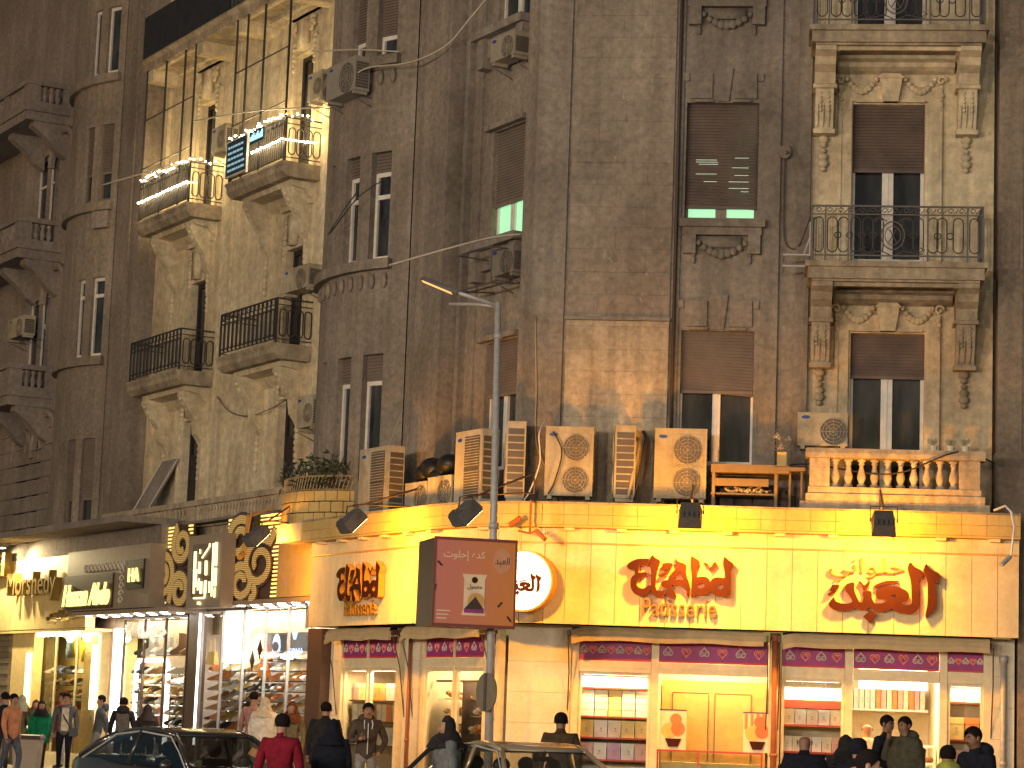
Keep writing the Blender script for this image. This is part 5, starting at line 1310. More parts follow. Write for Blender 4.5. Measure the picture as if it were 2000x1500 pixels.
# ================================================================== string lights on the lit balconies
SPK = MB().ball((0, 0, 0), .022, n=6, k=4).mesh('bulb', BULB)
def string_light(label, pts, n, sizes=1.0, wat=14, spread=.03, seed=1):
    rnd = random.Random(seed); t = thing('string_lights', label, 'string lights', LF, tuple(pts[0]), 'string lights on the balconies')
    L = [0]; V = [Vector(p) for p in pts]
    for a, b in zip(V, V[1:]): L.append(L[-1] + (b - a).length)
    def at(s):
        for i in range(len(V) - 1):
            if s <= L[i + 1] + 1e-9: return V[i] + (V[i + 1] - V[i]) * ((s - L[i]) / max(1e-6, L[i + 1] - L[i]))
        return V[-1]
    mb = MB(); mb.tube([tuple(p) for p in V], .006, 4); part(t, 'wire', mb, BLACK)
    for k in range(n):
        p = at(L[-1] * (k + .5) / n); o = place(SPK, 'bulb', t, p.x + rnd.uniform(-spread, spread), p.y - .02, p.z + rnd.uniform(-spread, spread))
        s = sizes * rnd.uniform(.8, 1.3); o.scale = (s, s, s)
    for k in range(4):
        p = at(L[-1] * (k + .5) / 4); w = LF.w(p.x, p.y + .3, p.z + .1)
        lamp('bulb_glow', 'POINT', w, wat, (1, .7, .3), t, radius=.15)
for i, (a, b, yf, z) in enumerate(LIT_RAILS):
    w = ['balcony nearer the far building', 'balcony with the signboard'][i]
    string_light(f'warm bulb string on the top rail of the lit {w}', [(a + .05, yf, z + 1.03), (b - .05, yf, z + 1.03), (b - .02, yf + .75, z + 1.03)], 30, .9, 14, .06, i)
    st = a + .05 if i == 0 else a + 1.35
    string_light(f'bright light strip halfway up the rail of the lit {w}', [(st, yf - .01, z + .48), (b - .03, yf - .01, z + .48), (b + .01, yf + (.25 if i == 0 else .8), z + .48)], 70 if i == 0 else 60, .7, 7, .016, 5 + i)
SB = thing('signboard', 'dark signboard with pale blue writing hung on the lit balcony rail', 'sign', LF, (-13.2, -.36, 13.9))
x0 = LIT_RAILS[1][0]
mb = MB(); mb.box(x0 + .1, x0 + 1.22, -.38, -.34, 13.82, 14.62); part(SB, 'board', mb, flat('night_blue', (.015, .03, .05), .3))
mb = MB()
for e in ((x0 + .08, x0 + 1.24, 13.8, 13.825), (x0 + .08, x0 + 1.24, 14.62, 14.645), (x0 + .08, x0 + .1, 13.82, 14.62), (x0 + 1.22, x0 + 1.25, 13.75, 14.7)): mb.box(e[0], e[1], -.39, -.335, e[2], e[3])
part(SB, 'frame', mb, WHITE)
mb = MB(); rnd = random.Random(2)
for r in range(5):
    x = x0 + .2
    while x < x0 + 1.0: w = rnd.uniform(.06, .2); mb.box(x, x + w, -.392, -.381, 13.92 + r * .135, 13.97 + r * .135); x += w + .05
part(SB, 'writing', mb, glow('sign_blue', (.35, .62, .75), .3))
S2 = thing('signboard', 'small blue lit signboard above the bright light strip on the balcony', 'sign', LF, (x0 + 1.9, -.36, 14.3))
mb = MB(); mb.box(x0 + 1.35, x0 + 2.1, -.375, -.345, 14.35, 14.64); part(S2, 'board', mb, MATS['night_blue'])
mb = MB()
for k in range(9): mb.box(x0 + 1.4 + k * .075, x0 + 1.45 + k * .075, -.39, -.376, 14.42, 14.52 + .04 * (k % 3))
part(S2, 'writing', mb, glow('sign_blue2', (.4, .75, 1.0), .8))

# hoses, cables and stains round the terrace units
HOSE = flat('hose_tan', (.42, .34, .22), .7); HOSED = flat('hose_dark', (.03, .027, .025), .7)
def rp(x, y, z): return RF.w(x, y, z)
for k, (pts, mt, lab) in enumerate((
    ([rp(1.95, -.3, 6.75), rp(2.05, -.5, 6.6), rp(1.98, -.7, 6.1), rp(1.9, -.75, 5.6)], HOSE, 'thick pale pipe lagging hanging beside the edge on unit below the stone panel'),
    ([rp(2.1, -.2, 6.85), rp(2.16, -.4, 6.7), rp(2.12, -.6, 6.3), rp(2.0, -.7, 5.6)], HOSED, 'dark pipe lagging looped behind the unit near the floodlight'),
    ([rp(.36, -.3, 7.0), rp(.3, -.7, 6.7), rp(.34, -.8, 6.2), rp(.2, -.9, 5.7), rp(.12, -1.1, 5.5)], WHITE, 'white cable trailing down beside the unit with the tilted lower grille'),
    ([rp(.55, -.74, 6.75), rp(.72, -.78, 6.4), rp(.62, -.78, 5.9), rp(.5, -.76, 5.65)], HOSED, 'thin dark cable curling over the front of the unit with the tilted lower grille'),
    ([rp(3.3, -.1, 6.1), rp(4.4, -.1, 6.25), rp(5.0, -.6, 6.3), rp(6.4, -1.15, 6.1), rp(7.5, -1.2, 6.5), rp(8.2, -.5, 6.4)], HOSED, 'dark cable running along the terrace wall and across the stone balustrade'),
    ([LF.w(-4.4, -.2, 7.6), LF.w(-4.5, -.5, 6.6), LF.w(-4.6, -.7, 5.6)], HOSE, 'pale hose down the wall behind the unit beside the plants'),
    ([rp(.1, -.06, 8.9), rp(.16, -.08, 7.6), rp(.2, -.1, 6.6), rp(.5, -.3, 6.0)], HOSE, 'pale cable running down the corner wall to the terrace'))):
    wire('ac_hose', pts, .03 if k in (0, 1) else .014, mt, lab)
mb = MB(); rr = random.Random(9)
for k in range(26):
    x = rr.uniform(3.35, 4.9); mb.box(x, x + rr.uniform(.05, .3), rr.uniform(-.4, -.2), -.15, ROOF, ROOF + rr.uniform(.08, .5))
single('junk_heap', mb, flat('junk_dark', (.06, .045, .035), .8, 0, .5, 5), 'dark heap of junk against the wall behind the work table', 'junk', RF, (4, -.3, ROOF), kind='stuff')
# ================================================================== side street shops
def shop(label, x0, base_y=-.6): return thing('shoe_shop', label, 'shop', LF, (x0, base_y, .15))
def bx(t, name, x0, x1, y0, y1, z0, z1, mat, up=None):
    mb = MB(); mb.box(x0, x1, y0, y1, z0, z1); return part(t, name, mb, mat, up=up)
def shop_room(t, x0, x1, y0, y1, z1, mat):
    mb = MB(); z0 = .16
    mb.quad((x0, y1, z0), (x1, y1, z0), (x1, y1, z1), (x0, y1, z1)); mb.quad((x0, y0, z0), (x1, y0, z0), (x1, y1, z0), (x0, y1, z0)); mb.quad((x0, y0, z1), (x1, y0, z1), (x1, y1, z1), (x0, y1, z1))
    for x in (x0, x1): mb.quad((x, y0, z0), (x, y1, z0), (x, y1, z1), (x, y0, z1))
    part(t, 'room', mb, mat)
def area(F, x, y, z, w, d, e, c, name='ceiling_and_goods_lamp', aim_down=True):
    L = bpy.data.lights.new(name, 'AREA'); L.shape = 'RECTANGLE'; L.size = w; L.size_y = d; L.energy = e; L.color = c
    o = bpy.data.objects.new(name, L); C.objects.link(o); o.location = F.w(x, y, z); o.rotation_euler = (0, 0, F.ang)
def glasspane(t, x0, x1, y, z0, z1, n=1, mat=None):
    mb = MB(); xs = [x0 + (x1 - x0) * i / n for i in range(n + 1)]
    for x in xs: mb.box(x - .02, x + .02, y - .03, y + .03, z0, z1)
    mb.box(x0, x1, y - .028, y + .028, z0 - .06, z0); mb.box(x0, x1, y - .028, y + .028, z1, z1 + .05)
    w = part(t, 'window', mb, mat or STEEL)
    for a, b in zip(xs, xs[1:]):
        mb = MB(); mb.quad((a + .02, y, z0), (b - .02, y, z0), (b - .02, y, z1), (a + .02, y, z1)); part(t, 'glass', mb, CLEAR, up=w)
    return w
def ribbon(mb, pts, w, y0, y1, taper=None):
    n = len(pts); L, R_ = [], []
    for i in range(n):
        a, b = Vector(pts[max(0, i - 1)]), Vector(pts[min(n - 1, i + 1)]); t = (b - a).normalized(); nn = Vector((-t.y, t.x)); ww = w * (1 if taper is None else 1 + (taper - 1) * i / (n - 1)) / 2
        p = Vector(pts[i]); L.append(p + nn * ww); R_.append(p - nn * ww)
    for i in range(n - 1):
        q = [L[i], L[i + 1], R_[i + 1], R_[i]]
        mb.hexa([(p.x, y0, p.y) for p in q] + [(p.x, y1, p.y) for p in q])
def spiral(c, r, a0, turns, k=26, end=.25, tail=None, sx=1.0):
    pts = []
    for i in range(k + 1):
        t = i / k; a = a0 + turns * 2 * math.pi * t; q = r * (1 - (1 - end) * t); pts.append((c[0] + sx * q * math.cos(a), c[1] + q * math.sin(a)))
    return ([tail] if tail else []) + pts
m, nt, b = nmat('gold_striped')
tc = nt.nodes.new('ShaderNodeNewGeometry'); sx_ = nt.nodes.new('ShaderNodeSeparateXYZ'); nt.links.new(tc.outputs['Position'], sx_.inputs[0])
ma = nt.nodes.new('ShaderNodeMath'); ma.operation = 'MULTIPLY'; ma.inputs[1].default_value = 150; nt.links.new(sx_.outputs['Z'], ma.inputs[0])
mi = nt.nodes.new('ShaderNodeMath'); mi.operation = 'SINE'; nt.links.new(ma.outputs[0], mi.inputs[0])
cc = ramp(nt, mi.outputs[0], [(.2, (.3, .18, .05)), (.6, (.66, .44, .15))]); nt.links.new(cc, b.inputs['Base Color']); nt.links.new(cc, b.inputs['Emission Color']); b.inputs['Emission Strength'].default_value = .3  # faint emission stands in for backlight on the gold scrolls
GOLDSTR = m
SLAT_LIT = glow('lit_slat', (1, .72, .2), .85)
# ---- shop with the scroll panels and the square script sign
XG = lambda px, y=0.0: on(LF, px, 1300, y)[0]
SC = shop('white lit shoe shop with glowing gold scroll panels over its window', -10.4)
bx(SC, 'fascia', -15.95, -7.05, -.5, -.3, 4.05, 5.44, DARKWOOD)
bx(SC, 'fascia_end', -8.88, -7.05, -.62, -.503, 4.06, 5.4, flat('end_ochre', (.5, .34, .14), .6))
bx(SC, 'soffit', -13.6, -7.05, -.62, .25, 3.95, 4.045, TAUPE)
c0, c1, c2, c3 = XG(366), XG(385), XG(440), XG(608)
bx(SC, 'pillar', c0, c1, -.02, .2, .15, 3.94, DARKWOOD)
bx(SC, 'light_strip', c1 + .02, c1 + .2, -.02, .02, .9, 3.9, glow('white_panel', (1, .95, .85), 3.2))
bx(SC, 'light_panel', c1 + .22, c2, .5, .54, 2.75, 3.92, glow('soft_panel', (1, .95, .88), 1.7))
bx(SC, 'white_wall', c1 + .22, c2, .5, .54, .5, 2.74, WHITE)
shop_room(SC, c2 - 2.2, -7.05, .11, 1.0, 3.94, flat('shop_pink_white', (.78, .68, .6), .6))
glasspane(SC, c1 + .2, c3, .0, .55, 3.9, 5)
bx(SC, 'window_base', c1, c3, -.03, .1, .15, .48, TAUPE)
area(LF, -10.2, .6, 3.9, 5.5, .7, 170, (1, .9, .76)); area(LF, -9.8, .12, 3.0, 4.4, .1, 62, (1, .92, .82))  # ceiling lamp, and a low unseen one added to brighten the shoes
DL = MB().disc((0, 0), .09, -.01, .01, 12)
DLM = MB(); DLM.lathe([(.0, 0), (.085, 0), (.085, .012), (0, .012)], (0, 0, 0), 12); DLM = DLM.mesh('downlight', LED_WHITE)
for k in range(6):
    for j in range(2): place(DLM, 'downlight', SC, -11.0 + k * .68, -.45 + j * .36, 3.936)
    p = LF.w(-11.2 + k * .72, -.25, 3.9)
    if k % 2 == 0: lamp('down_lamp', 'SPOT', p, 70, (1, .9, .75), SC, p - Vector((0, 0, 1)), math.radians(110), .6, .08)
def scroll_panel(x0, x1, z0, z1, curls, slatrows, label):
    t = thing('scroll_panel', label, 'sign', LF, (x0, -.6, z0), 'glowing scroll panels')
    w, h = x1 - x0, z1 - z0; bx(t, 'board', x0, x1, -.56, -.5, z0, z1, DARKWOOD)
    n = int(h / .085)
    for k in range(n):
        f = (k + .5) / n
        for a, b in slatrows(f):
            if b - a > .03: bx(t, 'slat', x0 + a * w, x0 + b * w, -.585, -.56, z0 + h * (k + .25) / n, z0 + h * (k + .72) / n, SLAT_LIT)
    for j, (c, r, a0, tr, tail) in enumerate(curls):
        pts = [(x0 + x * w, z0 + z * h) for x, z in spiral(c, r, a0, tr, tail=tail, end=.3)]
        mb = MB(); ribbon(mb, pts, .34, -.6 - j * .003, -.586, .7); part(t, 'scroll_edge', mb, DARKWOOD)
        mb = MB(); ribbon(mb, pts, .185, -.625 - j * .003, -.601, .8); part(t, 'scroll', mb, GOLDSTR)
    return t
scroll_panel(-11.6, -8.9, 4.06, 5.86, [((.25, .74), .24, .9, 1.35, (.42, .99)), ((.32, .2), .23, 2.9, -1.45, (.02, .34)), ((.66, .42), .3, .9, 1.45, (.93, .78)), ((.52, .06), .1, 1.2, -.5, None)],
    lambda f: [(max(0.0, .86 - .3 * max(0, f - .55)) + (.1 if f < .5 else 0) * f, 1.0), (0, .14 * max(0, f - .7) / .3)] + ([(.62, .98)] if f > .86 else []), 'glowing gold scroll panel between the square script sign and the pastry shop cornice')
scroll_panel(-15.9, -13.6, 4.06, 5.86, [((.78, .74), .23, 2.2, 1.5, (.6, .99)), ((.34, .36), .28, 1.9, -1.5, (.02, .72)), ((.78, .16), .22, 2.6, -1.4, (.52, .02))],
    lambda f: [(.04, .62 if f > .7 else max(.06, .62 * (f - .48) / .22)) if f > .5 else (.0, max(.05, .42 * (1 - f * 2)))] + ([(.9, 1.0)] if f > .85 else []), 'glowing gold scroll panel between the brown name sign and the square script sign')
KS = thing('shop_sign', 'taupe box sign with glowing square Arabic script', 'sign', LF, (-12.6, -.95, 3.9))
xa, xb = on(LF, 366, 1120, -.95)[0], on(LF, 432, 1120, -.95)[0]
bx(KS, 'box', xa, xb, -.95, -.64, 3.9, 5.5, TAUPE); bx(KS, 'recess', xa + .25, xb - .3, -.955, -.951, 4.15, 5.3, flat('sign_brown', (.17, .115, .08), .5))
for s in ((590, 180, 575, 610), (575, 650, 560, 980), (560, 1010, 550, 1190), (537, 200, 500, 1170), (207, 350, 195, 660), (180, 670, 172, 1120), (225, 670, 208, 1000), (295, 310, 293, 390), (470, 200, 465, 260), (465, 260, 330, 465), (285, 540, 278, 750), (405, 520, 398, 780), (272, 840, 245, 1060), (312, 900, 303, 1120), (392, 880, 380, 1120), (462, 900, 458, 1100), (172, 1205, 360, 1200), (380, 1120, 365, 1200), (250, 1270, 248, 1320), (280, 1275, 292, 1320)):
    p, q = (on(LF, 360 + s[i] / 9.375, 1040 + s[i + 1] / 9.375, -.97) for i in (0, 2))
    mb = MB(); mb.tube([(p[0], -.975, p[1]), (q[0], -.975, q[1])], .032 if s[0] in (590, 575, 405, 285, 392, 312, 207) else .018, 5); part(KS, 'stroke', mb, MATS.get('kufic') or glow('kufic', (1, .85, .38), 1.7))
# ---- shop with the brown name sign
SBB = shop('shoe shop with white lit arch and snowflakes behind its glass', -16.0)
bx(SBB, 'fascia', -19.6, -13.75, -.55, -.3, 3.9, 5.44, TAUPE)
bx(SBB, 'soffit', -20.4, -13.79, -.98, .3, 3.87, 3.96, TAUPE)
gb0, gb1, gb2, gb3 = XG(186), XG(220), XG(240), XG(364)
bx(SBB, 'pillar', gb0, gb1, -.02, .2, .15, 3.86, flat('pink_cladding', (.48, .34, .26), .5))
shop_room(SBB, gb2 - 2.4, gb3, .05, .95, 3.84, flat('shop_taupe_wall', (.6, .48, .32), .6))
glasspane(SBB, gb2, gb3, .0, .5, 3.8, 3, DARKWOOD)
bx(SBB, 'window_base', gb1, gb3, -.04, .06, .15, .44, DARKWOOD)
area(LF, (gb2 + gb3) / 2 - .5, .55, 3.8, 4.2, .7, 60, (1, .86, .62)); area(LF, (gb2 + gb3) / 2, .1, 2.5, 3.6, .1, 34, (1, .86, .64))  # second, lower lamp is added behind the glass to light the shoes
bx(SBB, 'light_strip', gb1 + .03, gb2 - .03, -.03, .02, .8, 3.6, MATS['white_panel'])
AR_ = []
xa, za = on(LF, 268, 1290, .2); xb, zb = on(LF, 330, 1285, .2)
mb = MB(); mb.tube([(xa, .2, .5), (xa, .2, za - .12), (xa + .12, .2, za), (xb - .12, .2, za), (xb, .2, za - .12), (xb, .2, .5)], .06, 6); part(SBB, 'lit_arch', mb, MATS['white_panel'])
for k in range(7):
    for j in range(2): place(DLM, 'downlight', SBB, -19.4 + k * .8, -.75 + j * .4, 3.855)
    if k % 3 == 1: p = LF.w(-19.4 + k * .8, -.6, 3.8); lamp('down_lamp', 'SPOT', p, 60, (1, .88, .7), SBB, p - Vector((0, 0, 1)), math.radians(110), .6, .08)
xw, zw = on(LF, 298, 1240, -.08); place(text_mesh('window_word', arabic('حسن عبده'), .03, WHITE, (1.7, .42)), 'window_word', SBB, xw, -.09, zw)
for k, (px, py) in enumerate(((246, 1228), (258, 1222), (270, 1230), (252, 1240))):
    x, z = on(LF, px, py, -.09); mb = MB()
    for j in range(3): a = j * math.pi / 3; mb.tube([(x - .11 * math.cos(a), -.09, z - .11 * math.sin(a)), (x + .11 * math.cos(a), -.09, z + .11 * math.sin(a))], .014, 4)
    part(SBB, 'snowflake', mb, WHITE)
HS = thing('shop_sign', 'taupe box sign with gold slanted name, white ornament and small black initials panel', 'sign', LF, (-17.7, -1.0, 4.0))
xa, xb = on(LF, 131, 1130, -1.0)[0], on(LF, 292, 1120, -1.0)[0]
bx(HS, 'box', xa, xb, -1.0, -.56, 3.98, 5.45, TAUPE)
def pxr(y, *q): (a, z1), (b, z0) = on(LF, q[0], q[1], y), on(LF, q[2], q[3], y); return a, b, min(z0, z1), max(z0, z1)
a, b, z0, z1 = xa - .02, on(LF, 221, 1150, -1.02)[0], 4.02, 4.85
bx(HS, 'name_panel', a, b, -1.05, -1.001, z0, z1, BROWN_SIGN)
GLT = glow('gold_lit_letter', (1, .78, .25), 1.1)
place(text_mesh('name', 'Hassan Abdo', .05, GLT, (b - a - .12, .54), .0, .35), 'name', HS, (a + b) / 2 - .03, -1.08, 4.36)
a, b, z0, z1 = pxr(-1.02, 250, 1100, 280, 1148); bx(HS, 'initial_panel', a, b, -1.05, -1.001, 4.42, 5.1, flat('sign_black', (.03, .02, .018), .3))
place(text_mesh('initials', 'HA', .04, GLT, ((b - a) * .62, .32)), 'initials', HS, (a + b) / 2, -1.07, 4.74)
ORNM = flat('ornament_white', (.66, .62, .52), .5); rnd = random.Random(6)
xo0, xo1 = on(LF, 163, 1105, -1.02)[0], on(LF, 246, 1095, -1.02)[0]
mb = MB()
for k in range(11):
    c = (xo0 + .15 + k * (xo1 - xo0 - .3) / 10, 4.98); mb.tube([(c[0] + .11 * math.cos(q) * (1 - q / 8), -1.012, c[1] + .13 * math.sin(q) * (1 - q / 8)) for q in [j * .6 for j in range(11)]], .022, 4)
for k in range(5):
    c = (xo1 - .25, 4.85 - k * .17); mb.tube([(c[0] + .16 * math.cos(q) * (1 - q / 8), -1.012, c[1] + .1 * math.sin(q) * (1 - q / 8)) for q in [j * .6 for j in range(11)]], .022, 4)
part(HS, 'ornament', mb, ORNM)
# ---- yellow shop
SA = shop('yellow lit shop with clothes and trainers in its window', -22.0)
bx(SA, 'fascia', -27.5, -19.62, -.75, -.5, 3.6, 5.44, YELLOWWALL); bx(SA, 'pillar', XG(22, -.6), XG(64, -.6), -.6, -.35, .15, 3.59, YELLOWWALL); bx(SA, 'pillar', XG(192, -.3), XG(186) - .02, -.3, -.05, .15, 3.59, YELLOWWALL)
bx(SA, 'soffit', -27.5, -19.62, -.74, .3, 3.52, 3.59, YELLOWWALL)
mb = MB()
for k in range(22): mb.box(-32, XG(20, -.4), -.45 - .03 * (k % 2), -.3, .2 + k * .15, .34 + k * .15)
part(SA, 'roller_shutter', mb, flat('roller_grey', (.3, .24, .17), .5, .3))
a0, a1 = XG(70, -.3), XG(192, -.3)
shop_room(SA, a0 - 1.6, a1, -.25, .7, 3.5, flat('shop_yellow_wall', (.7, .55, .25), .6))
glasspane(SA, a0, a1, -.3, .5, 3.45, 3, FRAME_W); bx(SA, 'window_base', a0, a1, -.35, -.25, .15, .44, FRAME_W)
area(LF, (a0 + a1) / 2, .2, 3.45, 4.0, .7, 50, (1, .8, .36)); area(LF, (a0 + a1) / 2, -.1, 2.6, 3.2, .1, 9, (1, .8, .36))  # low lamp by the glass is added to lift the goods
bx(SA, 'light_strip', XG(52, -.62), XG(60, -.62), -.65, -.61, .9, 3.0, glow('yellow_strip', (1, .86, .45), 3)); bx(SA, 'light_strip', XG(186, -.35) - .1, XG(192, -.35) - .1, -.42, -.36, 1.6, 3.2, MATS['yellow_strip'])
LB = MB().ball((0, 0, 0), .07, n=8, k=5).mesh('bulb', glow('row_bulb', (1, .9, .55), 7))
for k in range(9): place(LB, 'bulb', SA, -23.2 + k * .36, -.66, 3.47)
for k in range(3):
    p = LF.w(-22.8 + k * 1.2, -.66, 3.4); lamp('bulb_lamp', 'POINT', p, 40, (1, .78, .32), SA, radius=.1)
for k, x in enumerate((-25.6, -24.2)):
    t = thing('spotlight', ['white spotlight under the roof edge, farther along the street', 'white spotlight under the roof edge above the yellow fascia'][k], 'spotlight', LF, (x, -1.5, 5.75)); t['_b'] = (0, 0, 0)
    mb = MB(); mb.box(-.16, .16, -.12, .12, -.05, .05); mb.tube([(0, .1, .05), (0, .9, .15)], .02, 5); part(t, 'housing', mb, IRON_GREY)
    mb = MB(); mb.quad((-.14, -.1, -.052), (.14, -.1, -.052), (.14, .1, -.052), (-.14, .1, -.052)); part(t, 'lens', mb, LED_WHITE)
    lamp('spot_lamp', 'SPOT', LF.w(x, -1.5, 5.68), 480, (1, .8, .42), t, LF.w(x + .8, -.75, 4.3), math.radians(140), .6, .1)
MS = thing('shop_sign', 'raised bronze letters on the spotlit yellow fascia', 'sign', LF, (-22, -.8, 4.4))
a, z = on(LF, 24, 1160, -.85); b, z2 = on(LF, 120, 1140, -.85)
MG = flat('bronze_letter', (.42, .3, .12), .35, .5)
place(text_mesh('word', 'Morshedy', .2, [MG, GOLD], (b - a, .78)), 'word', MS, (a + b) / 2, -.92, (z + z2) / 2 + .05)
a2, z = on(LF, -14, 1110, -.85); b2, _ = on(LF, 20, 1110, -.85)
place(text_mesh('word', 'El', .2, [MG, GOLD], (b2 - a2, .62)), 'word', MS, (a2 + b2) / 2, -.92, z + .05)
a3, z3 = on(LF, 103, 1195, -.85); b3, _ = on(LF, 150, 1195, -.85)
place(text_mesh('arabic_word', arabic('المرشدي'), .2, [MG, GOLD], ((b3 - a3), .36)), 'arabic_word', MS, (a3 + b3) / 2, -.92, 3.88)
# roof edge over the side shops
EV = MB(); EV.box(-34, -15.0, -1.75, -.3, 5.9, 6.05); EV.box(-34, -15.0, -.75, -.3, 5.445, 5.9)
single('shop_roof', EV, DARKSTONE, 'dark flat roof edge above the yellow shop and the brown name sign', 'roof', LF, (-24, -1, 5.9))
mb = MB(); mb.box(-15.0, -9.3, -.5, -.12, 5.87, 5.93); single('shop_roof', mb, DARKSTONE, 'narrow dark ledge above the scroll panels', 'roof', LF, (-12, -.4, 5.87))

# ---- goods in the side street windows
def shoe_mesh(kind, mat):
    mb = MB()
    if kind == 'court shoe':
        prof = [(-.12, .1), (-.1, .14), (-.04, .1), (.03, .07), (.1, .045), (.14, .02), (.13, .0), (.03, .005), (-.05, .05), (-.1, .06), (-.108, 0), (-.122, 0)]
    elif kind == 'trainer':
        prof = [(-.13, .02), (-.14, .09), (-.12, .14), (-.06, .13), (-.02, .14), (.04, .1), (.11, .08), (.15, .05), (.155, .015), (.1, .0), (-.12, .0)]
    else:
        prof = [(-.12, .0), (-.125, .1), (-.11, .34), (.0, .35), (.0, .15), (.06, .1), (.13, .06), (.14, .02), (.1, 0), (.0, .01), (-.04, .045), (-.07, .045), (-.075, 0)]
    w = .045
    n = len(prof); mb.add([(x, -w, z) for x, z in prof] + [(x, w, z) for x, z in prof] + [(x * .94, 0, z * 1.04) for x, z in prof], [tuple(range(n)), tuple(range(2 * n - 1, n - 1, -1))] + [(i, i + n, (i + 1) % n + n, (i + 1) % n) for i in range(n)])
    return mb.mesh('shoe', mat)
SHC = {'black': (.02, .02, .022), 'white': (.75, .72, .66), 'tan': (.45, .24, .1), 'orange': (.62, .2, .05), 'brown': (.18, .08, .04), 'red': (.5, .04, .04), 'blue': (.08, .12, .4), 'gold': (.5, .36, .12), 'grey': (.3, .28, .26)}
SHM = {(k, c): shoe_mesh(k, col('shoe_' + c, SHC[c], .45)) for k in ('court shoe', 'trainer', 'boot') for c in SHC}
def shelf_row(t, x0, x1, y, z, n, kinds, cols, where, row, seed, group):
    mb = MB(); mb.box(x0, x1, y - .14, y + .16, z - .02, z - .004); part(t, 'glass_shelf', mb, CLEAR)
    rnd = random.Random(seed)
    for k in range(n):
        c = cols[rnd.randrange(len(cols))]; kd = kinds[rnd.randrange(len(kinds))]
        o = bpy.data.objects.new('shoe', SHM[kd, c]); C.objects.link(o)
        o.location = LF.w(x0 + (k + .5) * (x1 - x0) / n, y, z); o.rotation_euler = (0, 0, LF.ang + rnd.uniform(-2.4, -.7)); s = rnd.uniform(1.2, 1.5); o.scale = (s, s, s)
        props(o, f'{c} {kd}, {NUM[k]} along the {ROWN2[row]} shelf {where}', 'shoe', group)
ROWN2 = ['highest', 'second', 'third', 'fourth', 'fifth', 'sixth', 'seventh', 'eighth', 'lowest']
G1 = 'shoes in the white lit shoe shop window'
for r, (z, x0, x1, n) in enumerate(((2.82, 0, 0, 11), (2.58, 0, 0, 12), (2.36, 0, 0, 13), (2.14, 0, 0, 13), (1.92, 0, 0, 13), (1.7, 0, 0, 13), (1.48, 0, 0, 13), (1.26, 0, 0, 13), (1.0, 0, 0, 12))):
    shelf_row(SC, c1 + .3 if r else c2 + 1.2, c3 - .1, .3 - .01 * r, z, n + 2, ['court shoe', 'trainer', 'boot'] if r in (0,) else ['court shoe', 'trainer'], ['white', 'tan', 'orange', 'brown', 'grey', 'black', 'gold', 'white', 'gold', 'white', 'tan'], 'under the scroll panels', r, 20 + r, G1)
G2 = 'shoes in the window with the lit arch'
for r, (z, x0, x1, n) in enumerate(((2.95, 0, 0, 8), (2.5, 0, 0, 12), (2.26, 0, 0, 13), (2.02, 0, 0, 13), (1.78, 0, 0, 13), (1.54, 0, 0, 13), (1.3, 0, 0, 13), (1.06, 0, 0, 12))):
    shelf_row(SBB, gb2 + .1, gb3 - .15, .34, z, n, ['boot'] if r == 0 else ['court shoe', 'trainer'], ['white', 'tan', 'grey', 'black', 'gold', 'white', 'brown'], 'behind the lit arch', r, 40 + r, G2)
G3 = 'shoes in the yellow shop window'
for r, (z, x0, x1, n) in enumerate(((2.5, 0, 0, 6), (2.2, 0, 0, 10), (1.9, 0, 0, 10), (1.6, 0, 0, 10))):
    shelf_row(SA, a0 + .15, a1 - .15 if r else a1 - 1.5, -.02, z, n, ['trainer', 'court shoe'], ['blue', 'orange', 'white', 'black', 'tan', 'red'], 'in the yellow shop', r, 60 + r, G3)
def garment(x, y, z, w, h, c, label):
    mb = MB(); n = 6
    top = [(-w * .3, h), (-w * .08, h * 1.04), (w * .08, h * 1.04), (w * .3, h)]; 
    for i in range(n):
        a, b = -1 + 2 * i / n, -1 + 2 * (i + 1) / n; ya, yb = .03 * math.sin(i * 2), .03 * math.sin((i + 1) * 2)
        mb.hexa([(a * w / 2, ya, 0), (b * w / 2, yb, 0), (b * w / 2, yb + .05, 0), (a * w / 2, ya + .05, 0), (a * w * .36, 0, h), (b * w * .36, 0, h), (b * w * .36, .04, h), (a * w * .36, .04, h)])
    mb.tube([(0, .02, h), (0, .02, h + .12)], .008, 4)
    o = single('garment', mb, col('cloth_' + label.split()[0], c, .8), label, 'clothes', LF); o.location = LF.w(x, y, z)
for px, c, l in ((134, (.3, .42, .6), 'pale blue dress hanging in the yellow shop window'), (147, (.75, .6, .05), 'yellow long dress hanging in the yellow shop window'), (165, (.78, .62, .03), 'bright yellow skirt on a rail in the yellow shop window'), (182, (.7, .55, .06), 'ochre yellow skirt nearest the pillar in the yellow shop window')):
    x, z = on(LF, px, 1285, -.1); garment(x, -.1, z - (.1 if px > 150 else 0), .5, .8, c, l)
def handbag(px, py, y, c, label, s=1.0):
    x, z = on(LF, px, py, y); t = thing('handbag', label, 'handbag', LF, (x, y, z)); t['_b'] = (0, 0, 0)
    mb = MB(); mb.hexa([(-.2 * s, -.05, 0), (.2 * s, -.05, 0), (.2 * s, .08, 0), (-.2 * s, .08, 0), (-.15 * s, -.02, .24 * s), (.15 * s, -.02, .24 * s), (.15 * s, .05, .24 * s), (-.15 * s, .05, .24 * s)]); part(t, 'pouch', mb, col('bag_' + label.split()[0], c, .5))
    mb = MB(); mb.tube([(-.13 * s, 0, .23 * s), (-.09 * s, 0, .48 * s), (.09 * s, 0, .48 * s), (.13 * s, 0, .23 * s)], .014, 5); part(t, 'handle', mb, col('bag_' + label.split()[0], c, .5))
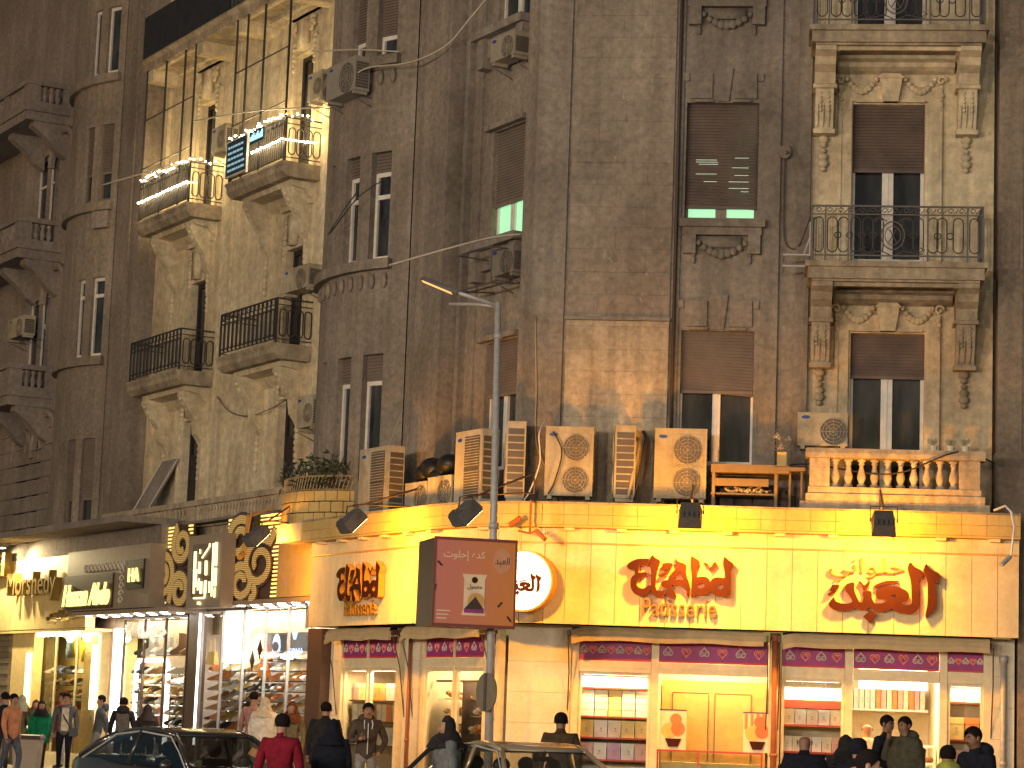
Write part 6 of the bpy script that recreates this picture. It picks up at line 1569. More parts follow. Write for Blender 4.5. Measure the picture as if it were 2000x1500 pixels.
handbag(514, 1322, .2, (.6, .2, .04), 'orange handbag hanging in the white shoe shop window', 1.25); handbag(413, 1298, .0, (.6, .42, .12), 'yellow handbag against the bright panel of the white shoe shop', 1.2)
handbag(521, 1292, .25, (.55, .04, .05), 'red handbag above the orange one in the white shoe shop', .8)
SR = thing('screen', 'dark video screen with pale blue picture inside the white shoe shop', 'screen', LF, (-9.0, .8, 3.0))
xa, xb = on(LF, 520, 1260, .8)[0], on(LF, 622, 1260, .8)[0]; z0, z1 = on(LF, 570, 1292, .8)[1], on(LF, 570, 1230, .8)[1]
bx(SR, 'panel', xa, xb, .8, .86, z0, z1, flat('screen_black', (.012, .012, .016), .2))
mb = MB(); c = xa + .55; mb.disc((c, z1 - .38), .2, -.015 + .8, .798, 14, .3); part(SR, 'picture', mb, MATS.get('screen_blue') or glow('screen_blue', (.4, .6, 1.0), 1.3))
mb = MB(); mb.disc((c - .02, z1 - .36), .17, .778, .784, 12, .11); part(SR, 'picture_shadow', mb, BLACK)
mb = MB()
for s in ((xa + 1.5, z1 - .2, xa + 1.42, z0 + .65), (xa + 1.5, z1 - .2, xa + 1.58, z0 + .65)): mb.tube([(s[0], .79, s[1]), (s[2], .79, s[3])], .04, 5)
part(SR, 'arrow', mb, MATS['screen_blue'])
place(text_mesh('caption', 'TONA', .01, glow('screen_text', (.3, .45, 1.0), 1.6), (.75, .22)), 'caption', SR, xa + 1.55, .79, z0 + .18)
for k, (px, py) in enumerate(((491, 1290), (506, 1268))):
    x, z = on(LF, px, py, .02); mb = MB(); mb.prism([(x - .13, z), (x, z - .22), (x + .13, z), (x, z + .22)], .036, .045); part(SC, 'red_sticker', mb, LETTER_RED)

# ================================================================== street lamp, billboard and road sign
def street_lamp(x, y, F, label, lit=False, rot=0.0, h=8.45):
    t = thing('street_lamp', label, 'street lamp', F, (x, y, .15), 'street lamps', rot); t['_b'] = (0, 0, .15)
    mb = MB(); mb.tube([(.0, 0, .15), (-.06, 0, 4), (-.13, 0, h)], .075, 10, r2=.052); mb.tube([(-.11, 0, h - .6), (-.112, 0, h - .52)], .068, 10); mb.tube([(0, 0, .15), (0, 0, .5)], .11, 10); mb.tube([(-.07, 0, 4.75), (-.07, 0, 4.85)], .085, 10)
    part(t, 'pole', mb, STEEL, True)
    mb = MB(); mb.tube([(-.13, 0, h - .05), (-.6, -.02, h + .09), (-.9, -.03, h + .18)], .035, 8); mb.tube([(-.15, 0, h - .06), (-.55, .3, h + .02), (-1.0, .5, h + .05)], .028, 8); part(t, 'arm', mb, STEEL, True)
    M = Matrix.Translation((-.8, -.03, h + .14)) @ Matrix.Rotation(.38, 4, 'Y') @ Matrix.Rotation(math.pi, 4, 'Z') @ Matrix.Scale(1.12, 4)
    mb = MB(); mb.hexa([(0, -.06, -.03), (.58, -.1, -.035), (.58, .1, -.035), (0, .06, -.03), (0, -.05, .04), (.55, -.07, .035), (.55, .07, .035), (0, .05, .04)]); part(t, 'lamp_head', mb.xf(M), IRON_GREY)
    mb = MB(); mb.box(.08, .55, -.08, .08, -.042, -.036); part(t, 'lens', mb.xf(M), glow('street_lens', (1, .8, .5), 60) if lit and 'street_lens' not in MATS else MATS['street_lens'] if lit else glow('lens_floodlit', (1, .5, .16), .8) if 'lens_floodlit' not in MATS else MATS['lens_floodlit'])  # unlit lens: faint glow put in for shop floodlight on its underside
    return t
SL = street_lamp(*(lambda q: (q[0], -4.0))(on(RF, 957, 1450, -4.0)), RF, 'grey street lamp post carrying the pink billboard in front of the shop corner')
BB = thing('billboard', 'pink square lightbox billboard for biscuits fixed to the street lamp post', 'billboard', RF, (on(RF, 927, 1138, -4.5)[0], -4.5, on(RF, 927, 1138, -4.5)[1]), rot=math.radians(21)); BB['_b'] = (0, 0, 0)
BBZ = .69
m, nt, b = nmat('billboard_pink'); v = pos_coord(nt)
spx = nt.nodes.new('ShaderNodeTexCoord'); gr = nt.nodes.new('ShaderNodeTexGradient'); mp = nt.nodes.new('ShaderNodeMapping'); mp.inputs['Location'].default_value = (.5, 0, 0); mp.inputs['Scale'].default_value = (.72, 1, 1)
nt.links.new(spx.outputs['Object'], mp.inputs[0]); nt.links.new(mp.outputs[0], gr.inputs[0])
nt.links.new(ramp(nt, gr.outputs['Fac'], [(.2, (.6, .19, .14)), (.95, (.66, .24, .05))]), b.inputs['Base Color']); b.inputs['Roughness'].default_value = .35
mb = MB(); mb.box(-.66, .66, 0, .01, -BBZ + .03, BBZ - .03); part(BB, 'face', mb, m)
mb = MB(); mb.box(-.66, .66, .012, 1.2, -BBZ, BBZ); part(BB, 'box', mb, flat('billboard_brown', (.06, .03, .022), .5))
mb = MB(); mb.box(-.68, .68, -.02, .012, BBZ - .03, BBZ + .015); mb.box(-.68, .68, -.02, .012, -BBZ - .02, -BBZ + .03)
for x in (-.68, .65): mb.box(x, x + .03, -.02, .012, -BBZ + .031, BBZ - .031)
part(BB, 'frame', mb, flat('billboard_frame', (.2, .05, .035), .5))
CRM = flat('print_cream', (.8, .62, .42), .5); place(text_mesh('headline', arabic('كده إحلوت'), .004, CRM, (.68, .16), .006), 'headline', BB, -.18, -.005, .42)
mb = MB(); mb.disc((.44, .36), .15, -.006, -.001, 24, .2); part(BB, 'print_circle', mb, flat('print_pale', (.66, .3, .16), .5))
place(text_mesh('logo_word', arabic('العبد'), .004, DARKWOOD, (.24, .14), .004), 'logo_word', BB, .44, -.01, .35)
mb = MB(); mb.prism([(-.2, -.52), (.2, -.52), (.17, -.42), (.17, .05), (.2, .13), (-.2, .13), (-.17, .05), (-.17, -.42)], -.008, -.001); part(BB, 'pouch', mb, CRM)
mb = MB(); mb.disc((.03, -.3), .14, -.013, -.009, 18); part(BB, 'biscuit', mb, PASTRY[1]); mb = MB(); mb.prism([(-.16, -.42), (.02, -.22), (.16, -.42)], -.017, -.014); part(BB, 'biscuit_filling', mb, BROWN_SIGN)
mb = MB(); mb.prism([(-.16, -.48), (.16, -.48), (.16, -.42), (-.16, -.42)], -.017, -.009); part(BB, 'pouch_band', mb, PURPLE)
place(text_mesh('pouch_word', arabic('معمول'), .004, DARKWOOD, (.24, .09), .002), 'pouch_word', BB, 0, -.013, -.07); mb = MB(); mb.disc((-.0, .04), .05, -.012, -.009, 12); part(BB, 'pouch_seal', mb, LETTER_RED)
for k, (x, z, a) in enumerate(((-.58, .28, -.8), (.42, -.33, .9), (.58, -.55, -.9), (-.64, -.1, 1.4))):
    mb = MB(); mb.tube([(x - .05 * math.cos(a), -.008, z - .05 * math.sin(a)), (x + .05 * math.cos(a), -.008, z + .05 * math.sin(a))], .015, 5); part(BB, 'date_chip', mb, BROWN_SIGN)
mb = MB()
for k in range(3): mb.box(-.6, -.38 - .03 * k, -.005, -.001, -.47 - k * .06, -.45 - k * .06)
part(BB, 'small_print', mb, CRM)
RSN = thing('road_sign', 'round road sign seen from behind on the lamp post below the billboard', 'road sign', RF, (on(RF, 950, 1352, -4.12)[0], -4.12, on(RF, 950, 1352, -4.12)[1]), rot=math.radians(-52)); RSN['_b'] = (0, 0, 0)
mb = MB(); mb.disc((0, 0), .31, -.012, .012, 24); part(RSN, 'disc', mb, flat('sign_back', (.3, .25, .18), .5, .3))
mb = MB(); mb.box(-.03, .03, -.04, -.013, -.3, .3); part(RSN, 'bracket', mb, IRON_GREY)
# ================================================================== cars
def car(name_label, x, y, ang, paint, open_door=False, glass_m=None):
    t = thing('parked_car', name_label, 'car', WF, (x, y, 0)); t.rotation_euler = (0, 0, ang); t['_b'] = (0, 0, 0)
    # body shell, nose towards +x
    S = [(-2.25, .62, .95, .72), (-2.2, .36, 1.0, .82), (-1.9, .26, 1.04, .87), (-1.3, .24, 1.02, .9), (-.6, .22, .97, .9), (.3, .22, .95, .9), (1.0, .24, .95, .89), (1.5, .26, .88, .87), (1.95, .3, .78, .82), (2.2, .38, .66, .72), (2.26, .45, .58, .6)]
    mb = MB(); rings = []
    for sx, zb, zt, w in S:
        rings.append([(sx, -w * .9, zb), (sx, -w, zb + .12), (sx, -w * 1.01, (zb + zt) / 2), (sx, -w * .96, zt - .06), (sx, -w * .9, zt), (sx, -w * .4, zt + .025), (sx, w * .4, zt + .025), (sx, w * .9, zt), (sx, w * .96, zt - .06), (sx, w * 1.01, (zb + zt) / 2), (sx, w, zb + .12), (sx, w * .9, zb)])
    n = 12; mb.v = [p for r in rings for p in r]
    for i in range(len(S) - 1):
        for j in range(n): mb.f.append((i * n + j, i * n + (j + 1) % n, (i + 1) * n + (j + 1) % n, (i + 1) * n + j))
    mb.f += [tuple(range(n - 1, -1, -1)), tuple((len(S) - 1) * n + j for j in range(n))]; mb.m = [0] * len(mb.f)
    body = part(t, 'body', mb, paint, True)
    # roof and pillars
    RFN = [(-1.28, 1.36, .58), (-.95, 1.42, .62), (-.4, 1.46, .64), (.1, 1.45, .64), (.5, 1.39, .6)]
    mb = MB()
    for (xa, za, wa), (xb, zb, wb) in zip(RFN, RFN[1:]):
        mb.hexa([(xa, -wa, za - .05), (xb, -wb, zb - .05), (xb, wb, zb - .05), (xa, wa, za - .05), (xa, -wa * .86, za), (xb, -wb * .86, zb), (xb, wb * .86, zb), (xa, wa * .86, za)])
    part(t, 'roof', mb, paint, True)
    for s in (-1, 1):
        mb = MB()
        mb.tube([(1.25, s * .8, .93), (.9, s * .72, 1.17), (.5, s * .6, 1.36)], .035, 6)
        mb.tube([(-.42, s * .84, .96), (-.38, s * .66, 1.41)], .035, 6)
        mb.tube([(-1.95, s * .78, 1.02), (-1.6, s * .69, 1.2), (-1.28, s * .58, 1.33)], .06, 6)
        mb.tube([(xq, s * (wq - .01), zq - .035) for xq, zq, wq in RFN], .035, 6)
        part(t, 'pillar', mb, paint, True)
        mb = MB(); mb.tube([(-1.85, s * .82, 1.0), (-1.45, s * .7, 1.2), (-1.2, s * .635, 1.335), (-.4, s * .675, 1.395), (.42, s * .645, 1.34), (.85, s * .75, 1.15), (1.2, s * .84, .95)], .012, 4); part(t, 'window_trim', mb, STEEL)
        for pts in (((-1.85, .82, .99), (-.45, .85, .96), (-.42, .67, 1.39), (-1.22, .63, 1.32)), ((-.36, .85, .96), (1.18, .83, .95), (.46, .63, 1.34), (-.34, .67, 1.39))):
            if open_door and s == -1 and pts[1][0] < 0: continue
            mb = MB(); mb.quad(*[(p[0], s * p[1], p[2]) for p in pts]); part(t, 'side_window', mb, glass_m)
    mb = MB(); mb.quad((1.24, -.76, .96), (1.24, .76, .96), (.5, .56, 1.36), (.5, -.56, 1.36)); part(t, 'windscreen', mb, glass_m)
    mb = MB(); mb.quad((-1.93, -.72, 1.03), (-1.93, .72, 1.03), (-1.28, .54, 1.33), (-1.28, -.54, 1.33)); part(t, 'rear_window', mb, glass_m)
    # seats, wheels, lamps, mirrors, handles
    for sx in (.15, -.9):
        for s in (-.38, .38):
            mb = MB(); mb.hexa([(sx - .12, s - .22, .55), (sx + .02, s - .22, .55), (sx + .02, s + .22, .55), (sx - .12, s + .22, .55), (sx - .3, s - .19, 1.06), (sx - .18, s - .19, 1.06), (sx - .18, s + .19, 1.06), (sx - .3, s + .19, 1.06)]); st_ = part(t, 'seat', mb, BLACK)
            mb = MB(); mb.ball((sx - .27, s, 1.17), .06, .13, .1, 8, 6); part(t, 'headrest', mb, BLACK, True, up=st_)
    mb = MB(); mb.hexa([(.75, -.7, .7), (1.2, -.7, .7), (1.2, .7, .7), (.75, .7, .7), (.8, -.68, .95), (1.22, -.68, .93), (1.22, .68, .93), (.8, .68, .95)]); part(t, 'dashboard', mb, BLACK)
    mb = MB(); mb.box(.42, .46, -.13, .13, 1.24, 1.3); mb.tube([(.44, 0, 1.3), (.5, 0, 1.37)], .012, 4); part(t, 'rear_view_mirror', mb, BLACK)
    mb = MB(); mb.tube([(.62 + .06 * math.cos(a), .38 + .19 * math.sin(a), .93 + .18 * math.cos(a)) for a in [k * .5236 for k in range(12)]], .016, 5, True); part(t, 'steering_wheel', mb, BLACK)
    for sx in (-1.38, 1.35):
        for s in (-1, 1):
            mb = MB(); mb.tube([(sx, s * .72, .32), (sx, s * .92, .32)], .32, 18); w = part(t, 'wheel', mb, col('tyre', (.02, .02, .02), .8))
            mb = MB(); mb.tube([(sx, s * .915, .32), (sx, s * .93, .32)], .2, 14); part(t, 'rim', mb, STEEL, up=w)
    for s in (-1, 1):
        mb = MB(); mb.ball((-2.17, s * .62, .82), .08, .17, .1, 8, 6); part(t, 'tail_light', mb, MATS.get('tail_red') or flat('tail_red', (.5, .02, .02), .2))
        mb = MB(); mb.ball((2.12, s * .58, .6), .1, .16, .07, 8, 6); part(t, 'headlight', mb, STEEL)
        mb = MB(); mb.ball((.92, s * .98, .98), .07, .11, .08, 8, 6); part(t, 'mirror', mb, paint, True)
        for hx in (-.25, -1.25): mb = MB(); mb.box(hx - .1, hx + .1, s * .915 - .012, s * .915 + .012, .84, .865); part(t, 'door_handle', mb, STEEL)
    if open_door:   # near rear door, hinged at the middle pillar and swung out
        h = Vector((-.4, -.88, 0)); M = Matrix.Translation(h) @ Matrix.Rotation(math.radians(30), 4, 'Z') @ Matrix.Translation(-h)
        mb = MB(); mb.box(-1.5, -.42, -.92, -.86, .3, .97); d = part(t, 'open_door', mb.xf(M), paint)
        mb = MB(); mb.tube([(-.44, -.88, .97), (-.44, -.7, 1.39), (-1.15, -.66, 1.33), (-1.5, -.86, .97)], .032, 5); part(t, 'door_frame', mb.xf(M), BLACK, up=d)
        mb = MB(); mb.quad((-1.48, -.86, .97), (-.46, -.88, .97), (-.46, -.7, 1.39), (-1.14, -.67, 1.33)); part(t, 'door_glass', mb.xf(M), glass_m, up=d)
    return t
TINT = glass('tinted_glass', (.34, .36, .34), .25)
def paintm(name, c):
    m, nt, b = nmat(name); b.inputs['Base Color'].default_value = (*c, 1); b.inputs['Roughness'].default_value = .22; b.inputs['Coat Weight'].default_value = .8; b.inputs['Metallic'].default_value = .35
    return m
TINT2 = glass('clear_car_glass', (.75, .78, .74), .2)
DC = 32.0
car('dark grey saloon car parked before the shoe shops', spot(386, DC), DC, math.radians(-52), paintm('dark_paint', (.045, .04, .038)), glass_m=TINT).scale = (.92, .95, 1)
DC2 = 29.0
car('golden beige car with its rear door standing open by the lamp post', spot(1040, DC2), DC2, math.radians(-72), paintm('beige_paint', (.4, .32, .2)), True, TINT2).scale = (1, .88, 1)
BIN = thing('rubbish_bin', 'grey square rubbish bin at the kerb beside the man in the salmon shirt', 'bin', WF, (spot(58, 52), 52, .15)); BIN['_b'] = (0, 0, 0)
mb = MB(); mb.hexa([(-.24, -.24, 0), (.24, -.24, 0), (.24, .24, 0), (-.24, .24, 0), (-.29, -.29, .78), (.29, -.29, .78), (.29, .29, .78), (-.29, .29, .78)]); part(BIN, 'container', mb, TAUPE)
mb = MB(); mb.hexa([(-.33, -.33, .78), (.33, -.33, .78), (.33, .33, .78), (-.33, .33, .78), (-.3, -.25, .86), (.3, -.25, .86), (.3, .3, .88), (-.3, .3, .88)]); part(BIN, 'lid', mb, DARKWOOD)

# ================================================================== people
SKIN = flat('skin', (.36, .19, .115), .55); SKIN2 = flat('skin_dark', (.22, .115, .07), .55); HAIR = flat('hair_black', (.012, .009, .008), .95, spec=.1); HAIRG = flat('hair_grey', (.35, .32, .29), .6)
SHOEM = flat('shoe_dark', (.02, .018, .017), .5)
def person(label, px, depth, gz, h, face, top, bottom, hair='short', skin=SKIN, lean=0.0, turn=0.0, nod=0.0, arms=('down', 'down'), stride=0.0, bulk=1.0, skirt=None, hijab=None, hood=None, coat=None, extra=None, facing=None):
    """face: heading in degrees, 0 looks at the camera, 180 at the shops; one continuous body, clothes by region"""
    k = h / 1.75
    t = thing('person', label, 'person', WF, (spot(px, depth), depth, gz)); t['_b'] = (0, 0, 0); t.rotation_euler = (0, 0, math.radians(face))
    J = {}; E = []; R = {}; REG = {}
    def j(n, p, r, reg): J[n] = Vector(p) * k; R[n] = r * k; REG[n] = reg
    ly = -math.sin(lean)
    def up(z, y=0): return (0, y + ly * (z - .95), z)
    j('pelvis', (0, 0, .95), .15 * bulk, 'B'); j('waist', up(1.12), .135 * bulk, 'T'); j('chest', up(1.32), .16 * bulk, 'T'); j('collar', up(1.45), .09 * bulk, 'T')
    j('neck', up(1.52, -.01), .052, 'S')
    hc = Vector(up(1.6, -.02)); fw = Vector((math.sin(turn), -math.cos(turn), 0))
    hy = lambda z, f: tuple(hc + fw * (f + nod * (z - 1.58)) + Vector((0, 0, z - 1.6 - nod * .03)))
    j('jaw', hy(1.575, .02), .068, 'S'); j('skull', hy(1.655, .0), .092, 'S'); j('crown', hy(1.71, -.01), .07, 'S'); j('nose', hy(1.625, .105), .016, 'S')
    E += [('pelvis', 'waist'), ('waist', 'chest'), ('chest', 'collar'), ('collar', 'neck'), ('neck', 'jaw'), ('jaw', 'skull'), ('skull', 'crown'), ('jaw', 'nose')]
    fingers = []
    for s, nm in ((-1, 'l'), (1, 'r')):
        st = stride * s
        j('hip' + nm, (s * .095, 0, .88), .105 * (1 + (bulk - 1) * .5), 'B'); j('knee' + nm, (s * .1, -.02 - st * .22 - abs(st) * .1, .5), .068, 'B'); j('ank' + nm, (s * .1, .02 - st * .34 + abs(st) * .06, .09 + max(0, -st) * .06), .05, 'B'); j('toe' + nm, (s * .12, -.15 - st * .34, .035), .042, 'F')
        E += [('pelvis', 'hip' + nm), ('hip' + nm, 'knee' + nm), ('knee' + nm, 'ank' + nm), ('ank' + nm, 'toe' + nm)]
        sh = Vector(up(1.41)) + Vector((s * .185 * (1 + (bulk - 1) * .6), 0, 0)); a = arms[0 if s < 0 else 1]
        if a == 'down': el, wr = sh + Vector((s * .06, .03 + st * .1, -.29)), sh + Vector((s * .07, -.05 + st * .16, -.54))
        elif a == 'phone': el, wr = sh + Vector((s * .07, -.02, -.29)), sh + Vector((-s * .06, -.24, -.24))
        elif a == 'face': el, wr = sh + Vector((s * .05, -.14, -.26)), sh + Vector((-s * .1, -.2, .06))
        elif a == 'pocket': el, wr = sh + Vector((s * .13, .06, -.28)), sh + Vector((s * .0, -.08, -.47))
        elif a == 'back': el, wr = sh + Vector((s * .08, .12, -.27)), sh + Vector((-s * .05, .16, -.45))
        else: el, wr = sh + Vector((s * .08, -.1, -.26)), sh + Vector((s * .02, -.3, -.18))
        hd = (wr - el).normalized(); pm = wr + hd * .07
        j('sho' + nm, sh, .075 * bulk, 'T'); j('elb' + nm, el, .056 * bulk, 'T'); j('wri' + nm, wr, .037, 'T' if a != 'bare' else 'S'); j('pal' + nm, pm, .036, 'S')
        E += [('chest', 'sho' + nm), ('sho' + nm, 'elb' + nm), ('elb' + nm, 'wri' + nm), ('wri' + nm, 'pal' + nm)]
        fingers.append((pm, hd, s))
    names = list(J); idx = {n: i for i, n in enumerate(names)}
    me = bpy.data.meshes.new('body'); me.from_pydata([tuple(J[n]) for n in names], [(idx[a], idx[b]) for a, b in E], [])
    o = bpy.data.objects.new('tmp', me); C.objects.link(o)
    md = o.modifiers.new('s', 'SKIN'); md.use_smooth_shade = True
    ss = o.modifiers.new('d', 'SUBSURF'); ss.levels = 1; ss.render_levels = 1
    for n in names: v = me.skin_vertices[0].data[idx[n]]; v.radius = (R[n], R[n] * (.72 if n in ('chest', 'waist', 'pelvis') else 1.0)); v.use_root = n == 'pelvis'
    dg = bpy.context.evaluated_depsgraph_get(); dg.update(); bm_ = bpy.data.meshes.new_from_object(o.evaluated_get(dg)); bpy.data.objects.remove(o); bpy.data.meshes.remove(me)
    mats = [skin, top, bottom, SHOEM]; slot = {'S': 0, 'T': 1, 'B': 2, 'F': 3}
    bones = [(J[a], J[b], slot[REG[b]] if a not in ('pelvis',) or b == 'waist' else slot['B'], R[b]) for a, b in E]
    bm_.materials.clear()
    for m_ in mats: bm_.materials.append(m_)
    for p in bm_.polygons:
        c = p.center; best = None
        for a, b, sl, r in bones:
            ab = b - a; u = max(0, min(1, (c - a).dot(ab) / max(1e-9, ab.length_squared))); d = (c - a - ab * u).length / (r + .02)
            if best is None or d < best[0]: best = (d, sl)
        p.material_index = best[1]
        if best[1] == 2 and c.z > .9 * k: p.material_index = 1
        if best[1] == 1 and c.z < .84 * k and abs(c.x) < .16 * k: p.material_index = 2
    mb = MB()     # fingers and thumb, each its own bent chain, joined to the body mesh
    for pm, hd, s in fingers:
        side = hd.cross(Vector((0, 1, 0)));
        if side.length < .2: side = Vector((1, 0, 0))
        side.normalize(); nrm = hd.cross(side).normalized(); pm = Vector(pm) * k
        for q, ln in ((-.028, .062), (-.009, .075), (.01, .07), (.028, .055)):
            b0 = pm + side * (q * k); mb.tube([b0, b0 + hd * (ln * .6 * k), b0 + (hd * ln + nrm * .02) * k], .0095 * k, 5, r2=.007 * k)
        b0 = pm - hd * (.04 * k) - side * (.03 * k * s); mb.tube([b0, b0 + (hd * .03 - side * .035 * s) * k, b0 + (hd * .07 - side * .04 * s) * k], .011 * k, 5, r2=.008 * k)
    import bmesh
    bm = bmesh.new(); bm.from_mesh(bm_); tmp = mb.mesh('f', [skin]); n0 = len(bm.faces); bm.from_mesh(tmp); bm.to_mesh(bm_); bm.free(); bpy.data.meshes.remove(tmp)
    bm_.polygons.foreach_set('use_smooth', [True] * len(bm_.polygons))
    part(t, 'body', bm_, None)
    C0 = J['skull']; fwv = fw
    R3 = Matrix.Translation(C0) @ Matrix.Rotation(turn, 4, 'Z')
    if not hijab:
        for s in (-1, 1):
            m_ = MB(); m_.ball((s * .093 * k, .0, -.02 * k), .014 * k, .025 * k, .034 * k, 6, 5); part(t, 'ear', m_.xf(R3), skin, True, off=False)
            m_ = MB(); m_.ball((s * .034 * k, -.088 * k, .0), .013 * k, .008 * k, .008 * k, 6, 4); part(t, 'eye', m_.xf(R3), HAIR, True, off=False)
        m_ = MB(); m_.ball((0, -.085 * k, -.065 * k), .026 * k, .012 * k, .007 * k, 6, 4); part(t, 'mouth', m_.xf(R3), LETTER_RED, True, off=False)
    if hair in ('short', 'grey', 'cap', 'bald') and not hijab:
        if hair not in ('bald', 'cap'):
            mb = MB(); n, kk = 12, 7; vs = []
            for i in range(kk + 1):
                for q in range(n):
                    a = 2 * math.pi * q / n; front = max(0, -math.sin(a)); lim = math.pi * (.72 - .34 * front); ph = lim * i / kk
                    r = .1; vs.append((r * math.sin(ph) * math.cos(a) * k, (r * 1.05 * math.sin(ph) * math.sin(a) + .008) * k, (r * 1.02 * math.cos(ph) + .018) * k))
            fs = [(i * n + q, i * n + (q + 1) % n, (i + 1) * n + (q + 1) % n, (i + 1) * n + q) for i in range(kk) for q in range(n)]
            mb.add(vs, fs); part(t, 'hair', mb.xf(R3), HAIRG if hair == 'grey' else HAIR, True, off=False)
        if hair == 'cap':
            mb = MB(); mb.lathe([(.0, .128), (.06, .122), (.1, .085), (.114, .02), (.114, -.05), (.1, -.07)], (0, 0, 0), 12)
            if hood is NAVY: mb.hexa([(-.07, -.1, .035), (.07, -.1, .035), (.06, -.19, .02), (-.06, -.19, .02), (-.07, -.1, .05), (.07, -.1, .05), (.06, -.19, .03), (-.06, -.19, .03)]); part(t, 'cap', mb.xf(R3 @ Matrix.Scale(k, 4)), hood or BLACK, True, off=False)
    if hijab:
        mb = MB(); n, kk = 14, 9; vs = []
        for i in range(kk + 1):
            for q in range(n):
                a = 2 * math.pi * q / n; z = .125 - i * .045; r = .1 * math.sqrt(max(0.02, 1 - (max(0, z) / .127) ** 2)) if z > 0 else .104 + .012 * i * (i > 4) * .6
                if i > 5: r *= 1 + (i - 5) * .1
                fy = -math.sin(a) > .62 and -.1 < z < .085
                vs.append((r * math.cos(a) * k, (r * math.sin(a) * (.72 if fy else 1.1) + .006) * k, z * k))
        mb.add(vs, [(i * n + q, i * n + (q + 1) % n, (i + 1) * n + (q + 1) % n, (i + 1) * n + q) for i in range(kk) for q in range(n) if not (2 <= i <= 4 and 8 < q < 13)]); part(t, 'headscarf', mb.xf(R3), hijab, True, off=False)
    if hood and hair != 'cap':
        mb = MB(); c = J['neck']; mb.ball((c.x, c.y + .1 * k, c.z - .03 * k), .15 * k, .1 * k, .1 * k, 10, 7); part(t, 'hood', mb, hood, True, off=False)
    if skirt:
        mb = MB(); mb.lathe([(.17, 1.0), (.2, .85), (.23, .5), (.27, .1), (.25, .08)], (0, 0, 0), 14, 1, .8); part(t, 'skirt', mb.xf(Matrix.Scale(k, 4)), skirt, True, off=False)
    if coat:
        mb = MB(); mb.lathe([(.2, .72), (.21, .8), (.2, 1.0), (.19 * bulk, 1.15), (.2 * bulk, 1.32), (.15, 1.43), (.07, 1.48)], (0, 0, 0), 14, 1.02 * bulk, .78); part(t, 'jacket', mb.xf(Matrix.Scale(k, 4)), coat, True, off=False)
    if extra: extra(t, k, J)
    return t
def cloth(n, c): return col('cloth_' + n, c, .9, var=.3, scale=11, bmp=.9, spec=.15)
def strap(t, k, J):
    mb = MB(); mb.tube([(-.14 * k, -.1 * k, 1.45 * k), (0, -.165 * k, 1.2 * k), (.16 * k, -.12 * k, .95 * k)], .018, 5); part(t, 'bag_strap', mb, BLACK, off=False)
    mb = MB(); mb.box(.1 * k, .3 * k, -.16 * k, -.06 * k, .82 * k, 1.0 * k); part(t, 'shoulder_bag', mb, BLACK, off=False)
def backpack(m_):
    def f(t, k, J):
        mb = MB(); mb.hexa([(-.15, .12, 1.0), (.15, .12, 1.0), (.14, .28, 1.02), (-.14, .28, 1.02), (-.14, .12, 1.4), (.14, .12, 1.4), (.12, .24, 1.4), (-.12, .24, 1.4)]); part(t, 'backpack', mb.xf(Matrix.Scale(k, 4)), m_, off=False)
        for s in (-1, 1): mb = MB(); mb.tube([(s * .1, .12, 1.4), (s * .11, -.02, 1.47), (s * .11, -.12, 1.36), (s * .12, .0, 1.1)], .018, 5); part(t, 'strap', mb.xf(Matrix.Scale(k, 4)), m_, off=False)
    return f
def drawstring(t, k, J):
    for s in (-1, 1): mb = MB(); mb.tube([(s * .06, -.1, 1.47), (s * .07, -.14, 1.4), (s * .06, -.14, 1.33)], .008, 4); part(t, 'drawstring', mb.xf(Matrix.Scale(k, 4)), WHITE, off=False)
    mb = MB(); mb.tube([(0, -.125, 1.42), (0, -.13, 1.2), (0, -.12, .92)], .008, 4); part(t, 'zip', mb.xf(Matrix.Scale(k, 4)), WHITE, off=False)
def phone(t, k, J):
    p = J['palr']; mb = MB(); mb.box(p.x - .035, p.x + .035, p.y - .07, p.y - .06, p.z - .02, p.z + .12); part(t, 'phone', mb, BLACK, off=False)
def badge(t, k, J):
    mb = MB(); mb.disc((0, 1.25 * k), .07 * k, -.165 * k, -.155 * k, 12); part(t, 'print', mb, MATS.get('badge_grey') or flat('badge_grey', (.3, .3, .32)), off=False)
def orange_disc(t, k, J):
    mb = MB(); mb.lathe([(0, .0), (.2, 0), (.21, .03), (.2, .06), (0, .07)], (0, 0, 0), 20); part(t, 'round_backpack', mb.xf(Matrix.Translation((0, .16, 1.22 * k)) @ Matrix.Rotation(-math.pi / 2, 4, 'X')), flat('bag_orange_round', (.62, .26, .04), .5), off=False)
NAVY = cloth('navy', (.012, .013, .02)); CHAR = cloth('charcoal', (.025, .022, .022)); GREYJ = cloth('grey_jacket', (.11, .1, .1)); JEAN = cloth('jeans', (.08, .09, .12)); KHAKI = cloth('khaki', (.11, .1, .06)); LJEAN = cloth('pale_jeans', (.26, .24, .22))
GZ = .15
person('man in a salmon long sleeved shirt and jeans walking past the rubbish bin', 24, 49, GZ, 1.72, 55, cloth('salmon', (.5, .22, .12)), JEAN, stride=.5, bulk=1.05)
person('man in dark navy top half hidden behind the man in the salmon shirt', 8, 53, GZ, 1.76, -140, NAVY, CHAR)
person('person in a pale headscarf and khaki coat by the yellow pillar', 41, 57.5, GZ, 1.72, 160, KHAKI, KHAKI, hijab=cloth('pale_scarf', (.3, .27, .18)), skirt=KHAKI)
person('woman in a brown headscarf looking towards the street behind the woman in green', 69, 57.5, GZ, 1.62, 10, CHAR, CHAR, hijab=cloth('brown_scarf', (.13, .06, .03)), skirt=CHAR)
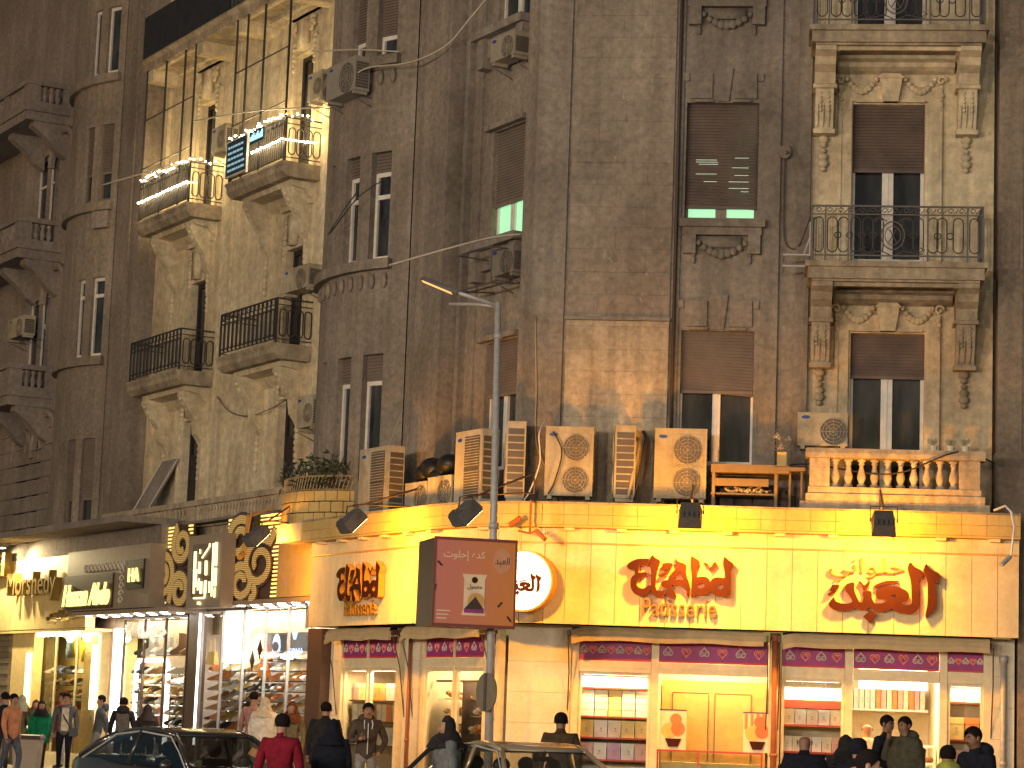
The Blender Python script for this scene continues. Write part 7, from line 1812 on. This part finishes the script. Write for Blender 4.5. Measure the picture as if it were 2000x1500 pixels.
person('woman in a bright green jacket and long dark headscarf', 80, 55, GZ, 1.6, 15, cloth('green', (.01, .2, .1)), cloth('maroon_trousers', (.05, .022, .02)), hijab=cloth('dark_scarf', (.022, .02, .022)), bulk=1.15, coat=cloth('green', (.01, .2, .1)))
person('man in an open grey jacket and pale shirt with a cross body bag', 128, 54.5, GZ, 1.8, 8, GREYJ, NAVY, stride=.3, nod=.25, bulk=1.1, extra=lambda t, k, J: (strap(t, k, J), part(t, 'shirt', MB().hexa([(-.085 * k, -.15 * k, .93 * k), (.085 * k, -.15 * k, .93 * k), (.085 * k, -.1 * k, .93 * k), (-.085 * k, -.1 * k, .93 * k), (-.075 * k, -.155 * k, 1.44 * k), (.075 * k, -.155 * k, 1.44 * k), (.075 * k, -.1 * k, 1.44 * k), (-.075 * k, -.1 * k, 1.44 * k)]), cloth('cream_shirt', (.5, .42, .33)), off=False)))
person('man with a red collar just behind the man in the open grey jacket', 123, 58, GZ, 1.83, -60, cloth('red_top', (.45, .04, .04)), LJEAN)
person('man in a grey hooded sweatshirt and pale jeans leaning on the shop pillar', 191, 55.5, GZ, 1.78, -72, cloth('slate', (.09, .095, .1)), LJEAN, lean=-.12, arms=('back', 'back'), stride=.35, hood=cloth('slate', (.09, .095, .1)), extra=badge)
person('person with a grey backpack looking into the window with the lit arch', 240, 53, GZ, 1.74, 185, CHAR, NAVY, hood=CHAR, bulk=1.1, extra=backpack(cloth('pack_grey', (.1, .085, .075))))
person('person in dark clothes gazing at the shoes below the lit arch', 288, 52, GZ, 1.6, 190, cloth('dark_brown', (.035, .026, .024)), NAVY, hijab=cloth('dark_brown', (.035, .026, .024)), bulk=1.1)
person('man in a mauve shirt looking at the white lit shoe window', 494, 47.5, .3, 1.78, 160, cloth('mauve', (.3, .17, .17)), JEAN)
person('woman in white with a pale headscarf carrying a shoulder strap', 516, 46, .3, 1.66, 165, cloth('white_coat', (.68, .63, .55)), cloth('white_coat', (.68, .63, .55)), hijab=cloth('pale_scarf2', (.56, .5, .38)), bulk=1.25, coat=cloth('white_coat', (.68, .63, .55)), skirt=cloth('white_coat', (.68, .63, .55)))
person('man in a crimson shirt standing in the road beside the dark car', 551, 28, 0, 1.68, 165, cloth('crimson', (.16, .008, .02)), NAVY, turn=.5, bulk=1.15, stride=.2)
person('woman in a long olive scarf facing the street behind the man in crimson', 571, 44, GZ, 1.74, -25, cloth('olive', (.16, .13, .07)), CHAR, hijab=cloth('rust_scarf', (.12, .05, .025)), skirt=KHAKI)
person('man in a black jacket seen from behind near the dark pillar', 636, 40, GZ, 1.74, 175, CHAR, NAVY, bulk=1.2, coat=CHAR)
person('woman in black headscarf and robe in front of the man in the black jacket', 652, 34, 0, 1.62, 170, NAVY, NAVY, hijab=NAVY, bulk=1.2, skirt=NAVY, coat=NAVY)
person('bearded man in a brown hooded top looking down at his hand', 718, 39.5, GZ, 1.76, 12, cloth('brown_top', (.085, .06, .045)), LJEAN, nod=.45, arms=('phone', 'pocket'), bulk=1.15, hood=cloth('brown_top', (.085, .06, .045)), extra=drawstring)
person('woman in a black scarf and grey jacket behind the open car door', 876, 29.3, 0, 1.72, -75, cloth('blue_grey', (.13, .14, .14)), NAVY, hijab=CHAR, bulk=1.15, coat=cloth('blue_grey', (.13, .14, .14)))
person('man in a brown jacket facing the shop beyond the beige car', 1096, 33, GZ, 1.68, 180, cloth('brown_jacket', (.07, .045, .025)), NAVY, bulk=1.2, skin=SKIN2)
person('man in a black top with a pale knitted cap at the edge of the crowd', 1572, 30, 0, 1.68, 165, NAVY, NAVY, hair='cap', hood=cloth('knit', (.2, .17, .14)), bulk=1.3, skin=SKIN2, coat=NAVY)
person('hooded person in dark clothes beside the man with the pale cap', 1652, 31, 0, 1.66, 150, CHAR, NAVY, hijab=CHAR, bulk=1.3, coat=CHAR)
person('person in a black cap carrying a round orange backpack', 1677, 27, 0, 1.63, 175, NAVY, NAVY, hair='cap', hood=NAVY, bulk=1.2, extra=orange_disc)
person('dark haired man close to the camera looking along the street', 1694, 17, 0, 1.585, 60, CHAR, NAVY, turn=.3, bulk=1.1)
person('older balding man in a white shirt inside the open shop doorway', 1694, 40.6, .17, 1.72, 175, cloth('white_shirt', (.6, .56, .5)), JEAN, hair='bald', bulk=1.1)
person('man in a black sweatshirt with grey print talking to the man in olive', 1731, 35.5, GZ, 1.82, 50, NAVY, NAVY, bulk=1.15, extra=badge, skin=SKIN2)
person('bearded man in an olive parka holding his hand to his face', 1769, 34, GZ, 1.8, -55, cloth('olive_parka', (.07, .065, .045)), NAVY, arms=('face', 'down'), hood=cloth('olive_parka', (.07, .065, .045)), bulk=1.3, coat=cloth('olive_parka', (.07, .065, .045)), skin=SKIN2)
person('person in a lime green hooded top seen from behind', 1852, 26, 0, 1.6, 175, cloth('lime', (.3, .32, .06)), NAVY, hood=cloth('lime', (.3, .32, .06)), bulk=1.15)
person('man in a black hooded top looking down at the end of the crowd', 1908, 27.5, 0, 1.83, -60, NAVY, NAVY, nod=.5, hood=NAVY, bulk=1.2, arms=('phone', 'phone'), skin=SKIN2)

# ================================================================== street lamps over the road behind the viewer, the light on the upper walls
for x, y, lab, e in ((-21, 14, 'lit street lamp across the road farthest along the side street', 9000), (-15, 2, 'lit street lamp across the road towards the side street', 11000), (-6, -9, 'lit street lamp across the road just behind the viewer', 8000), (14, -8, 'lit street lamp across the road at the far end of the front street', 5000)):
    t = street_lamp(x, y, WF, lab, True, h=7.2); t['_b'] = (0, 0, 0)
    lamp('street_glow', 'POINT', (x - 1.1, y, 7.05), e * .72, (1, .87, .72), t, radius=.9)
# ================================================================== tidy: one mesh per piece, fine repeats joined as stuff
def islands(me):
    n = len(me.vertices); pa = list(range(n))
    def fd(i):
        while pa[i] != i: pa[i] = pa[pa[i]]; i = pa[i]
        return i
    for e in me.edges: a, b = fd(e.vertices[0]), fd(e.vertices[1]); pa[a] = b
    g = {}
    for p in me.polygons: g.setdefault(fd(p.vertices[0]), []).append(p)
    return list(g.values())
for o in list(bpy.data.objects):
    nm = o.name.split('.')[0]
    if nm in ('garland', 'ornament', 'frieze', 'shutter', 'louvre', 'grille_wire', 'side_coil', 'roller_shutter', 'foliage', 'writing', 'cake_row', 'small_print', 'pattern', 'lit_gap'): o['kind'] = 'stuff'
    if nm in ('soffit_beam', 'frame_post', 'bracket', 'trim', 'pilaster', 'cross_bar', 'wall_bracket', 'awning_arm', 'shelf') and o.type == 'MESH' and o.parent:
        me = o.data; gs = islands(me)
        if len(gs) < 2: continue
        for k, g in enumerate(gs):
            used = sorted({v for p in g for v in p.vertices}); ix = {v: i for i, v in enumerate(used)}
            m2 = bpy.data.meshes.new(nm); m2.from_pydata([me.vertices[v].co for v in used], [], [[ix[v] for v in p.vertices] for p in g])
            for m_ in me.materials: m2.materials.append(m_)
            if k == 0: o.data = m2
            else:
                c = bpy.data.objects.new(nm, m2); C.objects.link(c); c.parent = o.parent; c.location = o.location; c.rotation_euler = o.rotation_euler
for o in bpy.data.objects:
    if '_b' in o: del o['_b']
